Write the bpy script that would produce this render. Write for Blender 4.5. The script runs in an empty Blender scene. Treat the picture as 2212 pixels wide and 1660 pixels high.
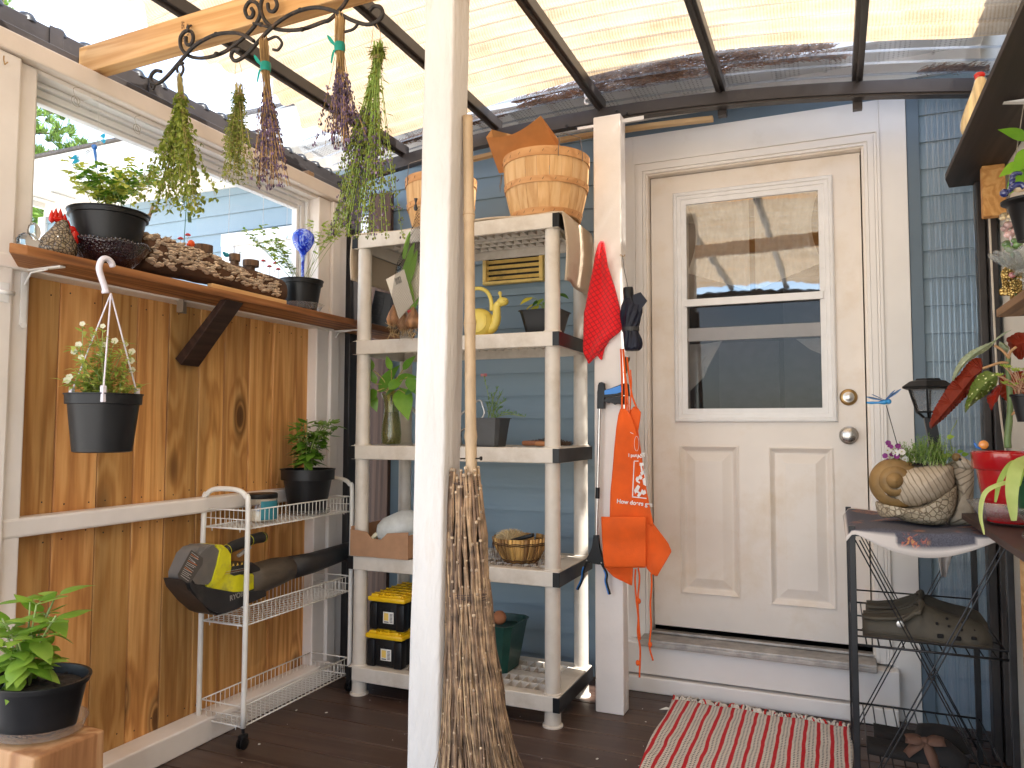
import bpy, bmesh, math, random
from math import sin, cos, pi, radians
from mathutils import Vector, Matrix, Euler
import mathutils.noise as mnoise
random.seed(7)
S = bpy.context.scene
COL = S.collection

# ---------------------------------------------------------------- camera
cam_data = bpy.data.cameras.new('camera')
cam = bpy.data.objects.new('camera', cam_data)
COL.objects.link(cam)
CH = 1.14
YAW, PITCH, ROLL = radians(23.135), radians(3.326), radians(0.14)
fw = Vector((-sin(YAW)*cos(PITCH), cos(YAW)*cos(PITCH), sin(PITCH)))
rt0 = Vector((cos(YAW), sin(YAW), 0)); up0 = rt0.cross(fw)
rt = rt0*cos(ROLL) + up0*sin(ROLL); up = up0*cos(ROLL) - rt0*sin(ROLL)
cam.matrix_world = Matrix(((rt.x, up.x, -fw.x, 0), (rt.y, up.y, -fw.y, 0), (rt.z, up.z, -fw.z, CH), (0, 0, 0, 1)))
cam_data.sensor_fit = 'HORIZONTAL'
cam_data.sensor_width = 36.0
cam_data.lens = 36.0*2251.3/3071.0
cam_data.clip_start = 0.02
cam_data.clip_end = 600
S.camera = cam

# ---------------------------------------------------------------- sky, sun, exposure
SUN_EL, SUN_AZ = radians(60), radians(98)      # azimuth from +Y towards +X
world = bpy.data.worlds.new('World'); S.world = world
world.use_nodes = True
wn, wl = world.node_tree.nodes, world.node_tree.links
wn.clear()
wo = wn.new('ShaderNodeOutputWorld'); bg = wn.new('ShaderNodeBackground')
sky = wn.new('ShaderNodeTexSky'); sky.sky_type = 'NISHITA'; sky.sun_disc = False
sky.sun_elevation = SUN_EL; sky.sun_rotation = SUN_AZ
bg.inputs['Strength'].default_value = 0.115
# soft clouds over the sky
tc = wn.new('ShaderNodeTexCoord'); mp = wn.new('ShaderNodeMapping'); mp.inputs['Scale'].default_value = (1.6, 1.6, 3.4)
nz = wn.new('ShaderNodeTexNoise'); nz.inputs['Scale'].default_value = 1.7; nz.inputs['Detail'].default_value = 6; nz.inputs['Roughness'].default_value = .55
cr = wn.new('ShaderNodeValToRGB'); cr.color_ramp.elements[0].position = .40; cr.color_ramp.elements[1].position = .62
mx = wn.new('ShaderNodeMix'); mx.data_type = 'RGBA'
mul = wn.new('ShaderNodeMath'); mul.operation = 'MULTIPLY'; mul.inputs[1].default_value = .75
wl.new(tc.outputs['Generated'], mp.inputs['Vector']); wl.new(mp.outputs[0], nz.inputs['Vector']); wl.new(nz.outputs['Fac'], cr.inputs[0])
wl.new(cr.outputs[0], mul.inputs[0]); wl.new(mul.outputs[0], mx.inputs['Factor'])
wl.new(sky.outputs[0], mx.inputs['A']); mx.inputs['B'].default_value = (5, 5.25, 5.7, 1)
wl.new(mx.outputs['Result'], bg.inputs['Color']); wl.new(bg.outputs[0], wo.inputs[0])
sd = bpy.data.lights.new('sun', 'SUN'); sun = bpy.data.objects.new('sun', sd); COL.objects.link(sun)
sd.energy = 2.8; sd.angle = radians(.7); sd.color = (1, .93, .82)
sdir = Vector((sin(SUN_AZ)*cos(SUN_EL), cos(SUN_AZ)*cos(SUN_EL), sin(SUN_EL)))
sun.rotation_euler = sdir.to_track_quat('Z', 'Y').to_euler(); sun.location = sdir*20
S.view_settings.view_transform = 'Standard'; S.view_settings.look = 'None'
S.view_settings.exposure = 2.56; S.view_settings.gamma = 1.0
try:
    S.cycles.max_bounces = 14; S.cycles.transparent_max_bounces = 24; S.cycles.diffuse_bounces = 6
    S.cycles.transmission_bounces = 10; S.cycles.caustics_refractive = False; S.cycles.caustics_reflective = False
except Exception: pass

# ---------------------------------------------------------------- measuring: a sight line from the tripod meets a real plane
def ray(u, v):
    d = fw + rt*((u-1106)/1621.6) - up*((v-830)/1621.6)
    return d
def at(u, v, X=None, Y=None, Z=None):
    d = ray(u, v)
    t = X/d.x if X is not None else (Y/d.y if Y is not None else (Z-CH)/d.z)
    return Vector((0, 0, CH)) + d*t

# ---------------------------------------------------------------- materials
MATS = {}
def newmat(name):
    m = bpy.data.materials.new(name); m.use_nodes = True
    MATS[name] = m
    nt = m.node_tree; nt.nodes.clear()
    out = nt.nodes.new('ShaderNodeOutputMaterial')
    return m, nt, out
def N(nt, typ, **kw):
    n = nt.nodes.new(typ)
    for k, v in kw.items():
        if k.startswith('_'): setattr(n, k[1:], v)
        else: n.inputs[k.replace('__', ' ')].default_value = v
    return n
def c4(c): return (c[0], c[1], c[2], 1)
def mixc(nt, fac, a, b, mode='MIX'):
    n = nt.nodes.new('ShaderNodeMix'); n.data_type = 'RGBA'; n.blend_type = mode
    for key, val in (('Factor', fac), ('A', a), ('B', b)):
        if hasattr(val, 'is_output'): nt.links.new(val, n.inputs[key])
        elif isinstance(val, (int, float)): n.inputs[key].default_value = val
        else: n.inputs[key].default_value = c4(val)
    return n.outputs['Result']
def ramp(nt, src, pts):
    r = nt.nodes.new('ShaderNodeValToRGB')
    e = r.color_ramp.elements
    while len(e) < len(pts): e.new(.5)
    for i, (p, c) in enumerate(pts):
        e[i].position = p; e[i].color = c4(c) if not isinstance(c, (int, float)) else (c, c, c, 1)
    nt.links.new(src, r.inputs[0]); return r.outputs[0]
def coords(nt, scale=(1, 1, 1), rot=(0, 0, 0)):
    t = nt.nodes.new('ShaderNodeTexCoord'); m = nt.nodes.new('ShaderNodeMapping')
    m.inputs['Scale'].default_value = scale; m.inputs['Rotation'].default_value = rot
    g = nt.nodes.new('ShaderNodeObjectInfo')
    nt.links.new(t.outputs['Object'], m.inputs['Vector']); return m.outputs[0]
def noise(nt, vec, scale, detail=4, rough=.55, dist=0):
    n = N(nt, 'ShaderNodeTexNoise', Scale=scale, Detail=detail, Roughness=rough, Distortion=dist)
    nt.links.new(vec, n.inputs['Vector']); return n.outputs['Fac']
def plain(name, col, rough=.5, bd=.004, metal=0, var=.12, vs=18, bump=.15, bs=60, spec=.5, coat=0, trans=0, dirt=None, dirt_s=3, dirt_lo=.55, dirt_hi=.8, island=0, stretch=(1, 1, 1), sss=0):
    """colour with a small natural variation, a fine relief and optional stains"""
    m, nt, out = newmat(name)
    b = N(nt, 'ShaderNodeBsdfPrincipled', Roughness=rough, Metallic=metal)
    b.inputs['Specular IOR Level'].default_value = spec
    b.inputs['Coat Weight'].default_value = coat
    vec = coords(nt, stretch)
    n1 = noise(nt, vec, vs)
    dark = tuple(max(0, c*(1-var*1.6)) for c in col); lite = tuple(min(1, c*(1+var)) for c in col)
    c = ramp(nt, n1, [(.3, dark), (.7, lite)])
    if island:
        g = nt.nodes.new('ShaderNodeNewGeometry')
        v = N(nt, 'ShaderNodeHueSaturation')
        mr = N(nt, 'ShaderNodeMapRange'); mr.inputs['To Min'].default_value = 1-island; mr.inputs['To Max'].default_value = 1+island
        nt.links.new(g.outputs['Random Per Island'], mr.inputs['Value']); nt.links.new(mr.outputs[0], v.inputs['Value'])
        mr2 = N(nt, 'ShaderNodeMapRange'); mr2.inputs['To Min'].default_value = .5-island*.004; mr2.inputs['To Max'].default_value = .5+island*.03
        nt.links.new(g.outputs['Random Per Island'], mr2.inputs['Value']); nt.links.new(mr2.outputs[0], v.inputs['Hue'])
        nt.links.new(c, v.inputs['Color']); c = v.outputs[0]
    if dirt:
        n2 = noise(nt, vec, dirt_s, 8, .65)
        f = ramp(nt, n2, [(dirt_lo, 0.0), (dirt_hi, 1.0)])
        c = mixc(nt, f, c, dirt)
    nt.links.new(c, b.inputs['Base Color'])
    rr = N(nt, 'ShaderNodeMapRange'); rr.inputs['To Min'].default_value = max(.02, rough-.08); rr.inputs['To Max'].default_value = min(1, rough+.1)
    nt.links.new(n1, rr.inputs['Value']); nt.links.new(rr.outputs[0], b.inputs['Roughness'])
    if bump:
        n3 = noise(nt, vec, bs, 6, .6)
        bp = N(nt, 'ShaderNodeBump', Strength=bump, Distance=bd)
        nt.links.new(n3, bp.inputs['Height']); nt.links.new(bp.outputs[0], b.inputs['Normal'])
    last = b.outputs[0]
    if trans:
        tr = N(nt, 'ShaderNodeBsdfTranslucent'); nt.links.new(c, tr.inputs['Color'])
        mxs = N(nt, 'ShaderNodeMixShader', Fac=trans)
        nt.links.new(last, mxs.inputs[1]); nt.links.new(tr.outputs[0], mxs.inputs[2]); last = mxs.outputs[0]
    nt.links.new(last, out.inputs[0]); return m
def wood(name, cols, axis='Z', scale=1.0, rough=.6, knots=.0, island=.25, stain=None, bump=.35, spec=.3, grain=1.0):
    """grain runs along the axis; every plank (mesh island) gets its own tone"""
    m, nt, out = newmat(name)
    b = N(nt, 'ShaderNodeBsdfPrincipled', Roughness=rough); b.inputs['Specular IOR Level'].default_value = spec
    sq = {'X': (.06, 1, 1), 'Y': (1, .06, 1), 'Z': (1, 1, .06)}[axis]
    t = nt.nodes.new('ShaderNodeTexCoord'); g = nt.nodes.new('ShaderNodeNewGeometry')
    # shift the pattern per plank
    rv = N(nt, 'ShaderNodeVectorMath', _operation='SCALE'); rv.inputs[0].default_value = (3.1, 7.3, 11.7)
    nt.links.new(g.outputs['Random Per Island'], rv.inputs['Scale'])
    add = N(nt, 'ShaderNodeVectorMath', _operation='ADD'); nt.links.new(t.outputs['Object'], add.inputs[0]); nt.links.new(rv.outputs[0], add.inputs[1])
    mpn = nt.nodes.new('ShaderNodeMapping'); mpn.inputs['Scale'].default_value = tuple(s*scale for s in sq); nt.links.new(add.outputs[0], mpn.inputs['Vector'])
    mpk = nt.nodes.new('ShaderNodeMapping'); mpk.inputs['Scale'].default_value = tuple((.42 if s < 1 else 1)*scale for s in sq); nt.links.new(add.outputs[0], mpk.inputs['Vector'])
    vec = mpn.outputs[0]
    # knots pull the grain round them
    vor = N(nt, 'ShaderNodeTexVoronoi', Scale=4.2); nt.links.new(mpk.outputs[0], vor.inputs['Vector'])
    kd = ramp(nt, vor.outputs['Distance'], [(0.0, 1.0), (.30, 0.0)])
    big = noise(nt, vec, 9*grain, 3, .5, .6)
    sh = N(nt, 'ShaderNodeMath', _operation='MULTIPLY'); sh.inputs[1].default_value = .34*min(1, knots*2); nt.links.new(kd, sh.inputs[0])
    a1 = N(nt, 'ShaderNodeMath', _operation='ADD'); nt.links.new(big, a1.inputs[0]); nt.links.new(sh.outputs[0], a1.inputs[1])
    wv = N(nt, 'ShaderNodeMath', _operation='MULTIPLY'); wv.inputs[1].default_value = 34.0; nt.links.new(a1.outputs[0], wv.inputs[0])
    sn = N(nt, 'ShaderNodeMath', _operation='SINE'); nt.links.new(wv.outputs[0], sn.inputs[0])
    s01 = N(nt, 'ShaderNodeMapRange'); s01.inputs['From Min'].default_value = -1; nt.links.new(sn.outputs[0], s01.inputs['Value'])
    fine = noise(nt, vec, 70*grain, 6, .65)
    f1 = N(nt, 'ShaderNodeMath', _operation='MULTIPLY_ADD'); f1.inputs[1].default_value = .42; nt.links.new(s01.outputs[0], f1.inputs[0])
    f2 = N(nt, 'ShaderNodeMath', _operation='MULTIPLY'); f2.inputs[1].default_value = .62; nt.links.new(fine, f2.inputs[0]); nt.links.new(f2.outputs[0], f1.inputs[2])
    c = ramp(nt, f1.outputs[0], [(.08, cols[0]), (.5, cols[1]), (.95, cols[2])])
    hs = N(nt, 'ShaderNodeHueSaturation'); mr = N(nt, 'ShaderNodeMapRange'); mr.inputs['To Min'].default_value = 1-island; mr.inputs['To Max'].default_value = 1+island
    nt.links.new(g.outputs['Random Per Island'], mr.inputs['Value']); nt.links.new(mr.outputs[0], hs.inputs['Value'])
    wn2 = N(nt, 'ShaderNodeTexWhiteNoise', _noise_dimensions='1D'); nt.links.new(g.outputs['Random Per Island'], wn2.inputs['W'])
    mr2 = N(nt, 'ShaderNodeMapRange'); mr2.inputs['To Min'].default_value = .5-island*.015; mr2.inputs['To Max'].default_value = .5+island*.03
    nt.links.new(wn2.outputs['Value'], mr2.inputs['Value']); nt.links.new(mr2.outputs[0], hs.inputs['Hue'])
    nt.links.new(c, hs.inputs['Color']); c = hs.outputs[0]
    if stain:
        n2 = noise(nt, vec, 4.5, 8, .7); f = ramp(nt, n2, [(.52, 0.0), (.75, .85)]); c = mixc(nt, f, c, stain)
    if knots:
        kk = ramp(nt, vor.outputs['Distance'], [(0.0, .95), (.07, .85), (.095, .25), (.12, .7), (.18, 0.0)])
        dens = N(nt, 'ShaderNodeSeparateColor'); nt.links.new(vor.outputs['Color'], dens.inputs[0])
        gate = N(nt, 'ShaderNodeMath', _operation='LESS_THAN'); gate.inputs[1].default_value = knots; nt.links.new(dens.outputs[0], gate.inputs[0])
        km = N(nt, 'ShaderNodeMath', _operation='MULTIPLY'); nt.links.new(kk, km.inputs[0]); nt.links.new(gate.outputs[0], km.inputs[1])
        c = mixc(nt, km.outputs[0], c, tuple(x*.22 for x in cols[0]))
    nt.links.new(c, b.inputs['Base Color'])
    bp = N(nt, 'ShaderNodeBump', Strength=bump, Distance=.003); nt.links.new(f1.outputs[0], bp.inputs['Height']); nt.links.new(bp.outputs[0], b.inputs['Normal'])
    nt.links.new(b.outputs[0], out.inputs[0]); return m
def leafmat(name, c1, c2, trans=.35, rough=.42, spots=None, vein=None):
    m, nt, out = newmat(name)
    b = N(nt, 'ShaderNodeBsdfPrincipled', Roughness=rough); b.inputs['Specular IOR Level'].default_value = .4
    g = nt.nodes.new('ShaderNodeNewGeometry'); vec = coords(nt)
    n1 = noise(nt, vec, 45, 3); a = N(nt, 'ShaderNodeMath', _operation='MULTIPLY_ADD'); a.inputs[1].default_value = .7
    nt.links.new(g.outputs['Random Per Island'], a.inputs[0])
    h = N(nt, 'ShaderNodeMath', _operation='MULTIPLY'); h.inputs[1].default_value = .35; nt.links.new(n1, h.inputs[0]); nt.links.new(h.outputs[0], a.inputs[2])
    c = ramp(nt, a.outputs[0], [(.1, c1), (.9, c2)])
    if spots:
        v = N(nt, 'ShaderNodeTexVoronoi', Scale=spots[1]); nt.links.new(vec, v.inputs['Vector'])
        f = ramp(nt, v.outputs['Distance'], [(spots[2], 1.0), (spots[2]+.06, 0.0)]); c = mixc(nt, f, c, spots[0])
    nt.links.new(c, b.inputs['Base Color'])
    tr = N(nt, 'ShaderNodeBsdfTranslucent'); nt.links.new(mixc(nt, .5, c, (1, 1, .5), 'MULTIPLY'), tr.inputs['Color'])
    ms = N(nt, 'ShaderNodeMixShader', Fac=trans); nt.links.new(b.outputs[0], ms.inputs[1]); nt.links.new(tr.outputs[0], ms.inputs[2])
    nt.links.new(ms.outputs[0], out.inputs[0]); return m
def thin_glass(name, tint=(1, 1, 1), refl=.12, rough=.02, milk=0, milkcol=(1, 1, 1), wav=0, wscale=40):
    m, nt, out = newmat(name)
    tr = N(nt, 'ShaderNodeBsdfTransparent', Color=c4(tint)); gl = N(nt, 'ShaderNodeBsdfGlossy', Roughness=rough)
    fr = N(nt, 'ShaderNodeLayerWeight', Blend=.5)
    pw = N(nt, 'ShaderNodeMath', _operation='POWER'); pw.inputs[1].default_value = 4.5; nt.links.new(fr.outputs['Facing'], pw.inputs[0])
    mr = N(nt, 'ShaderNodeMapRange'); mr.inputs['To Min'].default_value = refl; mr.inputs['To Max'].default_value = .9
    nt.links.new(pw.outputs[0], mr.inputs['Value'])
    if wav:
        bp = N(nt, 'ShaderNodeBump', Strength=wav, Distance=.01); nt.links.new(noise(nt, coords(nt), wscale, 3), bp.inputs['Height'])
        nt.links.new(bp.outputs[0], gl.inputs['Normal']); nt.links.new(bp.outputs[0], fr.inputs['Normal'])
    ms = N(nt, 'ShaderNodeMixShader'); nt.links.new(mr.outputs[0], ms.inputs[0]); nt.links.new(tr.outputs[0], ms.inputs[1]); nt.links.new(gl.outputs[0], ms.inputs[2])
    last = ms.outputs[0]
    if milk:
        tl = N(nt, 'ShaderNodeBsdfTranslucent', Color=c4(milkcol)); df = N(nt, 'ShaderNodeBsdfDiffuse', Color=c4(milkcol))
        m0 = N(nt, 'ShaderNodeMixShader', Fac=.5); nt.links.new(tl.outputs[0], m0.inputs[1]); nt.links.new(df.outputs[0], m0.inputs[2])
        m2 = N(nt, 'ShaderNodeMixShader'); nt.links.new(last, m2.inputs[1]); nt.links.new(m0.outputs[0], m2.inputs[2])
        f = ramp(nt, noise(nt, coords(nt), 6, 8, .7), [(.35, milk*.4), (.7, min(1, milk*1.8))]); nt.links.new(f, m2.inputs[0]); last = m2.outputs[0]
    nt.links.new(last, out.inputs[0]); return m
def glassmat(name, col=(1, 1, 1), rough=.02, ior=1.45):
    m, nt, out = newmat(name)
    b = N(nt, 'ShaderNodeBsdfPrincipled', Roughness=rough, IOR=ior); b.inputs['Base Color'].default_value = c4(col); b.inputs['Transmission Weight'].default_value = 1
    nt.links.new(b.outputs[0], out.inputs[0]); return m

WHITE = plain('white_paint', (.80, .745, .70), .42, var=.05, vs=5, bump=.25, bs=34, dirt=(.60, .53, .44), dirt_s=5, dirt_lo=.62, dirt_hi=.92)
WHITE2 = plain('white_trim_paint', (.82, .785, .745), .38, var=.04, vs=3, bump=.12, bs=20, dirt=(.62, .56, .46), dirt_s=2.5, dirt_lo=.6, dirt_hi=.95)
DOORP = plain('cream_door_paint', (.80, .735, .665), .35, var=.05, vs=2.5, bump=.08, bs=25, dirt=(.62, .48, .31), dirt_s=2.6, dirt_lo=.50, dirt_hi=.85)
POSTW = plain('thick_white_paint', (.64, .605, .57), .5, bd=.008, var=.07, vs=9, bump=1.0, bs=34, stretch=(1, 1, .22), dirt=(.50, .41, .32), dirt_s=9, dirt_lo=.58, dirt_hi=.85)
VINYL = plain('white_vinyl', (.78, .77, .76), .3, var=.03, bump=.04)
BLUE = plain('blue_siding', (.235, .315, .37), .55, var=.07, vs=4, bump=.3, bs=25, stretch=(.15, 1, 1), dirt=(.25, .33, .35), dirt_s=2)
SLATE = plain('slate_trim_paint', (.13, .18, .225), .5, var=.06, vs=4, bump=.15)
BRONZE = plain('dark_bronze_metal', (.045, .038, .036), .38, metal=.25, var=.15, vs=6, bump=.06, spec=.5, dirt=(.10, .085, .07), dirt_s=7, dirt_lo=.6, dirt_hi=.9)
BLACKM = plain('black_metal', (.018, .018, .02), .38, metal=.3, var=.2, bump=.06)
BLACKP = plain('black_plastic', (.009, .009, .010), .38, spec=.3, var=.15, vs=12, bump=.05, dirt=(.04, .036, .032), dirt_s=9, dirt_lo=.62, dirt_hi=.95)
IRON = plain('wrought_iron', (.030, .024, .020), .55, metal=.4, var=.4, vs=60, bump=.5, bs=150, dirt=(.14, .07, .03), dirt_s=40, dirt_lo=.55, dirt_hi=.75)
CEDAR = wood('cedar_fence_boards', [(.29, .110, .030), (.53, .255, .078), (.72, .41, .155)], 'Z', knots=.9, island=.17, stain=(.20, .10, .03))
PINEX = wood('fresh_pine', [(.42, .20, .06), (.56, .31, .12), (.68, .43, .20)], 'X', scale=1.2, knots=.06, island=.05)
PINEY = wood('fresh_pine_lengthwise', [(.44, .22, .07), (.58, .33, .13), (.70, .45, .21)], 'Y', scale=1.2, knots=.06, island=.05)
SHELFW = wood('scorched_shelf_wood', [(.05, .018, .01), (.30, .12, .04), (.48, .24, .10)], 'Y', scale=.8, knots=.1, island=.04, stain=(.045, .018, .012))
DARKW = wood('dark_stained_wood', [(.018, .010, .008), (.035, .018, .014), (.06, .032, .024)], 'Y', island=.1, rough=.45)
DARKWZ = wood('dark_weathered_board', [(.035, .02, .014), (.085, .045, .03), (.13, .075, .05)], 'Z', island=.1)
DECK = wood('brown_deck_paint', [(.042, .022, .016), (.066, .038, .028), (.092, .058, .043)], 'X', scale=.9, island=.18, rough=.42, bump=.3, spec=.45)
BLOCKW = wood('rough_cedar_block', [(.20, .08, .03), (.40, .19, .08), (.60, .37, .19)], 'Z', scale=.7, knots=.1, island=.05, stain=(.22, .09, .03), bump=.8)
PLASTB = plain('beige_shelf_plastic', (.66, .60, .52), .42, var=.04, bump=.08, bs=90, dirt=(.42, .34, .25), dirt_s=6, dirt_lo=.52, dirt_hi=.85)
WIREW = plain('white_coated_wire', (.80, .78, .73), .35, var=.05, bump=.03, dirt=(.42, .22, .1), dirt_s=26, dirt_lo=.68, dirt_hi=.8)
GLASS = thin_glass('window_glass', (.97, .99, 1.0), .03)
SOIL = plain('potting_soil', (.03, .02, .014), .95, var=.5, vs=90, bump=1, bs=120)
TERRA = plain('red_glazed_pot', (.42, .008, .012), .16, var=.12, vs=3, bump=.05, bs=10, coat=.6)
TWINE = plain('jute_twine', (.40, .27, .14), .9, var=.3, vs=90, bump=.5)
STEEL = plain('brushed_steel', (.55, .53, .50), .28, metal=1, var=.1, bump=.03)
BRASS = plain('antique_brass', (.42, .27, .11), .3, metal=.9, var=.15, bump=.03)

# ---------------------------------------------------------------- mesh helpers
OFF = {}
class MB:
    def __init__(s): s.bm = bmesh.new()
    def quad(s, *p):
        vs = [s.bm.verts.new(q) for q in p]
        try: return s.bm.faces.new(vs)
        except ValueError: return None
    def merge(s, o, M=None):
        mp_ = {}
        for v in o.verts: mp_[v] = s.bm.verts.new(M @ v.co if M is not None else v.co)
        for f in o.faces: s.bm.faces.new([mp_[v] for v in f.verts])
        o.free(); return s
    def box(s, x0, x1, y0, y1, z0, z1, bev=0, seg=2, M=None):
        t = bmesh.new() if bev else s.bm
        x0, x1 = sorted((x0, x1)); y0, y1 = sorted((y0, y1)); z0, z1 = sorted((z0, z1))
        V = [t.verts.new((x, y, z) if (bev or M is None) else M @ Vector((x, y, z))) for z in (z0, z1) for x, y in ((x0, y0), (x1, y0), (x1, y1), (x0, y1))]
        for f in ((3, 2, 1, 0), (4, 5, 6, 7), (0, 1, 5, 4), (1, 2, 6, 5), (2, 3, 7, 6), (3, 0, 4, 7)): t.faces.new([V[i] for i in f])
        if bev:
            bmesh.ops.bevel(t, geom=t.edges[:], offset=bev, segments=seg, affect='EDGES', profile=.5)
            s.merge(t, M)
        return s
    def beam(s, a, b, w, h, upv=(0, 0, 1), bev=0):
        """rectangular bar from a to b, w across, h along upv"""
        a, b = Vector(a), Vector(b); d = b-a; L = d.length; d.normalize()
        sx = d.cross(Vector(upv)).normalized(); uz = sx.cross(d).normalized()
        M = Matrix(((d.x, sx.x, uz.x, a.x), (d.y, sx.y, uz.y, a.y), (d.z, sx.z, uz.z, a.z), (0, 0, 0, 1)))
        return s.box(0, L, -w/2, w/2, -h/2, h/2, bev, 2, M)
    def tube(s, pts, r, n=8, cap=True, closed=False):
        pts = [Vector(p) for p in pts]; k = len(pts)
        rs = r if isinstance(r, (list, tuple)) else [r]*k
        rings = []; prev = None
        for i, p in enumerate(pts):
            if closed: t = pts[(i+1) % k]-pts[i-1]
            elif i == 0: t = pts[1]-p
            elif i == k-1: t = p-pts[i-1]
            else: t = (pts[i+1]-p).normalized()+(p-pts[i-1]).normalized()
            if t.length < 1e-9: t = Vector((0, 0, 1))
            t.normalize()
            if prev is None:
                a = Vector((0, 0, 1)) if abs(t.z) < .9 else Vector((1, 0, 0)); nrm = t.cross(a).normalized()
            else:
                nrm = prev - t*prev.dot(t)
                nrm = nrm.normalized() if nrm.length > 1e-6 else t.orthogonal().normalized()
            prev = nrm; bi = t.cross(nrm)
            rings.append([s.bm.verts.new(p + (nrm*cos(2*pi*j/n)+bi*sin(2*pi*j/n))*rs[i]) for j in range(n)])
        m = k if closed else k-1
        for i in range(m):
            A, B = rings[i], rings[(i+1) % k]
            for j in range(n): s.bm.faces.new((A[j], A[(j+1) % n], B[(j+1) % n], B[j]))
        if cap and not closed:
            s.bm.faces.new(rings[0][::-1]); s.bm.faces.new(rings[-1])
        return s
    def lathe(s, prof, c=(0, 0, 0), n=40, sx=1, sy=1, M=None, wob=0):
        """prof: (radius, z) from bottom to top; open unless radius is 0"""
        c = Vector(c); rings = []
        for r, z in prof:
            if r < 1e-6: v = s.bm.verts.new(c+Vector((0, 0, z))); rings.append([v]); continue
            rings.append([s.bm.verts.new(c+Vector((r*sx*cos(2*pi*j/n)*(1+wob*sin(5*2*pi*j/n)), r*sy*sin(2*pi*j/n), z))) for j in range(n)])
        if M is not None:
            for R in rings:
                for v in R: v.co = M @ v.co
        for A, B in zip(rings, rings[1:]):
            if len(A) == 1 and len(B) == 1: continue
            for j in range(n):
                k = (j+1) % n
                if len(A) == 1: s.bm.faces.new((A[0], B[k], B[j]))
                elif len(B) == 1: s.bm.faces.new((A[j], A[k], B[0]))
                else: s.bm.faces.new((A[j], A[k], B[k], B[j]))
        return s
    def prism(s, pts, depth, M=None, bev=0):
        """outline in XZ extruded along +Y by depth"""
        t = bmesh.new()
        f = [t.verts.new((p[0], 0, p[1])) for p in pts]; g = [t.verts.new((p[0], depth, p[1])) for p in pts]
        n = len(pts); fs = [t.faces.new(f), t.faces.new(g[::-1])]
        for i in range(n): t.faces.new((f[i], g[i], g[(i+1) % n], f[(i+1) % n]))
        if bev:
            bmesh.ops.bevel(t, geom=list({e for q in fs for e in q.edges}), offset=bev, segments=2, affect='EDGES')
        return s.merge(t, M)
    def grid(s, f, nu, nv):
        V = [[s.bm.verts.new(f(i/nu, j/nv)) for j in range(nv+1)] for i in range(nu+1)]
        for i in range(nu):
            for j in range(nv): s.bm.faces.new((V[i][j], V[i+1][j], V[i+1][j+1], V[i][j+1]))
        return s
    def ball(s, c, r, n=12, sc=(1, 1, 1)):
        h = max(3, n//2); R = []
        for i in range(1, h):
            th = pi*i/h; R.append([s.bm.verts.new((c[0]+r*sc[0]*sin(th)*cos(2*pi*j/n), c[1]+r*sc[1]*sin(th)*sin(2*pi*j/n), c[2]+r*sc[2]*cos(th))) for j in range(n)])
        t, b = s.bm.verts.new((c[0], c[1], c[2]+r*sc[2])), s.bm.verts.new((c[0], c[1], c[2]-r*sc[2]))
        for j in range(n):
            k = (j+1) % n; s.bm.faces.new((t, R[0][j], R[0][k])); s.bm.faces.new((b, R[-1][k], R[-1][j]))
            for A, B in zip(R, R[1:]): s.bm.faces.new((A[j], B[j], B[k], A[k]))
        return s
    def leaf(s, p, d, nrm, L, W, curl=.25, fold=.18, seg=4, tip=.0, prof=None):
        """leaf blade from p along d, bending down by curl"""
        d = Vector(d).normalized(); nrm = Vector(nrm); sd_ = d.cross(nrm)
        if sd_.length < 1e-5: sd_ = d.orthogonal()
        sd_.normalize(); nrm = sd_.cross(d).normalized(); p = Vector(p)
        rows = []
        for i in range(seg+1):
            t = i/seg
            w = W*.5*(prof[i] if prof else sin(pi*min(1, t**.75))*(1-.15*t))
            c = p + d*L*t - nrm*(curl*L*t*t)
            if i in (0, seg) and not prof: rows.append([s.bm.verts.new(c)]); continue
            w = max(w, .0004)
            rows.append([s.bm.verts.new(c + sd_*w + nrm*fold*w), s.bm.verts.new(c), s.bm.verts.new(c - sd_*w + nrm*fold*w)])
        for A, B in zip(rows, rows[1:]):
            if len(A) == 1 and len(B) == 3:
                s.bm.faces.new((A[0], B[0], B[1])); s.bm.faces.new((A[0], B[1], B[2]))
            elif len(A) == 3 and len(B) == 1:
                s.bm.faces.new((A[0], B[0], A[1])); s.bm.faces.new((A[1], B[0], A[2]))
            elif len(A) == 3:
                s.bm.faces.new((A[0], B[0], B[1], A[1])); s.bm.faces.new((A[1], B[1], B[2], A[2]))
        return s
    def build(s, name, mat, parent=None, smooth=False, sub=0, solid=0, auto=None, disp=None):
        off = OFF.get(parent.name, Vector()) if parent is not None else Vector()
        if off.length:
            for v in s.bm.verts: v.co -= off
        bmesh.ops.recalc_face_normals(s.bm, faces=s.bm.faces)
        me = bpy.data.meshes.new(name); s.bm.to_mesh(me); s.bm.free()
        o = bpy.data.objects.new(name, me); COL.objects.link(o)
        if isinstance(mat, (list, tuple)):
            for q in mat: me.materials.append(q)
        else: me.materials.append(mat)
        if smooth:
            me.polygons.foreach_set('use_smooth', [True]*len(me.polygons))
            if auto: me.set_sharp_from_angle(angle=radians(auto))
        if parent is not None: o.parent = parent; OFF[o.name] = off
        if solid:
            md = o.modifiers.new('solid', 'SOLIDIFY'); md.thickness = solid; md.offset = 0
        if sub:
            md = o.modifiers.new('sub', 'SUBSURF'); md.levels = sub; md.render_levels = sub
        return o
def thing(name, label, cat, loc=(0, 0, 0), group=None):
    o = bpy.data.objects.new(name, None); COL.objects.link(o); o.location = loc; o.empty_display_size = .05
    OFF[o.name] = Vector(loc); o['label'] = label; o['category'] = cat
    if group: o['group'] = group
    return o
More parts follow.
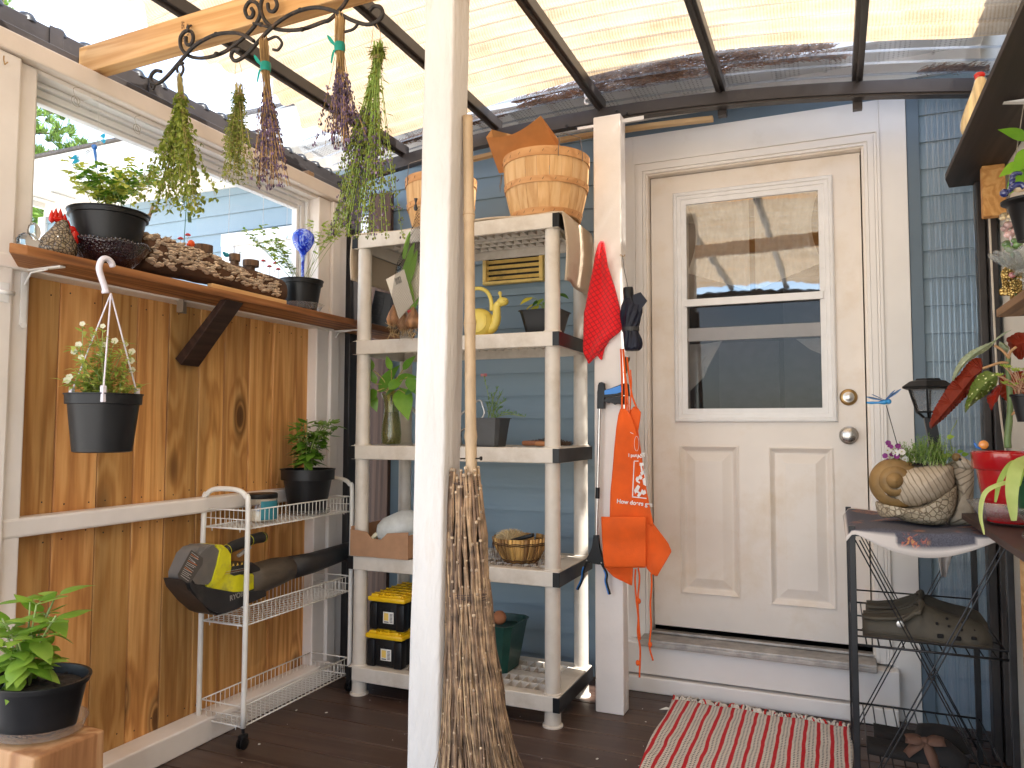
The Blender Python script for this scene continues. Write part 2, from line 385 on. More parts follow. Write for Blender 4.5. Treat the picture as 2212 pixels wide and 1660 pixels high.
def tag(o, label, cat, group=None, kind=None):
    if label: o['label'] = label
    if cat: o['category'] = cat
    if group: o['group'] = group
    if kind: o['kind'] = kind
    return o
def structure(o): o['kind'] = 'structure'; return o
def catmull(P, n=8, closed=False):
    P = [Vector(p) for p in P]; out = []; k = len(P)
    rng = range(k) if closed else range(k-1)
    for i in rng:
        p1, p2 = P[i], P[(i+1) % k]
        p0 = P[i-1] if (i > 0 or closed) else p1*2-p2
        p3 = P[(i+2) % k] if (i+2 < k or closed) else p2*2-p1
        for j in range(n):
            t = j/n
            out.append(.5*((2*p1)+(p2-p0)*t+(2*p0-5*p1+4*p2-p3)*t*t+(3*p1-p0-3*p2+p3)*t**3))
    if not closed: out.append(P[-1])
    return out
def rnd(a, b): return random.uniform(a, b)
def text_part(name, body, size, M, mat, parent, ext=.0004, align='CENTER', shear=0, bold=0):
    cu = bpy.data.curves.new(name, 'FONT'); cu.body = body; cu.size = size; cu.extrude = ext; cu.align_x = align; cu.align_y = 'CENTER'; cu.shear = shear; cu.offset = bold
    tmp = bpy.data.objects.new('tmp', cu); COL.objects.link(tmp)
    dg = bpy.context.evaluated_depsgraph_get(); me = bpy.data.meshes.new_from_object(tmp.evaluated_get(dg))
    bpy.data.objects.remove(tmp); bpy.data.curves.remove(cu)
    me.transform(M)
    off = OFF.get(parent.name, Vector()); me.transform(Matrix.Translation(-off))
    me.name = name; me.materials.clear(); me.materials.append(mat)
    o = bpy.data.objects.new(name, me); COL.objects.link(o); o.parent = parent; OFF[o.name] = off
    return o
def frame_of(o, x, z):
    """matrix with local x, z axes and origin o (text lies in local XY, so y maps to z axis)"""
    x = Vector(x).normalized(); z = Vector(z).normalized(); n = x.cross(z)
    return Matrix(((x.x, z.x, n.x, o[0]), (x.y, z.y, n.y, o[1]), (x.z, z.z, n.z, o[2]), (0, 0, 0, 1)))

# ================================================================ GROUND AND DECK
g = MB(); g.quad((-90, -90, -.35), (90, -90, -.35), (90, 90, -.35), (-90, 90, -.35))
BOUNCE_GROUND = plain('pale_bounce_ground', (.66, .61, .54), .95, var=.2, vs=30, bump=.6)  # unseen yard, made pale to bounce sunlight up into the porch
structure(g.build('ground', BOUNCE_GROUND))
dk = MB(); y = -1.0
while y < 3.45:
    dk.box(-2.6, 1.3, y, y+.136, -.03, 0, .003, 1); y += .140
dk.box(-2.6, 1.3, -1.0, 3.5, -.3, -.034)
deck = structure(dk.build('deck_floor', DECK))
PAINTF = plain('paint_fleck', (.75, .73, .68), .6)
fl = MB()
for (u, v) in ((1380, 1715), (1388, 1532), (1426, 1582), (1410, 1655), (1392, 1722), (1170, 1640), (1290, 1640), (1366, 1490), (640, 1535), (985, 1500), (1352, 1642), (1395, 1560), (1060, 1588), (705, 1540), (560, 1608)):
    p = at(u, min(v, 1655), Z=.003); a = rnd(0, 3); s_ = rnd(.002, .0055)
    fl.box(-s_, s_, -s_*.6, s_*.6, 0, .0015, M=Matrix.Translation(p) @ Matrix.Rotation(a, 4, 'Z'))
random.seed(55)
for i in range(70):
    p = Vector((rnd(-2.0, .5), rnd(1.7, 3.2), .003)); a = rnd(0, 3); s_ = rnd(.0008, .0022)
    fl.box(-s_, s_, -s_*.6, s_*.6, 0, .001, M=Matrix.Translation(p) @ Matrix.Rotation(a, 4, 'Z'))
tag(fl.build('paint_flecks', PAINTF), 'tiny white paint flecks scattered on the dark deck boards', 'debris', kind='stuff')

# ================================================================ HOUSE
house = thing('house', 'blue clapboard house with white door trim, seen behind the porch and through its window', 'house', (0, 3.4, 0))
def siding(mb, x0, x1, y, z0, z1, pitch=.111, ref=1.739):
    k = math.floor((z0-ref)/pitch); z = ref+k*pitch
    while z < z1:
        a, b = max(z, z0), min(z+pitch, z1)
        if b-a > .002:
            ya, yb = y-.012, y-.001
            mb.quad((x0, ya, a), (x1, ya, a), (x1, yb, b), (x0, yb, b))
            mb.quad((x0, ya, a), (x0, y+.004, a), (x1, y+.004, a), (x1, ya, a))
            mb.quad((x0, ya, a-.0001), (x1, ya, a-.0001), (x1, ya, a), (x0, ya, a))
        z += pitch
m = MB(); siding(m, -4.9, -.90, 3.39, -.3, 2.57); siding(m, .28, 1.1, 3.39, -.3, 2.57)
m.build('siding', BLUE, house)
m = MB(); m.box(-4.9, -.79, 3.393, 3.45, -.3, 2.66); m.box(.16, 1.1, 3.393, 3.45, -.3, 2.66); m.box(-.79, .16, 3.393, 3.45, 2.34, 2.66); m.box(-.79, .16, 3.393, 3.45, -.3, .2)
m.build('wall_core', SLATE, house)
m = MB(); m.box(-4.9, 1.1, 3.368, 3.394, 2.5625, 2.66, .002)
m.build('frieze_board', WHITE2, house)
m = MB(); m.box(-.9, .295, 3.362, 3.392, 2.488, 2.535, .002); m.box(-.9, .295, 3.372, 3.392, 2.535, 2.562)
m.box(.2965, .342, 3.362, 3.39, 0, 2.56, .002)
m.build('slate_trim', SLATE, house)
# door surround: flat boards, casing with steps, jamb
m = MB()
m.box(-.905, -.826, 3.352, 3.392, 0, 2.487, .002); m.box(.197, .295, 3.352, 3.392, 0, 2.487, .002); m.box(-.8255, .1965, 3.3515, 3.392, 2.3595, 2.4865, .002)
def casing(mb, x0, x1, z0, z1, steps):
    """mitred U of stepped mouldings round an opening; steps: (outset from opening, width, y front)"""
    for (o, w, yf) in steps:
        a, b = x0-o-w, x0-o; c, d = x1+o, x1+o+w; t0, t1 = z1+o, z1+o+w
        for q in (((a, z0), (b, z0), (b, t0), (a, t1)), ((c, z0), (d, z0), (d, t1), (c, t0)), ((a, t1), (b, t0), (c, t0), (d, t1))):
            f = [mb.bm.verts.new((p[0], yf, p[1])) for p in q]; g_ = [mb.bm.verts.new((p[0], 3.392, p[1])) for p in q]
            mb.bm.faces.new(f); mb.bm.faces.new(g_[::-1])
            for i in range(4): mb.bm.faces.new((f[i], g_[i], g_[(i+1) % 4], f[(i+1) % 4]))
casing(m, -.769, .139, .215, 2.303, [(0, .012, 3.347), (.013, .022, 3.342), (.036, .010, 3.345), (.047, .0105, 3.339)])
m.build('door_casing', WHITE2, house)
m = MB(); m.box(-.785, -.7595, 3.36, 3.44, .215, 2.32); m.box(.1295, .150, 3.36, 3.44, .215, 2.32); m.box(-.7594, .1294, 3.36, 3.44, 2.2955, 2.32)
m.build('door_jamb', DOORP, house)
m = MB(); m.box(-.93, .215, 3.285, 3.40, .075, .206, .004); m.box(-.925, .21, 3.272, 3.40, 0, .066, .006)
m.build('step_riser', WHITE2, house)
m = MB(); m.box(-.79, .137, 3.25, 3.42, .212, .232, .004); m.box(-.79, .137, 3.243, 3.254, .204, .222, .003); m.box(-.79, .137, 3.36, 3.40, .2325, .244, .003)
m.build('threshold', plain('worn_aluminium', (.42, .39, .36), .42, metal=.6, var=.2, vs=20, dirt=(.15, .13, .11), dirt_s=6), house)
# door leaf
door = MB()
X0, X1, Z0, Z1, YD = -.7545, .1245, .262, 2.292, 3.40
holes = [(-.592, -.038, 1.221, 2.161)]
panels = [(-.637, -.381, .41, 1.064), (-.259, -.001, .395, 1.061)]
def slab_with_holes(mb, x0, x1, z0, z1, rects, y0, y1):
    xs = sorted({x0, x1} | {r[0] for r in rects} | {r[1] for r in rects}); zs = sorted({z0, z1} | {r[2] for r in rects} | {r[3] for r in rects})
    for i in range(len(xs)-1):
        for j in range(len(zs)-1):
            cx_, cz = (xs[i]+xs[i+1])/2, (zs[j]+zs[j+1])/2
            if any(r[0] < cx_ < r[1] and r[2] < cz < r[3] for r in rects): continue
            mb.quad((xs[i], y0, zs[j]), (xs[i+1], y0, zs[j]), (xs[i+1], y0, zs[j+1]), (xs[i], y0, zs[j+1]))
            mb.quad((xs[i], y1, zs[j]), (xs[i], y1, zs[j+1]), (xs[i+1], y1, zs[j+1]), (xs[i+1], y1, zs[j]))
    for r in [(x0, x1, z0, z1)]+rects:
        mb.quad((r[0], y0, r[2]), (r[0], y1, r[2]), (r[0], y1, r[3]), (r[0], y0, r[3])); mb.quad((r[1], y0, r[2]), (r[1], y1, r[2]), (r[1], y1, r[3]), (r[1], y0, r[3]))
        mb.quad((r[0], y0, r[2]), (r[1], y0, r[2]), (r[1], y1, r[2]), (r[0], y1, r[2])); mb.quad((r[0], y0, r[3]), (r[1], y0, r[3]), (r[1], y1, r[3]), (r[0], y1, r[3]))
slab_with_holes(door, X0, X1, Z0, Z1, holes+panels, YD, YD+.04)
def rectring(mb, r, a, ya, b, yb):
    """sloping band between rect inset a at depth ya and inset b at depth yb"""
    p = [(r[0]+a, r[2]+a), (r[1]-a, r[2]+a), (r[1]-a, r[3]-a), (r[0]+a, r[3]-a)]; q = [(r[0]+b, r[2]+b), (r[1]-b, r[2]+b), (r[1]-b, r[3]-b), (r[0]+b, r[3]-b)]
    for i in range(4):
        j = (i+1) % 4
        mb.quad((p[i][0], ya, p[i][1]), (p[j][0], ya, p[j][1]), (q[j][0], yb, q[j][1]), (q[i][0], yb, q[i][1]))
for r in panels:
    prof = [(0, YD), (.0, YD-.004), (.006, YD-.006), (.012, YD-.001), (.017, YD+.005), (.026, YD+.011), (.032, YD+.011), (.068, YD+.001), (.070, YD+.0005)]
    for (a, ya), (b, yb) in zip(prof, prof[1:]): rectring(door, r, a, ya, b, yb)
    a = .070; door.quad((r[0]+a, YD+.0005, r[2]+a), (r[1]-a, YD+.0005, r[2]+a), (r[1]-a, YD+.0005, r[3]-a), (r[0]+a, YD+.0005, r[3]-a))
doorp = door.build('door', DOORP, house)
doorp['label'] = 'cream entry door with a half window and two raised panels'
fr = MB(); R0 = (-.652, .019, 1.166, 2.209)
prof = [(0, YD), (0, YD-.012), (.006, YD-.018), (.016, YD-.019), (.020, YD-.014), (.034, YD-.014), (.036, YD-.010), (.058, YD-.010), (.060, YD+.004)]
for (a, ya), (b, yb) in zip(prof, prof[1:]): rectring(fr, R0, a, ya, b, yb)
fr.box(-.604, -.026, 3.381, 3.402, 1.6835, 1.716, .002)
fr.box(-.601, -.594, 3.388, 3.398, 1.215, 1.685); fr.box(-.036, -.029, 3.388, 3.398, 1.215, 1.685); fr.box(-.5935, -.0365, 3.388, 3.398, 1.2155, 1.226)
fr.box(-.60, -.03, 3.408, 3.425, 1.529, 1.588, .002)
fr.build('door_window_frame', VINYL, doorp)
gl = MB(); gl.quad((-.596, 3.397, 1.7165), (-.034, 3.397, 1.7165), (-.034, 3.397, 2.163), (-.596, 3.397, 2.163)); gl.build('upper_pane', thin_glass('door_glass', (.93, .95, .96), .34, wav=.04, wscale=5), doorp)
m, nt, out = newmat('insect_screen')
t_ = N(nt, 'ShaderNodeBsdfTransparent', Color=(.82, .82, .83, 1)); d_ = N(nt, 'ShaderNodeBsdfDiffuse', Color=(.05, .05, .055, 1)); ms = N(nt, 'ShaderNodeMixShader', Fac=.24)
nt.links.new(t_.outputs[0], ms.inputs[1]); nt.links.new(d_.outputs[0], ms.inputs[2]); nt.links.new(ms.outputs[0], out.inputs[0])
gl = MB(); gl.quad((-.595, 3.393, 1.224), (-.035, 3.393, 1.224), (-.035, 3.393, 1.684), (-.595, 3.393, 1.684)); gl.build('insect_screen', m, doorp)
gl = MB(); gl.quad((-.596, 3.412, 1.222), (-.034, 3.412, 1.222), (-.034, 3.412, 1.69), (-.596, 3.412, 1.69)); gl.build('lower_pane', thin_glass('door_glass_low', (.92, .93, .95), .08), doorp)
def lock(nm, x, z, r, mat1, mat2, prof):
    m = MB(); M = Matrix.Translation((x, 3.4, z)) @ Matrix.Rotation(pi/2, 4, 'X')
    m.lathe(prof, n=40, M=M); k = m.build(nm, mat1, doorp, True, auto=40)
    return k
M_ = Matrix.Translation((.061, 3.4, 1.269)) @ Matrix.Rotation(pi/2, 4, 'X')
db = MB().lathe([(.034, 0), (.034, .006), (.031, .010), (.027, .012), (.022, .013)], n=40, M=M_).build('deadbolt', BRASS, doorp, True, auto=40)
M_ = Matrix.Translation((.059, 3.4, 1.112)) @ Matrix.Rotation(pi/2, 4, 'X')
kb = MB().lathe([(.037, 0), (.037, .004), (.033, .007), (.031, .006), (.027, .010), (.016, .012), (.014, .030), (.018, .038), (.027, .046), (.030, .054), (.028, .062), (.022, .066), (0, .067)], n=40, M=M_).build('door_knob', STEEL, doorp, True, auto=40)
M_ = Matrix.Translation((.061, 3.388, 1.269)) @ Matrix.Rotation(pi/2, 4, 'X')
MB().lathe([(.021, 0), (.021, .004), (.014, .005), (.010, .007), (0, .007)], n=28, M=M_).box(.0598, .0622, 3.380, 3.3815, 1.262, 1.276).build('lock_cylinder', STEEL, doorp, True, auto=40)
# dim room behind the door, window blind and curtains
ROOM = plain('dim_room', (.05, .048, .05), .8)
m = MB(); m.box(-1.3, .7, 3.47, 5.0, .1, 2.5)
for f in list(m.bm.faces):
    if f.calc_center_median().y < 3.5: m.bm.faces.remove(f)
m.build('room', ROOM, house)
m = MB(); m.box(-.25, .12, 4.55, 4.62, .3, 2.0); m.box(-.62, -.28, 4.6, 4.66, .3, 1.65); m.box(-.6, .1, 4.5, 4.9, .3, .95); m.build('cabinet', plain('cabinet_paint', (.16, .16, .16), .5), house)
CURT = plain('sheer_curtain', (.72, .69, .62), .85, var=.08, vs=30, trans=.45, bump=.2, bs=140)
cur = thing('lace_curtain', 'sheer cream curtain with tied centre hanging inside the upper door pane', 'curtain', (-.31, 3.45, 2.19))
m = MB()
for sg in (-1, 1):
    def f(a, b, sg=sg):
        z = 2.19-b*(.44-.10*a if sg < 0 else .44-.10*a); x = -.315+sg*(.012+a*(.275)*(1-.15*sin(b*pi)))
        return (x, 3.449+.007*sin(a*38+b*2), z)
    m.grid(f, 46, 14)
m.build('curtain_panels', CURT, cur, True)
cur = thing('valance_curtain', 'grey-white curtain corners showing through the lower door screen', 'curtain', (-.3, 3.44, 1.7))
m = MB()
for pts in ([(-.60, 1.52), (-.53, 1.52), (-.45, 1.53), (-.47, 1.49), (-.53, 1.46), (-.545, 1.43), (-.515, 1.41), (-.53, 1.37), (-.60, 1.30)], [(-.14, 1.525), (-.03, 1.525), (-.03, 1.45), (-.085, 1.478)]):
    m = MB()
    f = [m.bm.verts.new((p[0], 3.445+.004*sin(i*2.1), p[1])) for i, p in enumerate(pts)]; m.bm.faces.new(f)
    bmesh.ops.triangulate(m.bm, faces=m.bm.faces); m.build('curtain_swag', CURT, cur)
# eave: soffit, fascia, roof edge
SOFF = None
m, nt, out = newmat('perforated_soffit')
b = N(nt, 'ShaderNodeBsdfPrincipled', Roughness=.5); vec = coords(nt, (1, 1, 1))
sep = N(nt, 'ShaderNodeSeparateXYZ'); nt.links.new(vec, sep.inputs[0])
def band(axis, freq, lo):
    a = N(nt, 'ShaderNodeMath', _operation='MULTIPLY'); a.inputs[1].default_value = freq; nt.links.new(sep.outputs[axis], a.inputs[0])
    s_ = N(nt, 'ShaderNodeMath', _operation='SINE'); nt.links.new(a.outputs[0], s_.inputs[0])
    g_ = N(nt, 'ShaderNodeMath', _operation='GREATER_THAN'); g_.inputs[1].default_value = lo; nt.links.new(s_.outputs[0], g_.inputs[0]); return g_.outputs[0]
p1, p2, p3 = band(0, 2*pi/.018, .45), band(1, 2*pi/.018, .45), band(0, 2*pi/.20, -.35)
q1 = N(nt, 'ShaderNodeMath', _operation='MULTIPLY'); nt.links.new(p1, q1.inputs[0]); nt.links.new(p2, q1.inputs[1])
q2 = N(nt, 'ShaderNodeMath', _operation='MULTIPLY'); nt.links.new(q1.outputs[0], q2.inputs[0]); nt.links.new(p3, q2.inputs[1])
nt.links.new(mixc(nt, q2.outputs[0], (.72, .70, .66), (.16, .15, .15)), b.inputs['Base Color']); nt.links.new(b.outputs[0], out.inputs[0]); SOFF = m
m = MB(); m.quad((-4.9, 3.13, 2.652), (1.6, 3.13, 2.652), (1.6, 3.4, 2.652), (-4.9, 3.4, 2.652))
for i in range(33):
    x = -4.8+i*.2; m.box(x-.006, x+.006, 3.14, 3.37, 2.644, 2.6515)
m.build('soffit', SOFF, house)
m = MB(); m.box(-4.92, 1.6, 3.105, 3.13, 2.615, 2.835, .003); m.box(-4.92, -4.895, 3.13, 3.6, 2.615, 2.835, .003)
m.build('fascia', plain('bright_white_fascia', (.80, .79, .76), .45, var=.05), house)
m = MB(); m.box(-4.97, 1.65, 3.085, 3.6, 2.837, 2.852); m.quad((-4.97, 3.085, 2.853), (1.65, 3.085, 2.853), (1.65, 6.5, 3.95), (-4.97, 6.5, 3.95))
m.build('roof', plain('asphalt_shingle', (.09, .08, .075), .9, var=.3, vs=60), house)
m = MB(); m.box(-4.955, -4.885, 3.368, 3.395, -.3, 2.5615); m.quad((-4.9, 3.4, -.3), (-4.9, 9, -.3), (-4.9, 9, 2.66), (-4.9, 3.4, 2.66)); m.build('corner_board', WHITE2, house)
# window in the part of the wall beyond the porch
wf = MB()
x0, x1, z0, z1 = -3.21, -2.32, 1.2, 2.2
for (a, b_, c, d, yf) in ((x0-.09, x1+.09, z1, z1+.075, 3.345), (x0-.09, x0, z0, z1, 3.35), (x1, x1+.09, z0, z1, 3.35), (x0+.001, x1-.001, z1-.035, z1-.001, 3.362), (x0, x0+.03, z0, z1-.036, 3.364), (x0+.031, x1, 1.86, 1.89, 3.366)):
    wf.box(a, b_, yf, 3.392, c, d, .002)
wfo = wf.build('window', VINYL, house)
MB().box(x0, x1, 3.376, 3.379, z0, z1).build('window_pane', plain('bright_blind_pane', (.62, .66, .66), .2, var=.02, coat=.5, bump=0), wfo)
# yellowed louvre vent
VENTM = plain('yellowed_plastic', (.78, .56, .17), .5, var=.1, dirt=(.30, .20, .06), dirt_s=14)
m = MB(); m.box(-1.69, -1.25, 3.362, 3.392, 1.79, 1.825, .002); m.box(-1.735, -1.691, 3.362, 3.392, 1.79, 2.02, .002); m.box(-1.249, -1.21, 3.362, 3.392, 1.79, 2.02, .002)
m.build('vent_surround', BLUE, house)
ve = MB()
for q in ((-1.585, -1.265, 1.975, 1.995), (-1.585, -1.265, 1.845, 1.86), (-1.585, -1.565, 1.86, 1.975), (-1.285, -1.265, 1.86, 1.975)): ve.box(q[0], q[1], 3.33, 3.365, q[2], q[3], .004)
for i in range(4):
    z = 1.868+i*.027; ve.box(-.14, .14, -.001, .001, -.0085, .0085, M=Matrix.Translation((-1.425, 3.345, z+.008)) @ Matrix.Rotation(radians(38), 4, 'X'))
MB().box(-1.585, -1.265, 3.366, 3.369, 1.85, 1.99).build('vent_backing', BLACKM, house)
ve.build('vent', VENTM, house)

# ================================================================ TIMBER SIDE WALL (left)
wall = thing('timber_side_wall', 'porch side wall of brown cedar boards framed in white timber with a long window above', 'wall', (-2.2, 2.1, 0))
m = MB(); ys = [1.30]
random.seed(11)
while ys[-1] < 2.8: ys.append(ys[-1]+rnd(.125, .15))
for a, b_ in zip(ys, ys[1:]):
    gp = .0034 if int(a*100) % 3 == 0 else rnd(.0006, .002)
    m.box(-2.222+rnd(-.001, .001), -2.2+rnd(-.002, .002), a+gp, b_-gp, .05, 1.62, .0025, 1)
m.build('cedar_boards', CEDAR, wall)
NAIL = plain('rusty_nail', (.06, .045, .035), .6, metal=.5, bump=0); nl0 = None
for a, b_ in zip(ys, ys[1:]):
    for zz in (.12, .80, .905, 1.55):
        for f_ in (.22, .78):
            y_ = a+(b_-a)*f_
            if nl0 is None: nl0 = MB().lathe([(.0028, 0), (.0022, .0009), (0, .0011)], n=8, M=Matrix.Rotation(pi/2, 4, 'Y')).build('nail_head', NAIL, None); nl0.parent = wall; nl = nl0
            else: nl = nl0.copy(); COL.objects.link(nl)
            nl.location = Vector((-2.1979, y_+rnd(-.006, .006), zz+rnd(-.012, .012)))-OFF[wall.name]
m = MB()
m.box(-2.25, -2.12, 1.3, 2.86, 1.5865, 1.625, .004)          # rail under the shelf
m.build('window_sill_rail', WHITE, wall)
m = MB(); m.box(-2.2, -2.145, 1.3, 2.80, .822, .878, .008); m.build('wall_rail', WHITE, wall)
m = MB(); m.box(-2.2, -2.105, .2, 2.86, .0, .085, .006); m.build('bottom_plate', WHITE, wall)
for (a, b_, x) in ((2.775, 2.86, -2.150), (2.862, 2.925, -2.135), (2.928, 2.99, -2.15)):
    MB().box(-2.26, x, a, b_, .0, 2.2, .005).build('stud', WHITE, wall)
for (a, b_, x) in ((1.385, 1.445, -2.150), (1.20, 1.384, -2.13)):
    MB().box(-2.26, x, a, b_, 0, 2.2, .006).build('stud', WHITE, wall)
m = MB(); m.box(-2.27, -2.12, .2, 2.995, 2.204, 2.262, .005); m.build('header_beam', plain('pinkish_white_paint', (.75, .66, .58), .45, var=.06, vs=6, bump=.2, bs=30), wall)
m = MB(); m.box(-2.27, -2.16, .2, 2.995, 2.19, 2.2035, .002); m.build('header_underside', WHITE, wall)
# window frame and pane
wfr = MB(); Ya, Yb, Za, Zb = 1.447, 2.773, 1.627, 2.189
for (o, w, xf) in ((0, .014, -2.205), (.0145, .022, -2.222), (.037, .016, -2.232)):
    a, b_, c, d = Ya+o, Yb-o, Za+o, Zb-o
    wfr.box(-2.262, xf, a, a+w, c, d, .002); wfr.box(-2.262, xf, b_-w, b_, c, d, .002); wfr.box(-2.262, xf, a+w, b_-w, d-w, d, .002); wfr.box(-2.262, xf, a+w, b_-w, c, c+w, .002)
wfo = wfr.build('window_frame', VINYL, wall)
g = MB(); g.quad((-2.246, Ya+.05, Za+.05), (-2.246, Yb-.05, Za+.05), (-2.246, Yb-.05, Zb-.05), (-2.246, Ya+.05, Zb-.05)); g.build('window_pane', GLASS, wfo)
MB().box(-2.30, -2.2625, 1.2, 3.0, .0, .05).build('outer_sill', WHITE, wall)
pl = MB()
pl.box(-2.1595, -2.1582, 1.62, 2.0, 2.193, 2.201); 
MB().box(-2.245, -2.165, 1.63, 2.02, 2.1868, 2.1895, .001).build('splice_plate', STEEL if False else VINYL, wall)
pl.bm.free()

# ================================================================ PATIO COVER
cover = thing('patio_cover', 'dark bronze metal porch roof frame with clear corrugated panels', 'patio cover', (-.9, 1.5, 2.4))
def zc(x): return 2.495-.0638*(x+.9)**2
m = MB()
m.box(-2.285, -2.215, -1.05, 3.12, 2.268, 2.325, .004); m.box(-2.30, -2.235, -1.05, 3.12, 2.326, 2.392, .004); m.box(-2.232, -2.206, -1.05, 3.12, 2.300, 2.3255, .002)
for y in (1.53, 1.9, 2.3): m.box(-2.235, -2.228, y, y+.045, 2.31, 2.396, .001)
m.build('eave_beam', BRONZE, cover)
for i in range(19):
    y = 2.975-i*.1
    MB().lathe([(.0, .030), (.020, .026), (.028, .012), (.031, 0)], (-2.262, y, 2.382), 14).build('closure_cap', BLACKP, cover, True)
def arch(y0, y1, z0, z1, xa, xb, n=48):
    mb = MB(); rows = []
    for i in range(n+1):
        x = xa+(xb-xa)*i/n; z = zc(x)
        rows.append([mb.bm.verts.new(p) for p in ((x, y0, z+z0), (x, y1, z+z0), (x, y1, z+z1), (x, y0, z+z1))])
    for A, B in zip(rows, rows[1:]):
        for j in range(4): mb.bm.faces.new((A[j], A[(j+1) % 4], B[(j+1) % 4], B[j]))
    mb.bm.faces.new(rows[0]); mb.bm.faces.new(rows[-1][::-1])
    return mb
a = arch(3.075, 3.115, -.03, .03, -2.30, .56); a.build('arch_beam', BRONZE, cover)
a = arch(3.067, 3.0745, -.022, .022, -.885, .56); a.build('arch_beam', BRONZE, cover)
a = arch(-1.04, -1.0, -.03, .03, -2.30, 1.35); a.build('arch_beam', BRONZE, cover)
for (u, v) in ((1202, 300), (1282, 275), (1246, 277), (1332, 240), (1354, 245), (1224, 272)):
    p = at(u, v, Y=3.064)
    MB().lathe([(.0065, 0), (.0065, .003), (.004, .005), (0, .005)], n=12, M=Matrix.Translation((p.x, 3.0665, p.z)) @ Matrix.Rotation(pi/2, 4, 'X')).build('bolt', BLACKM, cover)
PX = (-1.90, -1.40, -.905, -.395, .112)
for x in PX:
    z = zc(x)
    m = MB(); m.box(x-.019, x+.019, -1.0, 3.115, z+.032, z+.078, .003)
    m.box(x-.005, x+.005, -1.0, 3.115, z+.020, z+.0315)
    m.build('rafter', BRONZE, cover)
for x, dz in ((-.395, -.052), (.112, -.06)):
    z = zc(x); MB().box(x-.017, x+.017, 3.118, 3.15, z+dz, z+.03, .002).build('rafter_stub', BRONZE, cover)
MB().box(.487, .514, 3.085, 3.145, 0, 2.40, .004).box(.516, .545, 3.06, 3.14, 0, 2.40, .004).build('corner_post', BRONZE, cover)
MB().box(-2.238, -2.145, 3.02, 3.10, 0, 2.36, .004).box(-2.255, -2.2385, 3.01, 3.07, 0, 2.36).build('corner_post', BRONZE, cover)
CLEAR = thin_glass('clear_corrugated_plastic', (.90, .94, 1.0), .05, rough=.15, milk=.06, milkcol=(.86, .90, 1.0), wav=.2, wscale=14)
def sheet(x0, x1, y0, y1, dz, amp=.013, nx=40, step=.0125, sharp=False, pit=.10):
    mb = MB(); ny = int((y1-y0)/step)
    def f(a, b):
        x = x0+(x1-x0)*a; y = y0+(y1-y0)*b
        c = cos(2*pi*(y)/pit); c = math.copysign(abs(c)**.55, c)
        return (x, y, zc(x)+dz+amp*c)
    return mb.grid(f, nx, ny)
sheet(-2.31, 1.3, -1.0, 3.36, .096).build('corrugated_panel', CLEAR, cover, True)
# light battens lying under the panel near the house
BAT = wood('roof_batten', [(.45, .27, .13), (.6, .40, .2), (.7, .5, .3)], 'X', island=.05)
m = MB()
for i in range(30):
    x = -1.7+i*.057
    if x > -.02: break
m = arch(3.17, 3.2, -.046, -.028, -1.75, -.44, 20); m.build('batten', BAT, cover)
cloth_m, nt, out = newmat('tan_shade_cloth')
vec = coords(nt)
sx = N(nt, 'ShaderNodeSeparateXYZ'); nt.links.new(vec, sx.inputs[0])
wa = N(nt, 'ShaderNodeMath', _operation='MULTIPLY'); wa.inputs[1].default_value = 2*pi/.011; nt.links.new(sx.outputs[0], wa.inputs[0])
wsn = N(nt, 'ShaderNodeMath', _operation='SINE'); nt.links.new(wa.outputs[0], wsn.inputs[0])
n1 = noise(nt, vec, 5, 8, .6); n2 = noise(nt, vec, 160, 3, .6)
a_ = N(nt, 'ShaderNodeMath', _operation='MULTIPLY_ADD'); a_.inputs[1].default_value = .10; nt.links.new(wsn.outputs[0], a_.inputs[0]); nt.links.new(n1, a_.inputs[2])
c = ramp(nt, a_.outputs[0], [(.3, (.34, .235, .135)), (.6, (.47, .365, .245))]); c = mixc(nt, .35, c, ramp(nt, n2, [(.3, (.7, .56, .38)), (.7, (1, .97, .88))]), 'MULTIPLY')
st = noise(nt, coords(nt, (.25, 3, 1)), 2.2, 6, .6); c = mixc(nt, ramp(nt, st, [(.58, 0.0), (.72, .75)]), c, (.55, .27, .09))
d_ = N(nt, 'ShaderNodeBsdfDiffuse'); t_ = N(nt, 'ShaderNodeBsdfTranslucent'); tp = N(nt, 'ShaderNodeBsdfTransparent')
nt.links.new(c, d_.inputs[0]); nt.links.new(c, t_.inputs[0])
m1 = N(nt, 'ShaderNodeMixShader', Fac=.78); nt.links.new(d_.outputs[0], m1.inputs[1]); nt.links.new(t_.outputs[0], m1.inputs[2])
m2 = N(nt, 'ShaderNodeMixShader', Fac=.02); nt.links.new(m1.outputs[0], m2.inputs[1]); nt.links.new(tp.outputs[0], m2.inputs[2]); nt.links.new(m2.outputs[0], out.inputs[0])
def shade(x0, x1, y0, y1, nx=60):
    mb = MB(); ny = int((y1-y0)/.0125)
    def f(a, b):
        y = y0+(y1-(.0+.10*a*a*1.9 if b > .0 else 0)-y0)*b; xa = x0+.05*sin(y*9)+.03*sin(y*23); ya = .035*sin(a*9+1)*b**8
        x = xa+(x1-xa)*a; c = cos(2*pi*y/.10); c = math.copysign(abs(c)**.55, c)
        return (x, y+ya, zc(x)+.100+.013*c+.004*mnoise.noise(Vector((x*6, y*6, 0))))
    return mb.grid(f, nx, ny)
shc = shade(-2.09, 1.28, -.98, 2.955).build('shade_cloth', cloth_m, None, True)
tag(shc, 'tan woven shade cloth lying over the clear corrugated roof', 'shade cloth')
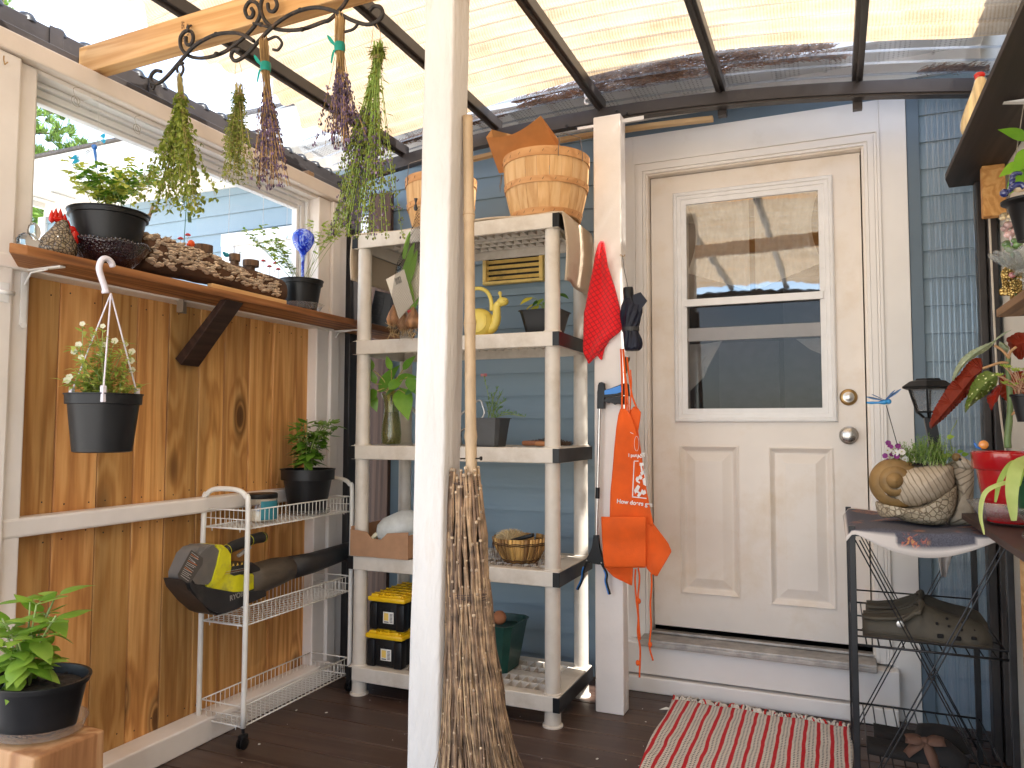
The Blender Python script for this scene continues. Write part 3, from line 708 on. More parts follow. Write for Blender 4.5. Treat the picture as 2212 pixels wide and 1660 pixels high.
# pine needles caught between roof and eave
NEED = plain('dead_pine_needles', (.20, .075, .03), .9, var=.4, vs=50, island=.5)
m = MB(); random.seed(5)
def needles(mb, x0, x1, y, n, spread, zt=.10):
    for i in range(n):
        x = rnd(x0, x1); e = 1-abs((x-(x0+x1)/2)/((x1-x0)/2))**2
        yy = y+rnd(-spread, spread)*max(.15, e); z = zc(x)+zt+.012+rnd(0, .014)*e
        an = random.gauss(0, .5); L = rnd(.02, .06)
        mb.tube([(x, yy, z), (x+L*.5*cos(an), yy+L*.5*sin(an), z+rnd(-.004, .01)), (x+L*cos(an), yy+L*sin(an), z+rnd(-.006, .012))], .0011, 3, cap=False)
needles(m, -1.30, -.55, 3.02, 1100, .03); needles(m, -.95, .0, 2.96, 2300, .045); needles(m, -.75, .05, 3.04, 1300, .03); needles(m, -2.0, -1.4, 3.12, 900, .03); needles(m, .32, .56, 3.2, 300, .02); needles(m, -1.3, -.4, 3.08, 1500, .03)
tag(m.build('fallen_pine_needles', NEED), 'rust brown pine needles heaped on the clear roof along the house eave', 'needle litter', kind='stuff')
m = MB()
m.box(-1.0, .02, 3.125, 3.2, zc(-.5)+.12, zc(-.5)+.145)
m.bm.free()

# ================================================================ POSTS AND BEAM
m = MB(); SH = Matrix(((1, 0, .0165, 0), (0, 1, 0, 0), (0, 0, 1, 0), (0, 0, 0, 1)))
m.box(-.962, -.878, 1.6, 1.69, 0, 2.62, .007, 3, SH)
bmesh.ops.subdivide_edges(m.bm, edges=[e for e in m.bm.edges if e.calc_length() > .5], cuts=60, use_grid_fill=True)
for v in m.bm.verts:
    v.co += Vector((1, .3, 0))*.0018*mnoise.noise(v.co*7)
tag(m.build('post', POSTW, None, True, auto=40), 'rough white painted centre post, nearest to the camera, with the broom against it', 'post')
m = MB(); m.box(-.903, -.785, 2.975, 3.055, 0, 2.445, .005, 2, Matrix(((1, 0, .0, 0), (0, 1, 0, 0), (0, 0, 1, 0), (0, 0, 0, 1))))
p = thing('post', 'white post beside the door carrying the red towel and the orange apron', 'post', (-.84, 3.01, 0))
m.build('shaft', WHITE, p)
for q in ((-.99, -.905, 3.03, 3.034, 2.425, 2.437), (-.785, -.70, 3.03, 3.034, 2.425, 2.442), (-.7845, -.782, 3.0, 3.03, .03, .13)): MB().box(*q, .001).build('bracket', WHITE2, p)
m = MB()
SHb = Matrix(((1, 0, 0, 0), (0, 1, 0, 0), (.02, 0, 1, .04), (0, 0, 0, 1)))
m.box(-2.205, 1.2, 1.61, 1.662, 2.272, 2.36, .003, 2, SHb)
bmt = thing('pine_beam', 'pale new pine beam crossing under the roof at upper left', 'beam', (-2.2, 1.63, 2.3))
m.build('timber', PINEX, bmt)
BURN = plain('mill_stamp_ink', (.14, .07, .03), .8)
for (s_, x, z, sz) in (('SPF', -1.755, 2.335, .017), ('No 2', -1.755, 2.300, .017), ('KD HT', -1.735, 2.317, .013)):
    text_part('mill_stamp', s_, sz, frame_of((x, 1.609, z), (0, 0, 1), (-1, 0, 0)), BURN, bmt, .0002)

# ================================================================ CLEAR END SHEET, RIGHT WALL
m = MB()
def f(a, b):
    x = .335+.150*a; return (x, 3.12+.009*cos(2*pi*x/.036), .05+b*2.33)
m.grid(f, 64, 2)
tag(m.build('corrugated_sheet', thin_glass('clear_wall_sheet', (.90, .94, 1.0), .10, rough=.06), None, True), 'clear corrugated plastic sheet standing upright between the door trim and the dark corner post', 'plastic sheet')
CREAM = plain('cream_wall_panel', (.78, .73, .64), .5, var=.04, vs=3, bump=.1)
rw = thing('cream_side_wall', 'cream panel wall behind the plant shelves on the right', 'wall', (.57, 2, 0))
MB().box(.555, .58, -1.0, 3.391, 0, 2.36, .003).box(.562, .578, 2.6, 3.360, 2.361, 2.64).build('panel', CREAM, rw)  # unseen top strip and longer ends added to keep stray sun out
MB().box(.437, .48, 2.28, 2.33, 0, .867, .004).build('framing_stud', PINEY, rw)

m = MB(); m.box(-2.24, -2.10, 3.30, 3.33, -.1, 2.37, .003)
tag(m.build('weathered_board', DARKWZ), 'dark weathered brown board standing upright behind the shelving in the corner', 'board')
# ================================================================ TREES OUTSIDE
PINEL = leafmat('conifer_needles', (.035, .09, .015), (.20, .34, .05), .3, .6)
BARK = plain('conifer_bark', (.10, .07, .05), .9, var=.3, bump=.8, bs=40)
def conifer(x, y, h, r, lab, seed, n=34, low=.15):
    n = int(n*1.7)
    random.seed(seed)
    t = thing('conifer_tree', lab, 'tree', (x, y, -.35))
    MB().tube([(x, y, -.35), (x+.1, y, h*.5), (x, y+.1, h)], [.16, .10, .02], 8).build('trunk', BARK, t, True)
    cm, br = MB(), MB()
    for i in range(n):
        z = h*(low+(1-low)*i/n); a = rnd(0, 2*pi); L = r*(1-.75*((z/h)-low)/(1-low))*rnd(.6, 1.1)
        d = Vector((cos(a), sin(a), rnd(.0, .35))).normalized(); base = Vector((x, y, z))
        tip = base+d*L; br.tube([base, base+d*L*.6, tip], [.03, .018, .006], 4, cap=False)
        for k in range(34):
            s_ = rnd(.2, 1.05); c = base+d*L*s_+Vector((rnd(-.28, .28), rnd(-.28, .28), rnd(-.14, .16)))*L*.6
            nn = 22
            sp = Vector((rnd(-1, 1), rnd(-1, 1), rnd(-.1, .9))).normalized()
            for q in range(nn):
                dd = (sp+Vector((rnd(-1, 1), rnd(-1, 1), rnd(-.7, .9)))*.75).normalized()
                b0 = c+dd*.02; Ln = rnd(.06, .13); sd_ = dd.orthogonal().normalized()*.009
                cm.quad(b0-sd_, b0+sd_, b0+dd*Ln+sd_*.2, b0+dd*Ln-sd_*.2)
    br.build('branches', BARK, t); cm.build('crown', PINEL, t)
conifer(-9.2, 5.6, 6.4, 2.3, 'bushy green conifer at the far left edge of the window view', 3, 40, .12)
conifer(-10.2, 8.6, 6.3, 2.6, 'rounded pale green conifer behind the house eave, further back', 9, 34, .1)
conifer(-9.3, 3.9, 3.5, 1.7, 'low bright green conifer under the eave corner beside the rooster', 21, 26, .05)
conifer(-6.5, 11.5, 5.6, 2.2, 'distant conifer tops just above the middle of the fascia', 33, 26, .3)

# ================================================================ SHARED BUILDERS
def potmesh(c, rt_, rb, h, lip=.008, liph=.02, n=40, sx=1, sy=1, t=.003, holes=False):
    m = MB()
    prof = [(0, .001), (rb*.9, .001), (rb, .004), (rt_-(rt_-rb)*liph/h-.001, h-liph), (rt_+lip*.35, h-liph+.001), (rt_+lip*.5, h-.004), (rt_+lip, h-.003), (rt_+lip, h), (rt_-.001, h), (rt_-t-.001, h-.01), (rb-t, .01), (0, .01)]
    m.lathe(prof, c, n, sx, sy); return m
def soil(c, r, sx=1, sy=1, n=24):
    m = MB()
    m.lathe([(0, .006), (r*.35, .004), (r*.7, .001), (r, -.003)], c, n, sx, sy)
    for v in m.bm.verts: v.co.z += rnd(-.003, .004)
    for i in range(60):
        a, q = rnd(0, 2*pi), r*math.sqrt(random.random())*.95; s_ = rnd(.001, .004)
        m.ball((c[0]+q*cos(a)*sx, c[1]+q*sin(a)*sy, c[2]+.003), s_, 5)
    return m
BASIL = leafmat('basil_leaf', (.05, .17, .012), (.22, .40, .05), .35, .32)
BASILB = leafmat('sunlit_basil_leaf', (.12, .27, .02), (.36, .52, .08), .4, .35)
PARS = leafmat('parsley_leaf', (.16, .34, .04), (.55, .62, .12), .45, .45)
VIOL = leafmat('sunlit_viola_leaf', (.28, .40, .07), (.62, .68, .20), .45)  # greens raised so the leaves look sunlit
PETAL = plain('pale_petal', (.82, .80, .62), .6, trans=.4, bump=0, var=.05)
STEM = plain('green_stem', (.24, .32, .09), .5, var=.2)
def basil_plant(root, top_c, R, H, n_stems, leafL, seed, lean=(0, 0), mat=BASIL, spread=1.0):
    random.seed(seed); c = Vector(top_c); st, lf = MB(), MB()
    for i in range(n_stems):
        a = 2*pi*i/n_stems+rnd(-.4, .4); hh = H*rnd(.55, 1.0); rr = R*rnd(.25, 1)*spread
        tipp = c+Vector((cos(a)*rr+lean[0], sin(a)*rr+lean[1], hh))
        P = catmull([c+Vector((cos(a)*.012, sin(a)*.012, -.01)), c+Vector((cos(a)*rr*.35, sin(a)*rr*.35, hh*.5)), tipp], 5)
        st.tube(P, .0022, 5)
        nodes = max(2, int(hh/(leafL*.62)))
        for k in range(nodes+1):
            q = P[min(len(P)-1, int((len(P)-1)*(.30+.70*k/nodes)))]; ph = (k % 2)*pi/2+a+rnd(-.3, .3); top = k == nodes
            for s_ in ((0, 1, 2, 3) if top else (0, 1)):
                b = ph+s_*(pi/2 if top else pi); L = leafL*(rnd(.5, .75) if top and s_ > 1 else rnd(.75, 1.15)); el = rnd(.1, .7) if top else rnd(-.35, .45)
                d = Vector((cos(b)*cos(el), sin(b)*cos(el), sin(el)))
                q2 = q+d*leafL*.18; st.tube([q, q2], .0012, 4, cap=False)
                lf.leaf(q2, d, (0, 0, 1), L, L*rnd(.62, .74), curl=rnd(.1, .6), fold=rnd(-.4, -.1), seg=6)
    st.build('stems', STEM, root, True); lf.build('leaves', mat, root, True)
def fern_leaf(mb, p, d, L, W):
    """lobed parsley-like leaf cluster"""
    d = Vector(d).normalized(); s_ = d.cross(Vector((0, 0, 1)));
    if s_.length < .1: s_ = Vector((1, 0, 0))
    s_.normalize()
    for (t, a, l) in ((.0, .95, .55), (.0, -.95, .55), (.30, .7, .55), (.30, -.7, .55), (.5, 0, .62), (.12, 1.5, .4), (.12, -1.5, .4)):
        dd = (d*cos(a)+s_*sin(a)+Vector((0, 0, rnd(-.2, .2)))); mb.leaf(Vector(p)+d*L*t, dd, (0, 0, 1), L*l, W*.5, curl=rnd(0, .5), fold=-.2, seg=3)

# ================================================================ LEFT WINDOW SHELF
SH_Z = 1.619
shf = thing('window_shelf', 'long scorched brown wall shelf running under the porch window', 'shelf', (-2.05, 2.1, 1.6))
m = MB(); v = [(-2.145, 1.44), (-2.13, 1.395), (-1.965, 1.262), (-1.95, 1.30), (-1.95, 3.30), (-2.145, 3.30)]
m.prism([(p[0], p[1]) for p in v], .026, Matrix(((1, 0, 0, 0), (0, 0, 1, 0), (0, -1, 0, SH_Z), (0, 0, 0, 1))), .002)
m.build('board', SHELFW, shf)
def bracket(y, x1, zl):
    m = MB(); m.box(-2.149, -2.143, y-.009, y+.009, 1.592-zl, 1.592, .001); m.box(-2.149, x1, y-.009, y+.009, 1.587, 1.592, .001)
    m.tube([(-2.143, y, 1.55), (-2.118, y, 1.583), (-2.05, y, 1.587)], .003, 6); m.lathe([(.009, 0), (.009, .003), (0, .003)], (0, 0, 0), 14, M=Matrix.Translation((-2.143, y, 1.592-zl)) @ Matrix.Rotation(pi/2, 4, 'Y'))
    return m
bracket(1.425, -1.985, .16).build('bracket', VINYL, shf, True, auto=40); bracket(2.895, -1.965, .19).build('bracket', VINYL, shf, True, auto=40)
m = MB(); m.beam((-1.985, 2.075, 1.605), (-2.185, 2.065, 1.375), .088, .038, (0, 0, 1), .002)
for v_ in m.bm.verts:
    if v_.co.z > 1.592: v_.co.z = 1.592
    if v_.co.x < -2.197: v_.co.x = -2.197
m.build('diagonal_brace', DARKW, shf)
MB().box(-2.13, -2.10, 1.96, 1.964, 1.545, 1.59).box(-2.13, -2.125, 1.964, 2.0, 1.545, 1.59).build('angle_plate', plain('zinc_plate', (.45, .42, .36), .4, metal=.8), shf)

# rooster figurine
rx, ry = -2.045, 1.425
ro = thing('rooster_figurine', 'glass rooster with red comb and scaly brown body at the left of the window shelf', 'figurine', (rx, ry, SH_Z))
def scaled_glass(name, c1, c2, sc=90):
    m, nt, out = newmat(name); b = N(nt, 'ShaderNodeBsdfPrincipled', Roughness=.15); b.inputs['Coat Weight'].default_value = .6
    v = N(nt, 'ShaderNodeTexVoronoi', Scale=sc); v.feature = 'DISTANCE_TO_EDGE'; vec = coords(nt); nt.links.new(vec, v.inputs['Vector'])
    f = ramp(nt, v.outputs['Distance'], [(.02, 0.0), (.16, 1.0)]); nt.links.new(mixc(nt, f, c1, c2), b.inputs['Base Color'])
    bp = N(nt, 'ShaderNodeBump', Strength=.8, Distance=.004); nt.links.new(f, bp.inputs['Height']); nt.links.new(bp.outputs[0], b.inputs['Normal']); nt.links.new(b.outputs[0], out.inputs[0]); return m
m = MB(); m.lathe([(0, .0), (.035, .001), (.05, .012), (.053, .03), (.046, .055), (.032, .078), (.022, .095), (.017, .108), (.012, .116), (0, .119)], (rx+.008, ry+.015, SH_Z), 24, sx=.8, sy=1.05)
for v_ in m.bm.verts: v_.co.y += .018*((v_.co.z-SH_Z)/.12)
m.build('body', scaled_glass('rooster_scales', (.045, .03, .02), (.25, .19, .12)), ro, True)
REDG = plain('red_glass', (.75, .01, .005), .1, coat=.8, bump=0, trans=.25)
m = MB()
for i, (dy, dz, h) in enumerate(((-.028, .112, .034), (-.012, .118, .036), (.006, .12, .036), (.024, .115, .03), (.038, .106, .022))):
    m.lathe([(0, -.008), (.009, 0), (.007, h*.5), (0, h)], (rx+.008, ry+.02+dy*.75, SH_Z+dz-.005), 10, sx=.6)
m.ball((rx+.008, ry+.02, SH_Z+.115), .014, 10, (.6, 2.1, .6)); m.build('comb', REDG, ro, True)
m = MB(); m.ball((rx+.008, ry+.07, SH_Z+.075), .017, 12, (.7, .9, 1.4)); m.ball((rx+.008, ry+.062, SH_Z+.098), .012, 10, (.6, 1.2, .8)); m.build('wattle', REDG, ro, True)
CLG = glassmat('clear_glass', (.93, .97, .95), .03, 1.3)
m = MB(); m.ball((rx, ry-.06, SH_Z+.03), .026, 14, (.6, 1.3, 1.1)); m.ball((rx, ry-.045, SH_Z+.065), .02, 12, (.4, 1, 1.3)); m.build('tail', CLG, ro, True)

# black-red textured glass bowl, round black pot with parsley
bx, by = -2.045, 1.612
bo = thing('textured_glass_bowl', 'dark red-black textured glass bowl with beaded scalloped rim under the round pot', 'bowl', (bx, by, SH_Z))
DRG, nt, out = newmat('dark_ruby_glass'); b = N(nt, 'ShaderNodeBsdfPrincipled', Roughness=.10); b.inputs['Coat Weight'].default_value = 1
v = N(nt, 'ShaderNodeTexVoronoi', Scale=150); nt.links.new(coords(nt), v.inputs['Vector']); b.inputs['Base Color'].default_value = (.012, .004, .008, 1)
bp = N(nt, 'ShaderNodeBump', Strength=1, Distance=.003); nt.links.new(v.outputs['Distance'], bp.inputs['Height']); nt.links.new(bp.outputs[0], b.inputs['Normal']); nt.links.new(b.outputs[0], out.inputs[0])
m = MB(); m.lathe([(0, .002), (.055, .002), (.062, .006), (.088, .03), (.106, .052), (.114, .070), (.118, .072), (.115, .066), (.1, .045), (.06, .012), (0, .01)], (bx, by, SH_Z), 72)
for v_ in m.bm.verts:
    a = math.atan2(v_.co.y-by, v_.co.x-bx); r = math.hypot(v_.co.x-bx, v_.co.y-by)
    if r > .08: v_.co.z += .006*abs(sin(a*4))*(r-.08)/.035
m.build('glass_body', DRG, bo, True)
m = MB()
for i in range(64):
    a = 2*pi*i/64; m.ball((bx+.117*cos(a), by+.117*sin(a), SH_Z+.073+.006*abs(sin(a*4))), .0045, 6)
m.build('beaded_rim', DRG, bo, True)
pp = thing('potted_parsley', 'low round black pot of yellow-green parsley standing in the dark glass bowl', 'potted plant', (bx, by, SH_Z+.06))
potmesh((bx, by, SH_Z+.06), .110, .085, .118, .006, .018).build('pot', BLACKP, pp, True, auto=35)
soil((bx, by, SH_Z+.16), .10).build('soil', SOIL, pp)
random.seed(31); st, lf, lfy = MB(), MB(), MB()
fronds = [(155, 352, 1), (200, 372, 1), (250, 368, 1), (278, 352, 1), (175, 385, 0), (205, 395, 0), (232, 392, 0), (262, 400, 1), (300, 378, 0), (330, 372, 0), (345, 385, 0), (225, 360, 0), (190, 405, 1), (245, 415, 0), (215, 420, 1), (275, 415, 0), (300, 400, 1), (180, 372, 0), (260, 430, 0), (235, 435, 1), (315, 392, 0), (165, 402, 1)]
for (u, v, yel) in fronds:
    p = at(u, v, X=bx+rnd(-.06, .06)); base = Vector((bx+rnd(-.05, .05), by+rnd(-.05, .05), SH_Z+.16))
    mid = (base+p)/2+Vector((0, rnd(-.01, .01), rnd(.005, .03))); P = catmull([base, mid, p], 6); st.tube(P, .0012, 4, cap=False)
    tgt = lfy if yel else lf
    for k in range(9):
        q = P[-1-int(k*.7)]+Vector((rnd(-.02, .02), rnd(-.02, .02), rnd(-.01, .014))); fern_leaf(tgt, q, (rnd(-1, 1), rnd(-1, 1), rnd(-.3, .5)), rnd(.026, .042), .030)
st.build('stems', STEM, pp); lf.build('leaves', leafmat('parsley_green', (.10, .28, .03), (.30, .50, .08), .45), pp, True); lfy.build('yellow_leaves', leafmat('parsley_yellow', (.50, .56, .08), (.80, .82, .25), .45), pp, True)
# clothes pin
CP = plain('weathered_pin_wood', (.42, .31, .19), .8, var=.2)
p = at(323, 464, X=-1.99); cpn = thing('clothes_pin', 'old wooden clothes pin clipped on the rim of the round black pot', 'clothes pin', p)
MB().beam(p+Vector((0, -.022, -.018)), p+Vector((0, .03, .028)), .009, .005).build('peg', CP, cpn); MB().beam(p+Vector((0, -.004, -.022)), p+Vector((0, .012, .034)), .009, .005).build('peg', CP, cpn)
# dragonfly on its stake
DB = plain('bright_blue_paint', (.02, .16, .55), .3, coat=.4, bump=0); WINGC = thin_glass('clear_wing', (.92, .96, 1), .12, milk=.15); WINGB = plain('turquoise_wing_tip', (.02, .42, .70), .3, trans=.4, bump=0)
df = thing('dragonfly_ornament', 'blue dragonfly ornament with clear turquoise-tipped wings over the parsley pot', 'ornament', at(205, 320, X=-2.03))
P = [at(204, 318, X=-2.03), at(206, 335, X=-2.03), at(208, 362, X=-2.02)]
MB().tube(P, [.0045, .004, .0025], 8).ball(P[0], .0085, 10).build('body', DB, df, True)
def wing(a, b, w, tipf):
    a, b = Vector(a), Vector(b); m1, m2 = MB(), MB(); d = b-a; n_ = Vector((.9, -.3, .2))
    m1.leaf(a, d, n_, d.length*.8, w, 0, 0, 5, prof=[.25, .6, .85, .98, 1, .9]); m2.leaf(a+d*.74, d, n_, d.length*.32, w*.95, 0, 0, 5, prof=[.9, 1, .95, .8, .55, .1]); return m1, m2
for (u, v) in ((225, 291), (226, 303), (156, 343), (159, 352)):
    w1, w2 = wing(P[0]+Vector((0, 0, -.004)), at(u, v, X=-2.03+rnd(-.01, .01)), .013, 1)
    k = w1.build('wing', WINGC, df); w2.build('wing_tip', WINGB, k)
m = MB()
for i in range(8):
    a = P[0]+Vector((0, 0, -.012-.003*(i//2))); s_ = 1 if i % 2 else -1
    m.tube([a, a+Vector((0, s_*.016, -.002-.002*(i//2))), a+Vector((0, s_*.028, -.012-.004*(i//2)))], .0006, 4)
m.build('legs', BLACKM, df)
MB().tube([P[2], Vector((bx+.01, by+.012, SH_Z+.12))], .0010, 5).build('stake', BLACKM, df)

# log with shelf fungi, small plank, stumps, fairy bits
log = thing('fungus_log', 'brown rotting log crusted with pale shelf fungi lying on the window shelf', 'log', (-2.03, 2.05, SH_Z+.02))
LOGM = plain('rotten_bark', (.12, .05, .02), .9, var=.5, vs=14, bump=1, bs=40, dirt=(.03, .018, .012), dirt_s=7, dirt_lo=.45, dirt_hi=.7, stretch=(1, .35, 1))
A_, B_ = Vector((-2.045, 1.715, SH_Z+.078)), Vector((-2.035, 2.37, SH_Z+.068)); La = B_-A_
def logpt(t, a, k=1.0):
    r = (.058-.008*t+.005*sin(t*9))*(1+.10*mnoise.noise(Vector((t*6, cos(a)*1.5, sin(a)*1.5)))); c = A_+La*t+Vector((0, 0, .008*sin(t*5)))
    return c+Vector((cos(a), 0, sin(a)))*r*k
m = MB(); m.grid(lambda a, b: logpt(a, b*2*pi), 60, 28)
m.grid(lambda a, b: logpt(0, b*2*pi, a)+Vector((0, -.012*(1-a*a), 0)), 4, 28); m.grid(lambda a, b: logpt(1, b*2*pi, a)+Vector((0, .01*(1-a*a), 0)), 4, 28)
for v_ in m.bm.verts: v_.co += v_.co.normalized()*.003*mnoise.noise(v_.co*60)
bmesh.ops.remove_doubles(m.bm, verts=m.bm.verts, dist=.0004); m.build('log_body', LOGM, log, True)
FUNG = plain('shelf_fungus', (.64, .49, .36), .8, var=.25, vs=60, island=.35, bump=.3, bs=100)
m = MB(); random.seed(12)
for i in range(520):
    t = random.random()**.9*.93; a = radians(rnd(-32, 62) if t > .18 else rnd(-45, 88))
    lo = radians(2-30*t); 
    if t > .5 and a > radians(38): continue
    if mnoise.noise(Vector((t*9, a*2.2, 3))) < -.22: continue
    p = logpt(t, a); o = Vector((cos(a), 0, sin(a))); d = Vector((o.x, rnd(-.35, .35), .25)).normalized(); s_ = rnd(.007, .0155)*(1-.25*t)
    nrm = Vector((-.3+rnd(-.2, .2), rnd(-.3, .3), 1)).normalized(); sd_ = d.cross(nrm).normalized()
    ring = [p+sd_*s_*cos(q)*1.15+d*s_*(sin(q)*.8+.35) for q in [2*pi*j/9 for j in range(9)]]
    top = [m.bm.verts.new(r_+nrm*(.0012+.002*sin(j*2.3))) for j, r_ in enumerate(ring)]; bot = [m.bm.verts.new(r_-nrm*.0012*1) for r_ in ring]
    c = m.bm.verts.new(p+d*s_*.2-nrm*.001); c2 = m.bm.verts.new(p-d*s_*.2-nrm*.004)
    for j in range(9):
        k = (j+1) % 9; m.bm.faces.new((c, top[j], top[k])); m.bm.faces.new((top[j], bot[j], bot[k], top[k])); m.bm.faces.new((c2, bot[k], bot[j]))
m.build('shelf_fungi', FUNG, log, True, auto=50)
m = MB(); m.box(-1.985, -1.962, 1.955, 2.34, SH_Z+.001, SH_Z+.017, .0015); tag(m.build('wood_strip', PINEY), 'small pale pine strip lying along the front edge of the window shelf below the log', 'wood strip')
STUMP = plain('stump_bark', (.16, .09, .05), .9, var=.5, vs=70, bump=1, bs=120, stretch=(1, 1, .15)); CUT = plain('cut_wood', (.34, .22, .12), .8)
for i, (u, v, r, h, lab) in enumerate(((438, 540, .034, .030, 'largest bark-edged wood slice, on top of the log beside the orange snail'), (507, 557, .020, .026, 'smallest bark-edged wood slice, beside the blue bird on the log'), (542, 570, .030, .024, 'flat bark-edged wood slice left of the right-hand red mushrooms'))):
    p = at(u, v, X=-2.055); t = thing('wood_slice', lab, 'wood slice', p-Vector((0, 0, h*.5)), 'wood slices on the log')
    MB().lathe([(0, 0), (r, 0), (r*1.02, h*.5), (r*1.01, h)], p-Vector((0, 0, h*.5)), 26, wob=.03).build('bark', STUMP, t, True, auto=40); MB().lathe([(0, h+.0005), (r*1.0, h)], p-Vector((0, 0, h*.5)), 26, wob=.03).build('cut_face', CUT, t)
    MB().box(p.x-.012, p.x+.012, p.y-.01, p.y+.01, p.z-h*.5-.035, p.z-h*.5+.001).build('peg', STUMP, t)
REDP = plain('red_painted_clay', (.55, .03, .03), .5, var=.2, bump=0)
def mush(pts, lab):
    p0 = at(*pts[0], X=-2.06); t = thing('mushroom_ornament', lab, 'ornament', p0, 'tiny red mushroom picks')
    for (u, v) in pts:
        p = at(u, v, X=-2.06); MB().lathe([(.010, 0), (.009, .003), (.005, .0065), (0, .008)], p, 14).build('cap', REDP, t, True); MB().tube([p+Vector((0, .0, .002)), p+Vector((rnd(-.004, .004), rnd(-.006, .006), -.038))], .0011, 5).build('stalk', plain('mushroom_stalk', (.6, .5, .4), .6, bump=0), t)
mush([(390, 517), (406, 509)], 'pair of tiny red mushrooms at the left end of the log'); mush([(569, 565), (595, 570), (582, 577), (601, 583)], 'cluster of four tiny red mushrooms at the right end of the log')
p = at(413, 527, X=-2.04); sn = thing('snail_ornament', 'tiny orange snail ornament on top of the log', 'ornament', p)
MB().lathe([(0, -.006), (.012, -.005), (.014, 0), (.012, .005), (0, .007)], (0, 0, 0), 20, M=Matrix.Translation(p) @ Matrix.Rotation(pi/2, 4, 'Y')).build('shell', plain('orange_glaze', (.80, .10, .02), .3, bump=0), sn, True); MB().ball(p+Vector((0, -.012, -.006)), .006, 8, (.8, 1.6, .8)).build('head', plain('orange_glaze_b', (.75, .08, .02), .3, bump=0), sn, True)
p = at(489, 551, X=-2.05); sn = thing('bird_ornament', 'tiny turquoise bird ornament on top of the log', 'ornament', p)
TQ = plain('turquoise_glaze', (.02, .28, .38), .3, bump=0); MB().ball(p, .011, 12, (.8, 1.2, .8)).build('body', TQ, sn, True); MB().ball(p+Vector((0, -.012, .004)), .006, 8).build('head', TQ, sn, True)
# miniature street lamp
GRN = plain('green_painted_wire', (.03, .16, .11), .4, bump=0); MG = glassmat('mini_glass', (.9, .97, .95), .05, 1.2)
top = at(403, 433, X=-2.1); bot = at(397, 533, X=-2.1); ml = thing('miniature_street_lamp', 'miniature green two-lantern street lamp with a hanging tag stuck behind the log', 'ornament', bot)
MB().tube([bot, top], .0014, 6).ball(top, .004, 8).build('pole', GRN, ml, True)
for s_ in (-1, 1):
    c = top+Vector((0, s_*.017, -.016)); MB().tube(catmull([top+Vector((0, 0, -.004)), top+Vector((0, s_*.012, .002)), c+Vector((0, 0, .009))], 4), .0009, 5).build('arm', GRN, ml)
    k = MB().lathe([(.008, .004), (.004, .008), (0, .010)], c, 8).lathe([(.003, -.012), (.004, -.010), (0, -.010)], c, 8).build('lantern', GRN, ml); MB().lathe([(.0035, -.010), (.0072, .003)], c, 8).build('lantern_glass', MG, k)
p = at(409, 470, X=-2.09); m = MB(); m.box(-.001, .001, -.008, .008, -.018, .018, M=Matrix.Translation(p) @ Matrix.Rotation(.15, 4, 'X')); m.build('tag', plain('green_tag', (.12, .22, .14), .6, bump=0), ml)
# right pot, clear dish, blue globe
qx, qy = -2.035, 2.515
ds = thing('clear_glass_dish', 'clear ribbed glass dish under the black pot at the right end of the window shelf', 'dish', (qx, qy, SH_Z))
CRY = thin_glass('clear_pressed_glass', (.90, .94, .94), .16, rough=.05, milk=.10, wav=.7, wscale=120)
MB().lathe([(0, .002), (.072, .002), (.078, .006), (.092, .03), (.097, .032)], (qx, qy, SH_Z), 60, wob=.004).build('glass_body', CRY, ds, True)
pt = thing('potted_columbine', 'black pot of thin yellow-green fronds standing in the clear dish', 'potted plant', (qx, qy, SH_Z+.006))
potmesh((qx, qy, SH_Z+.006), .086, .066, .126, .006, .020).build('pot', BLACKP, pt, True, auto=35); soil((qx, qy, SH_Z+.115), .078).build('soil', SOIL, pt)
random.seed(8); st, lf = MB(), MB()
for (u, v, dx) in ((530, 500, 0), (563, 492, -.01), (588, 493, .0), (545, 512, 0), (597, 520, -.02), (605, 535, .02), (612, 545, .0), (610, 562, .03), (622, 575, 0), (700, 487, .03), (715, 500, .02), (722, 475, .03), (742, 490, .05), (750, 483, .05), (678, 484, .0), (692, 510, .02), (590, 540, 0), (575, 520, 0)):
    p = at(u, v, X=qx+dx); base = Vector((qx+rnd(-.02, .02), qy+rnd(-.02, .02), SH_Z+.1)); P = catmull([base, (base+p)/2+Vector((0, 0, rnd(.0, .02))), p], 7); st.tube(P, .0011, 4, cap=False)
    for k in range(6):
        q = P[-1-int(k*.8)]+Vector((rnd(-.012, .012), rnd(-.012, .012), rnd(-.006, .008))); fern_leaf(lf, q, (rnd(-1, 1), rnd(-1, 1), rnd(-.2, .4)), rnd(.022, .036), .026)
st.build('stems', STEM, pt); lf.build('leaves', PARS, pt, True)
m, nt, out = newmat('blue_swirl_glass'); b = N(nt, 'ShaderNodeBsdfPrincipled', Roughness=.05); b.inputs['Coat Weight'].default_value = 1
nv = noise(nt, coords(nt, (1, 1, .55)), 42, 3, .5, 1.8); cc = ramp(nt, nv, [(.38, (.005, .02, .45)), (.50, (.01, .10, .85)), (.58, (.45, .65, .98)), (.66, (.02, .06, .75))]); nt.links.new(cc, b.inputs['Base Color'])
tl = N(nt, 'ShaderNodeBsdfTranslucent'); nt.links.new(cc, tl.inputs[0]); ms = N(nt, 'ShaderNodeMixShader', Fac=.35); nt.links.new(b.outputs[0], ms.inputs[1]); nt.links.new(tl.outputs[0], ms.inputs[2]); nt.links.new(ms.outputs[0], out.inputs[0])
p = at(655, 518, X=qx+.01); rr_ = .046
o = MB().lathe([(.005, SH_Z+.1-p.z), (.0065, -.095), (.009, -.07), (.016, -.055), (.030, -.038), (.041, -.018), (.046, .002), (.042, .022), (.028, .038), (.010, .0455), (0, .046)], p, 32).build('watering_globe', m, None, True)
tag(o, 'bright blue swirled glass watering globe stuck in the black pot', 'watering globe')
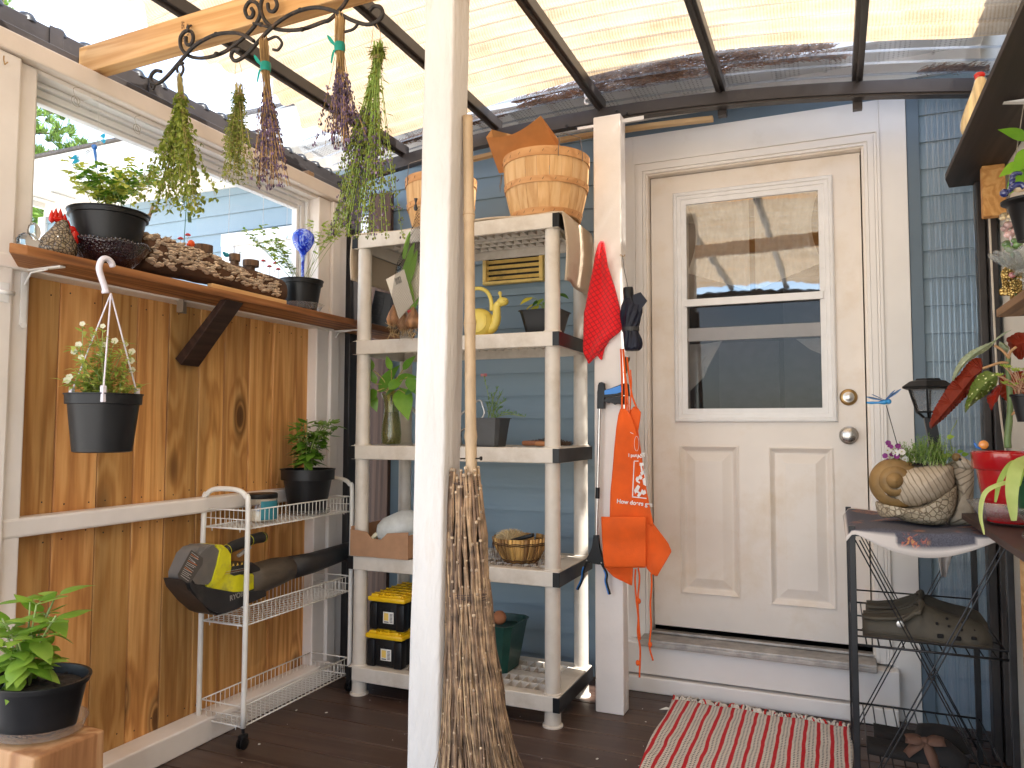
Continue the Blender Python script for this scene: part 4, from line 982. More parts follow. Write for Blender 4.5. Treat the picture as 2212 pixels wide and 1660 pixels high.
# wires, strings and crystals in the window
WIRE = plain('thin_wire', (.35, .30, .24), .4, metal=.7, bump=0); STR = plain('pale_string', (.75, .74, .72), .8, bump=0)
for i, (u0, v0, u1, v1, cr_) in enumerate(((497, 378, 492, 533, 0), (570, 400, 567, 525, 1), (622, 372, 622, 505, 1), (216, 165, 211, 300, 0), (645, 400, 640, 500, 0))):
    a, b2 = at(u0, v0, X=-2.15), at(u1, v1, X=-2.15); b2 = Vector((a.x, a.y, b2.z))
    t = thing('hanging_string' if not cr_ else 'hanging_crystal', ['pale string hanging in the window, left of centre', 'clear drop crystal on a string, left of the blue globe', 'clear bead crystal on a string just above the blue globe', 'short pale string hanging over the blue dragonfly', 'pale string hanging at the right edge of the window'][i], 'string' if not cr_ else 'crystal', a)
    MB().tube([a, b2], .0008, 4).build('string', STR, t)
    if cr_: MB().lathe([(0, -.03), (.006, -.02), (.007, -.008), (.003, 0), (0, .002)], b2, 8).build('crystal_drop', MG, t)
for i, (u, v, lab) in enumerate(((165, 218, 'small wire spiral hook near the left top of the window'), (297, 278, 'small wire spiral hook in the middle of the window top'))):
    p = at(u, v, X=-2.13); P = [p+Vector((0, cos(a)*.004*(1+a*.32), sin(a)*.004*(1+a*.32))) for a in [k*.4 for k in range(30)]]
    hk = at(u+6, v-28, X=-2.13); P += catmull([P[-1], p+Vector((0, -.012, .03)), hk], 5)
    tag(MB().tube(P, .0007, 5).build('wire_spiral', WIRE), lab, 'wire hook')
m = MB(); m.box(-2.125, -2.119, 2.79, 2.83, 2.262, 2.30); p = at(666, 380, X=-2.15)
m.bm.free(); tag(MB().box(p.x-.018, p.x+.018, p.y-.022, p.y+.022, 2.2625, 2.288, .006).build('wood_scrap', CUT), 'small chip of wood lying on the header beam near the corner', 'wood scrap')
p = at(8, 130, X=-2.13)
tag(MB().tube([p+Vector((0, 0, .012)), p, p+Vector((.006, .0, -.014)), p+Vector((.018, 0, -.010))], .0018, 6).build('screw_hook', BRASS), 'brass screw hook at the top of the leftmost white stud', 'hook')
p = at(8, 632, X=-2.13)
lt = thing('door_latch', 'white painted slide latch on the leftmost white stud', 'latch', p)
MB().box(p.x-.002, p.x+.004, p.y-.014, p.y+.014, p.z-.028, p.z+.028, .002).build('plate', VINYL, lt); MB().tube([p+Vector((.008, -.02, 0)), p+Vector((.008, .025, 0))], .006, 10).build('bolt', VINYL, lt, True)

# ================================================================ HANGING PLANTER
hx, hy = -1.865, 1.475
hp = thing('hanging_planter', 'black hanging pot of pale yellow violas on white plastic hangers, hooked on the window shelf', 'hanging planter', (hx, hy, 1.07))
m = potmesh((hx, hy, 1.068), .094, .075, .163, .006, .03)
m.build('pot', BLACKP, hp, True, auto=35); soil((hx, hy, 1.215), .088).build('soil', SOIL, hp)
LIL = plain('white_lilac_plastic', (.66, .62, .68), .35, var=.03, bump=0)
top = at(228, 632, X=hx); tp = Vector((hx, hy+.01, top.z))
for a in (200, 320, 80):
    e = Vector((hx+.094*cos(radians(a)), hy+.094*sin(radians(a)), 1.237)); MB().tube([tp, e], .0023, 6).box(e.x-.006, e.x+.006, e.y-.006, e.y+.006, 1.205, 1.25, .002).build('strap', LIL, hp)
hkP = catmull([at(u, v, X=hx) for (u, v) in ((228, 634), (226, 620), (219, 600), (214, 580), (219, 563), (230, 559), (240, 567), (244, 578))], 6)
MB().tube(hkP, [.010+.0*i for i in range(3)]+[.0085]*(len(hkP)-4)+[.005], 8).build('hook', LIL, hp, True)
random.seed(4); st, lf, fw_ = MB(), MB(), MB()
def flower(mb, p, s_, n_=5, nrm=None):
    nrm = nrm or Vector((.6, -.75, .25)).normalized(); a0 = nrm.orthogonal().normalized(); b0 = nrm.cross(a0)
    for i in range(n_):
        a = 2*pi*i/n_; d = a0*cos(a)+b0*sin(a)+nrm*.25; mb.leaf(Vector(p), d, nrm, s_, s_*1.05, curl=.1, fold=0, seg=3, prof=[.3, .9, 1, .5])
for (u, v, fl_) in ((178, 700, 1), (205, 712, 0), (222, 705, 1), (195, 720, 0), (236, 735, 0), (248, 737, 1), (272, 745, 1), (285, 760, 1), (170, 745, 1), (160, 760, 1), (175, 772, 1), (205, 750, 0), (215, 765, 1), (240, 770, 0), (262, 765, 0), (283, 780, 1), (150, 815, 1), (305, 835, 0), (295, 840, 0), (145, 822, 1), (190, 790, 0), (210, 800, 0), (230, 800, 0), (255, 800, 0), (275, 810, 0), (180, 820, 0), (205, 830, 0), (235, 830, 0), (262, 830, 0), (285, 800, 1), (165, 800, 0), (225, 745, 1)):
    p = at(u, v, X=hx+rnd(-.05, .05)); base = Vector((hx+rnd(-.04, .04), hy+rnd(-.04, .04), 1.215)); P = catmull([base, (base+p)/2+Vector((rnd(-.01, .01), rnd(-.01, .01), .012)), p], 6); st.tube(P, .0012, 4, cap=False)
    for k in range(26):
        q = P[random.randrange(1, len(P))]+Vector((rnd(-.012, .012), rnd(-.012, .012), rnd(-.01, .01))); a = rnd(0, 2*pi); lf.leaf(q, (cos(a), sin(a), rnd(-.2, .6)), (0, 0, 1), rnd(.018, .036), rnd(.009, .015), curl=rnd(0, .5), seg=3)
    if fl_: fw_ = MB(); flower(fw_, p, rnd(.007, .010)); fw_.build('flower', PETAL, hp, True)
st.build('stems', STEM, hp); lf.build('leaves', VIOL, hp, True)

# ================================================================ BLOCK WITH OVAL BASIL POT
m = MB(); m.box(-1.90, -1.60, 1.125, 1.30, 0, .424, .006, 3)
bmesh.ops.subdivide_edges(m.bm, edges=[e for e in m.bm.edges if e.calc_length() > .1], cuts=6, use_grid_fill=True)
for v_ in m.bm.verts: v_.co += Vector((1, 1, .4))*.004*mnoise.noise(v_.co*14)
tag(m.build('timber_block', BLOCKW, None, True, auto=40), 'rough sawn cedar timber block at the bottom left corner holding the oval basil pot', 'timber block')
ox, oy = -1.735, 1.225
OV = 1.0
tr = thing('clear_tray', 'clear plastic saucer tray on the cedar block under the basil pot', 'tray', (ox, oy, .43))
MB().lathe([(0, .001), (.105, .001), (.115, .004), (.122, .026), (.126, .027)], (ox, oy, .429), 48, sx=.95, sy=.78).build('tray_body', CRY, tr, True)
bp_ = thing('potted_basil', 'big leafy basil in an oval black pot on the cedar block at bottom left', 'potted plant', (ox, oy, .434))
potmesh((ox, oy, .434), .118, .092, .118, .007, .014, 48, .98, .82).build('pot', BLACKP, bp_, True, auto=35); soil((ox, oy, .53), .11, .98, .82).build('soil', SOIL, bp_)
basil_plant(bp_, (ox-.02, oy-.02, .535), .10, .19, 11, .070, 5, (0, -.005), BASILB, 1.1)
# ================================================================ BASIL ON THE CART and its saucer, jar
cz = .775
kx, ky = -2.05, 2.60
sc_ = thing('clear_saucer', 'clear plastic saucer under the basil pot in the top cart basket', 'saucer', (kx, ky, cz))
MB().lathe([(0, .001), (.085, .001), (.092, .005), (.098, .022)], (kx, ky, cz), 40).build('saucer_body', CRY, sc_, True)
bp2 = thing('potted_basil', 'bushy basil in a round black pot standing in the top basket of the white cart', 'potted plant', (kx, ky, cz+.004))
potmesh((kx, ky, cz+.004), .108, .075, .185, .007, .045).build('pot', BLACKP, bp2, True, auto=35); soil((kx, ky, cz+.17), .1).build('soil', SOIL, bp2)
basil_plant(bp2, (kx, ky, cz+.17), .09, .25, 14, .056, 17, (.0, .02), BASIL, 1.25)
jx, jy = -2.06, 2.335
jr = thing('candle_jar', 'glass candle jar with black lid and teal label in the top cart basket', 'jar', (jx, jy, cz))
MB().lathe([(0, 0), (.053, 0), (.058, .004), (.058, .085), (.054, .09)], (jx, jy, cz), 36).build('jar_glass', thin_glass('jar_glass', (.93, .93, .90), .1), jr, True, auto=40)
MB().lathe([(0, .003), (.054, .003), (.054, .042), (0, .042)], (jx, jy, cz), 36).build('wax', plain('cream_wax', (.70, .62, .50), .5), jr, True, auto=40)
MB().lathe([(.059, .088), (.060, .09), (.060, .104), (.057, .107), (0, .107)], (jx, jy, cz), 36).build('lid', BLACKP, jr, True, auto=40)
m = MB(); m.grid(lambda a, b: (jx+.0588*cos(-.9+a*1.5), jy+.0588*sin(-.9+a*1.5), cz+.008+.072*b), 14, 1); m.build('label', plain('teal_label', (.03, .22, .28), .5, bump=0), jr, True)

# ================================================================ WHITE WIRE CART
cart = thing('wire_cart', 'narrow white wire cart on black casters with three baskets against the side wall', 'cart', (-2.06, 2.45, 0))
CX0, CX1, CY0, CY1 = -2.165, -1.955, 2.145, 2.785
for y in (CY0, CY1):
    P = catmull([(CX0, y, .07), (CX0, y, .4), (CX0, y, .84), (CX0+.012, y, .888), (CX0+.055, y, .910), (CX1-.055, y, .910), (CX1-.012, y, .888), (CX1, y, .84), (CX1, y, .4), (CX1, y, .07)], 6)
    MB().tube(P, .0095, 12).build('end_frame', WIREW, cart, True)
def basket(z, h, names):
    x0, x1, y0, y1 = CX0+.008, CX1-.008, CY0+.004, CY1-.004; w = .0016
    m = MB()
    for zz, r in ((z+h, .0026), (z+h*.5, .0018), (z, .0026)):
        m.tube([(x0, y0, zz), (x1, y0, zz)], r, 6); m.tube([(x0, y1, zz), (x1, y1, zz)], r, 6)
    m.tube([(x0, y0, z+h), (x0, y1, z+h)], .0026, 6); m.tube([(x1, y0, z+h), (x1, y1, z+h)], .0026, 6)
    m.tube([(x0, y0, z), (x0, y1, z)], .0026, 6); m.tube([(x1, y0, z), (x1, y1, z)], .0026, 6)
    n = 27
    for i in range(n+1):
        y = y0+(y1-y0)*i/n; m.tube([(x0, y, z+h), (x0, y, z-.003), (x1, y, z-.003), (x1, y, z+h)], w, 5, cap=False)
    for i in range(1, 8):
        x = x0+(x1-x0)*i/8; m.tube([(x, y0, z+h*.5), (x, y0, z), (x, y1, z), (x, y1, z+h*.5)], w, 5, cap=False)
    for x in (x0+.03, x1-.03):
        for y in (y0, y1): m.tube([(x, y, z), (x, y, z-.014)], .002, 5)
    m.build('basket', WIREW, cart, True)
basket(.770, .066, 0); basket(.425, .066, 0); basket(.070, .07, 0)
for (x, y) in ((CX0, CY0), (CX1, CY0), (CX0, CY1), (CX1, CY1)):
    m = MB(); M_ = Matrix.Translation((x+.006, y-.008, .021)) @ Matrix.Rotation(pi/2, 4, 'Y')
    for s_ in (-1, 1): m.lathe([(0, .004*s_), (.016, .004*s_), (.0205, .006*s_), (.0205, .011*s_), (.014, .013*s_), (0, .012*s_)], n=24, M=M_)
    m.box(x-.006, x+.018, y-.02, y+.01, .03, .052, .005); m.tube([(x, y, .045), (x, y, .075)], .006, 8)
    m.build('caster', BLACKP, cart, True, auto=40)

# ================================================================ LEAF BLOWER
bw = thing('leaf_blower', 'yellow and black cordless leaf blower lying across the middle cart basket', 'leaf blower', (-2.02, 2.3, .5))
LIME = plain('lime_yellow_plastic', (.74, .70, .015), .35, var=.08, bump=.05, dirt=(.3, .28, .08), dirt_s=12); GREYP = plain('grey_plastic', (.15, .14, .13), .45, var=.1, dirt=(.2, .17, .13), dirt_s=10); BLK = plain('matte_black_plastic', (.022, .021, .022), .45, dirt=(.09, .075, .06), dirt_s=8, dirt_lo=.6, dirt_hi=.9)
BXc = -2.03
def cr2(x, y): return (500+x/3.687)/1.3883, (1400+y/3.687)/1.3883
def outline(pts, x0, x1, name, mat, bev=.006, par=None):
    """outline drawn in the cart's length plane, given real thickness across"""
    q = []
    for (x, y) in pts: u, v = cr2(x, y); p = at(u, v, X=(x0+x1)/2); q.append((p.y, p.z))
    m = MB(); m.prism(q, x1-x0, Matrix(((0, 1, 0, x0), (1, 0, 0, 0), (0, 0, 1, 0), (0, 0, 0, 1))), bev); return m.build(name, mat, par or bw, True, auto=45)
outline([(75, 1240), (140, 1240), (330, 1350), (620, 1375), (940, 1330), (990, 1370), (990, 1420), (640, 1560), (530, 1600), (440, 1630), (360, 1600), (260, 1500), (110, 1340)], -2.085, -1.975, 'lower_housing', BLK, .008)
outline([(330, 1360), (480, 1180), (520, 1010), (600, 960), (640, 1160), (600, 1215), (760, 1190), (980, 1150), (1000, 1310), (720, 1390), (430, 1410)], -2.078, -1.982, 'motor_housing', LIME, .010)
outline([(440, 860), (500, 855), (560, 900), (600, 960), (600, 1060), (480, 1260), (390, 1330), (340, 1355), (330, 1300), (450, 1080)], -2.086, -1.974, 'battery_cradle', LIME, .010)
outline([(610, 1085), (850, 1050), (940, 1110), (940, 1140), (640, 1210), (590, 1190)], -2.068, -1.980, 'warning_plate', BLK, .004)
bat = outline([(270, 890), (380, 860), (450, 855), (540, 960), (540, 1050), (420, 1240), (340, 1330), (180, 1330), (110, 1230), (110, 1170), (200, 960)], -2.080, -1.980, 'battery', GREYP, .012)
hp_ = catmull([at(*cr2(*q), X=BXc) for q in ((570, 1060), (620, 980), (700, 900), (820, 850), (960, 800), (1060, 780))], 6)
MB().tube(hp_, [.024]*4+[.019]*10+[.020]*(len(hp_)-18)+[.021]*4, 16).ball(hp_[-1], .0205, 16).build('handle', BLK, bw, True)
for (x, y, x2, y2) in ((630, 890, 665, 915), (900, 790, 920, 830), (1085, 775, 1090, 790)):
    c = at(*cr2((x+x2)/2+5, (y+y2)/2+5), X=BXc); d = (hp_[-1]-hp_[8]).normalized(); a0 = d.orthogonal().normalized(); b0 = d.cross(a0)
    n0 = min(hp_, key=lambda h: (h-c).length); MB().tube([n0+a0*.0205*cos(t)+b0*.0205*sin(t) for t in [k*pi/12 for k in range(24)]], .0009, 5, closed=True).build('accent_ring', LIME, bw)
c = at(*cr2(850, 960), X=BXc); MB().beam(c+Vector((0, -.03, -.006)), c+Vector((0, .035, .02)), .012, .012, bev=.003).build('trigger', plain('grey_trigger', (.45, .43, .4), .5), bw)
T = [at(*cr2(*q), X=BXc) for q in ((850, 1280), (1000, 1235), (1200, 1165), (1340, 1125), (1600, 1065), (1900, 1000))]
MB().tube(T[:4], [.062, .060, .056, .047], 28).build('fan_cone', plain('dusty_dark_plastic', (.055, .045, .035), .5, dirt=(.16, .12, .08), dirt_s=9, dirt_lo=.4, dirt_hi=.8, stretch=(1, .3, 1)), bw, True)
MB().tube([T[3], T[4], T[5]+Vector((0, .1, .02))], [.047, .043, .036], 28).build('nozzle', BLK, bw, True)
# battery rear label and nameplate
PRT = plain('printed_grey', (.80, .77, .72), .6, bump=0); PRO = plain('printed_orange', (.70, .22, .05), .6, bump=0); PRY = plain('printed_yellow', (.85, .6, .1), .6, bump=0)
o0 = at(*cr2(780, 1430), X=-1.974); o1 = at(*cr2(860, 1400), X=-1.974); dx = (o1-o0).normalized()
text_part('nameplate_lettering', 'RYOBI', .026, frame_of((-1.9735, o0.y, o0.z), dx, Vector((0, 0, 1)) - dx*dx.z), plain('lettering_grey', (.30, .28, .26), .5, bump=0), bw, .0004, bold=.0004)
def panel_on(corners, X, name, mat):
    m = MB(); f = [m.bm.verts.new(at(*cr2(*q), X=X)) for q in corners]; m.bm.faces.new(f); r = bmesh.ops.extrude_face_region(m.bm, geom=m.bm.faces[:]); 
    for g_ in r['geom']:
        if isinstance(g_, bmesh.types.BMVert): g_.co.x += .0008
    return m.build(name, mat, bat)
panel_on([(270, 920), (400, 1010), (395, 1080), (250, 1300), (130, 1230), (120, 1190)], -1.9795, 'rating_label', plain('label_dark', (.09, .08, .07), .5, bump=0))
lm = MB(); lo = MB(); random.seed(3)
for i in range(15):
    a = i/15; x0, y0 = 268-130*a, 940+270*a; x1, y1 = x0+112-10*a, y0+72
    p, q = at(*cr2(x0+8, y0+8), X=-1.978), at(*cr2(x0+8+(x1-x0)*rnd(.6, .95), y0+8+(y1-y0)*rnd(.6, .95)), X=-1.978)
    (lo if i in (1, 5, 9) else lm).beam(p, q, .0006, .0016 if i in (1, 5, 9) else .0009, (0, 1, 1))
lm.build('label_print', PRT, bat); lo.build('label_print_orange', PRO, bat)
tm = MB()
for i in range(6):
    p = at(*cr2(640+i*48, 1098-i*7), X=-1.9792); s_ = .0062
    f = [tm.bm.verts.new(p+Vector((0, a*s_, b*s_))) for a, b in ((-1, -.8), (1, -.8), (0, .9))]; tm.bm.faces.new(f)
tm.build('warning_triangles', PRY, bw)
for i in range(3):
    MB().beam(at(*cr2(640, 1165+i*12), X=-1.9792), at(*cr2(900, 1115+i*12), X=-1.9792), .0005, .0013, (1, 0, 0)).build('warning_line', PRO if i == 1 else PRT, bw)

# ================================================================ IRON SCROLL RACK AND HERBS
RY = 1.575
def c0(x, y): return x*.33349, y*.33349
def c9(x, y): return 648.3+x*.33349, y*.33349
rack = thing('iron_scroll_rack', 'black wrought iron scroll rack of S curves hung from the pine beam', 'hanging rack', (-1.6, RY, 2.35))
SC = [
 [c0(*p) for p in ((1045, 465), (1010, 460), (982, 485), (978, 520), (1000, 545), (1045, 530), (1100, 478), (1180, 385), (1270, 292), (1400, 225), (1530, 215), (1600, 240), (1645, 268))],
 [c0(*p) for p in ((1205, 240), (1208, 285), (1235, 290), (1252, 250), (1240, 208), (1200, 205), (1168, 250), (1178, 320), (1235, 368), (1330, 376), (1450, 340), (1560, 262), (1645, 175), (1685, 95), (1665, 25), (1620, 12), (1588, 60), (1602, 110), (1630, 112), (1642, 80), (1628, 55))],
 [c0(*p) for p in ((1557, 326), (1515, 326), (1498, 365), (1528, 396), (1600, 352), (1690, 252), (1790, 155), (1910, 82), (2040, 50), (2160, 72))]+[c9(*p) for p in ((330, 130), (430, 160), (500, 140), (535, 92), (518, 48), (478, 42), (450, 70))],
 [c0(*p) for p in ((1735, 25), (1742, 68), (1775, 74), (1795, 30), (1765, -25), (1705, -12), (1690, 62), (1722, 140), (1800, 192), (1950, 192), (2090, 145))]+[c9(*p) for p in ((190, 130), (262, 60), (308, -10), (330, -90))],
 [c0(*p) for p in ((1735, 258), (1790, 240), (1826, 280), (1800, 325), (1768, 322))],
 [c0(*p) for p in ((1640, 152), (1680, 160), (1740, 178))],
 [c9(*p) for p in ((290, 208), (345, 190), (380, 148))],
 [c0(*p) for p in ((1190, 410), (1165, 415), (1148, 440), (1150, 470))], [c0(*p) for p in ((1150, 425), (1178, 420), (1188, 452), (1172, 492))], [c0(*p) for p in ((972, 548), (985, 580), (998, 570), (1000, 548))],
]
for i, c in enumerate(SC):
    P = catmull([at(u, v, Y=RY+(.012 if i in (1, 3) else 0)) for u, v in c], 7)
    MB().tube(P, .0054 if i < 4 else .0038, 8).build('scroll' if i < 7 else 'hook', IRON, rack, True)
for (x, y, f) in ((1400, 222, c0), (1402, 350, c0), (1945, 66, c0), (1955, 192, c0), (1690, 160, c0)):
    u, v = f(x, y); p = at(u, v, Y=RY); MB().ball(p, .0068, 8, (1.3, 1, .9)).build('collar', IRON, rack, True)
u, v = c0(1218, 178); p = at(u, v, Y=RY+.02); MB().tube(catmull([at(*c0(1215, 205), Y=RY), p, p+Vector((0, .012, .012))], 4), .003, 6).ball(p, .008, 8, (1, .4, 1)).build('hanger_screw', IRON, rack, True)
HERB = leafmat('drying_herb_leaf', (.10, .15, .02), (.36, .40, .07), .4, .6); HERB2 = leafmat('dry_oregano_bud', (.09, .13, .02), (.34, .36, .07), .35, .7)
HSTEM = plain('dry_herb_stem', (.34, .27, .09), .8, var=.3); LSTEM = plain('dry_lavender_stem', (.38, .22, .085), .8, var=.3, island=.3)
LAV = plain('dry_lavender_bud', (.13, .085, .14), .85, var=.5, island=.6); TEAL = plain('teal_ribbon', (.0, .30, .22), .4, trans=.3, bump=0)
GST = plain('fresh_herb_stem', (.26, .36, .07), .7, island=.3)
def bundle(name, lab, top, tie, low_v, ul, ur, n, kind, seed, depth=.05, group='herb bundles drying on the iron rack'):
    """stems gathered at the tie, fanning out downward"""
    random.seed(seed); tp, ti = at(*top, Y=RY), at(*tie, Y=RY)
    t = thing(name, lab, 'herb bundle', tp, group); st, lf, fl_ = MB(), MB(), MB(); um = (ul+ur)/2
    for i in range(n):
        wild = random.random() < .16; k = random.random(); end_v = low_v-(low_v-tie[1])*.55*abs(rnd(-1, 1))**1.6; s_ = rnd(-1, 1); spread = (end_v-tie[1])/(low_v-tie[1])
        u = um+s_*(ur-ul)/2*spread**.75*(1.55 if wild else rnd(.6, 1.2)); e = at(u, end_v, Y=RY+rnd(-depth, depth)*spread)
        a = rnd(0, 2*pi); r0 = rnd(.002, .011)*(1.1 if kind != 'herb' else .8)
        q0 = tp+Vector((cos(a)*r0*1.2, sin(a)*r0, rnd(-.005, .014))); q1 = ti+Vector((cos(a)*r0, sin(a)*r0, 0))
        P = catmull([q0, q1, (q1*1.1+e*.9)/2+Vector((0, 0, -.01)), e+Vector((rnd(-.004, .004), 0, 0))], 7); st.tube(P, rnd(.0007, .0013), 4, cap=False)
        L = len(P)
        if kind == 'lavender':
            for j in range(int(L*.60), L):
                if random.random() < .72:
                    for m_ in range(7):
                        q = P[j]+Vector((rnd(-1, 1), rnd(-1, 1), rnd(-1, 1)))*.0055; fl_.ball(q, rnd(.0012, .0027), 4, (1, 1, 1.7))
        elif kind == 'herb':
            for j in range(int(L*.32), L):
                for m_ in range(4 if j > L*.45 else 2):
                    q = P[j]+Vector((rnd(-1, 1), rnd(-1, 1), rnd(-1, 1)))*.010; lf.leaf(q, (rnd(-1, 1), rnd(-1, 1), rnd(-1.2, .3)), (rnd(-1, 1), rnd(-1, 1), 1), rnd(.008, .018), rnd(.007, .013), curl=rnd(.2, 1.0), fold=rnd(-.5, .4), seg=3)
        elif kind == 'oregano':
            for j in range(int(L*.35), L):
                for m_ in range(5):
                    q = P[j]+Vector((rnd(-1, 1), rnd(-1, 1), rnd(-1, 1)))*.009; lf.leaf(q, (rnd(-1, 1), rnd(-1, 1), rnd(-1, .5)), (rnd(-1, 1), rnd(-1, 1), 1), rnd(.005, .011), rnd(.004, .008), curl=rnd(.2, .9), fold=.3, seg=2)
        else:
            for j in range(int(L*.22), L):
                if j < L*.66:
                    q = P[j]; lf.leaf(q, (rnd(-1, 1), rnd(-1, 1), rnd(-1, .4)), (0, 0, 1), rnd(.012, .026), rnd(.003, .006), curl=.3, seg=3)
                else:
                    for m_ in range(9):
                        q = P[j]+Vector((rnd(-1, 1), rnd(-1, 1), rnd(-1, 1)))*.0075; (fl_ if random.random() < .3 else lf).ball(q, rnd(.0014, .0029), 4, (1, 1, 1.4))
    st.build('stems', LSTEM if kind == 'lavender' else (GST if kind == 'thyme' else HSTEM), t, True)
    if len(lf.bm.verts): lf.build('leaves', HERB if kind == 'herb' else HERB2, t, kind != 'thyme')
    if len(fl_.bm.verts): fl_.build('flower_buds', LAV, t)
    m = MB()
    for k in range(3): m.tube([ti+Vector((.012*cos(a), .012*sin(a), .004*k-.004)) for a in [j*pi/8 for j in range(16)]], .0011, 4, closed=True)
    if kind == 'lavender':
        m.bm.free(); m = MB(); m.lathe([(.013, -.012), (.0145, -.004), (.0145, .006), (.013, .013)], ti, 18); m.leaf(ti+Vector((-.012, -.006, .008)), (-.6, -.3, .8), (0, -1, 0), .035, .010, .2, seg=3, prof=[.6, 1, .9, .4]); m.leaf(ti+Vector((-.010, -.01, -.008)), (-.25, -.1, -1), (0, -1, 0), .035, .008, .1, seg=3, prof=[.8, 1, .9, .6]); m.build('ribbon', TEAL, t, True)
    else: m.build('string_tie', TWINE, t)
    return t, tp
bundle('herb_bundle', 'leftmost bundle of drying leafy green herb, round crinkled leaves', (388, 166), (391, 212), 455, 312, 448, 46, 'herb', 1)
bundle('herb_bundle', 'small drying oregano bundle on a long string between the leafy herb and lavender', (516, 186), (517, 208), 392, 470, 550, 34, 'oregano', 2)
bundle('lavender_bundle', 'lavender bundle tied with teal ribbon, second hook area left of the post', (570, 88), (574, 146), 405, 548, 622, 60, 'lavender', 3)
bundle('lavender_bundle', 'higher slimmer lavender bundle with teal ribbon tail, nearer the centre post', (735, 38), (734, 104), 322, 700, 778, 52, 'lavender', 4)
bundle('herb_bundle', 'longest green bundle of flowering thyme hanging beside the centre post', (817, 100), (816, 126), 512, 715, 858, 74, 'thyme', 6, .06)
tw = thing('twine_loop', 'thin pale twine loop holding the small oregano bundle', 'twine', at(513, 135, Y=RY))
MB().tube(catmull([at(510, 134, Y=RY), at(508, 160, Y=RY), at(514, 185, Y=RY)], 5), .0009, 4).tube(catmull([at(517, 134, Y=RY), at(523, 160, Y=RY), at(519, 186, Y=RY)], 5), .0009, 4).build('twine', TWINE, tw)
tw = thing('twine_loop', 'thin pale twine loop holding the long thyme bundle', 'twine', at(812, 52, Y=RY))
MB().tube(catmull([at(807, 50, Y=RY), at(803, 90, Y=RY), at(796, 120, Y=RY)], 5), .0009, 4).tube(catmull([at(812, 50, Y=RY), at(822, 75, Y=RY), at(816, 102, Y=RY)], 5), .0009, 4).build('twine', TWINE, tw)

# hardware on the roof
p = at(1268, 188, Y=3.0)
ch = thing('hook_chain', 'short chain of a dark eye hook and white plastic C links under the roof', 'hook', p)
MB().tube([p+Vector((0, 0, .03)), p, p+Vector((.010, 0, -.010)), p+Vector((0, 0, -.020)), p+Vector((-.009, 0, -.010)), p], .0022, 6).build('eye_hook', BLACKM, ch)
for k in range(2):
    c = p+Vector((0, 0, -.034-.027*k)); MB().tube([c+Vector((.011*cos(a), .003, .013*sin(a))) for a in [.6+j*.42 for j in range(12)]], .0042, 8).build('link', VINYL, ch, True)
for (u, v, Y_, n, lab) in ((1160, 30, 2.4, 3, 'three small dark spring clips hanging on the third rafter'), (1210, 105, 2.68, 1, 'single dark ring clip hanging on the third rafter')):
    p = at(u, v, Y=Y_); t = thing('spring_clip', lab, 'clip', p)
    for k in range(n):
        c = p+Vector((.004, .010*k, 0)); MB().tube([c+Vector((0, .008*cos(a), .018*sin(a)-.012)) for a in [j*pi/8 for j in range(16)]], .0022, 6, closed=True).build('ring', IRON, t, True)

# ================================================================ TWIG BROOM
br = thing('twig_broom', 'tall twig broom with a bamboo handle leaning on the centre post', 'broom', (-.78, 1.66, 0))
BAM = plain('bamboo_cane', (.50, .36, .22), .5, var=.15, vs=30, dirt=(.30, .20, .12), dirt_s=30, dirt_lo=.55, dirt_hi=.75, stretch=(1, 1, .3), bump=.2)
hb = [at(u, v, Y=y) for (u, v, y) in ((1010, 252, 1.665), (1013, 465, 1.66), (1015, 700, 1.655), (1017, 944, 1.65), (1020, 1060, 1.648))]
P = catmull(hb, 12); rr_ = []
for q in P:
    r = .0125+.0016*((2.0-q.z)/1.0)
    for nz_ in (hb[1].z, hb[2].z, hb[3].z):
        dd = abs(q.z-nz_)
        if dd < .012: r += .0022*(1-dd/.012)
    rr_.append(r)
MB().tube(P, rr_, 18).build('handle', BAM, br, True)
m = MB()
for q in hb[1:4]: m.lathe([(.0142, -.0025), (.0160, 0), (.0142, .0025)], q, 18)
m.build('node_rings', plain('bamboo_node', (.42, .28, .15), .6), br, True)
q = at(1018, 992, Y=1.647); MB().tube([q+Vector((-.03, 0, 0)), q+Vector((.028, 0, .002))], .0022, 6).lathe([(0, 0), (.005, 0), (.005, .004)], (0, 0, 0), 10, M=Matrix.Translation(q+Vector((.024, 0, .002))) @ Matrix.Rotation(pi/2, 4, 'Y')).build('screw', IRON, br)
TWIG = plain('dry_twig', (.29, .175, .105), .75, var=.35, vs=40, island=.55, bump=.3)
random.seed(41); m = MB(); m2 = MB()
axis_ = [(1.035, -.832, 1.65, .036), (.93, -.828, 1.65, .045), (.80, -.823, 1.65, .052), (.70, -.818, 1.65, .055), (.60, -.812, 1.65, .060), (.45, -.80, 1.65, .078), (.30, -.785, 1.65, .098), (.12, -.775, 1.65, .125), (.02, -.77, 1.65, .14)]
def bax(z):
    for a, b in zip(axis_, axis_[1:]):
        if z >= b[0]: t = (a[0]-z)/(a[0]-b[0]); t = max(-.2, t); return [a[k]+(b[k]-a[k])*t for k in (1, 2, 3)]
    return axis_[-1][1:]
def bp3(z, a, k):
    x, y, r = bax(z); return Vector((x+r*k*cos(a), y+r*k*sin(a)*.75, z))
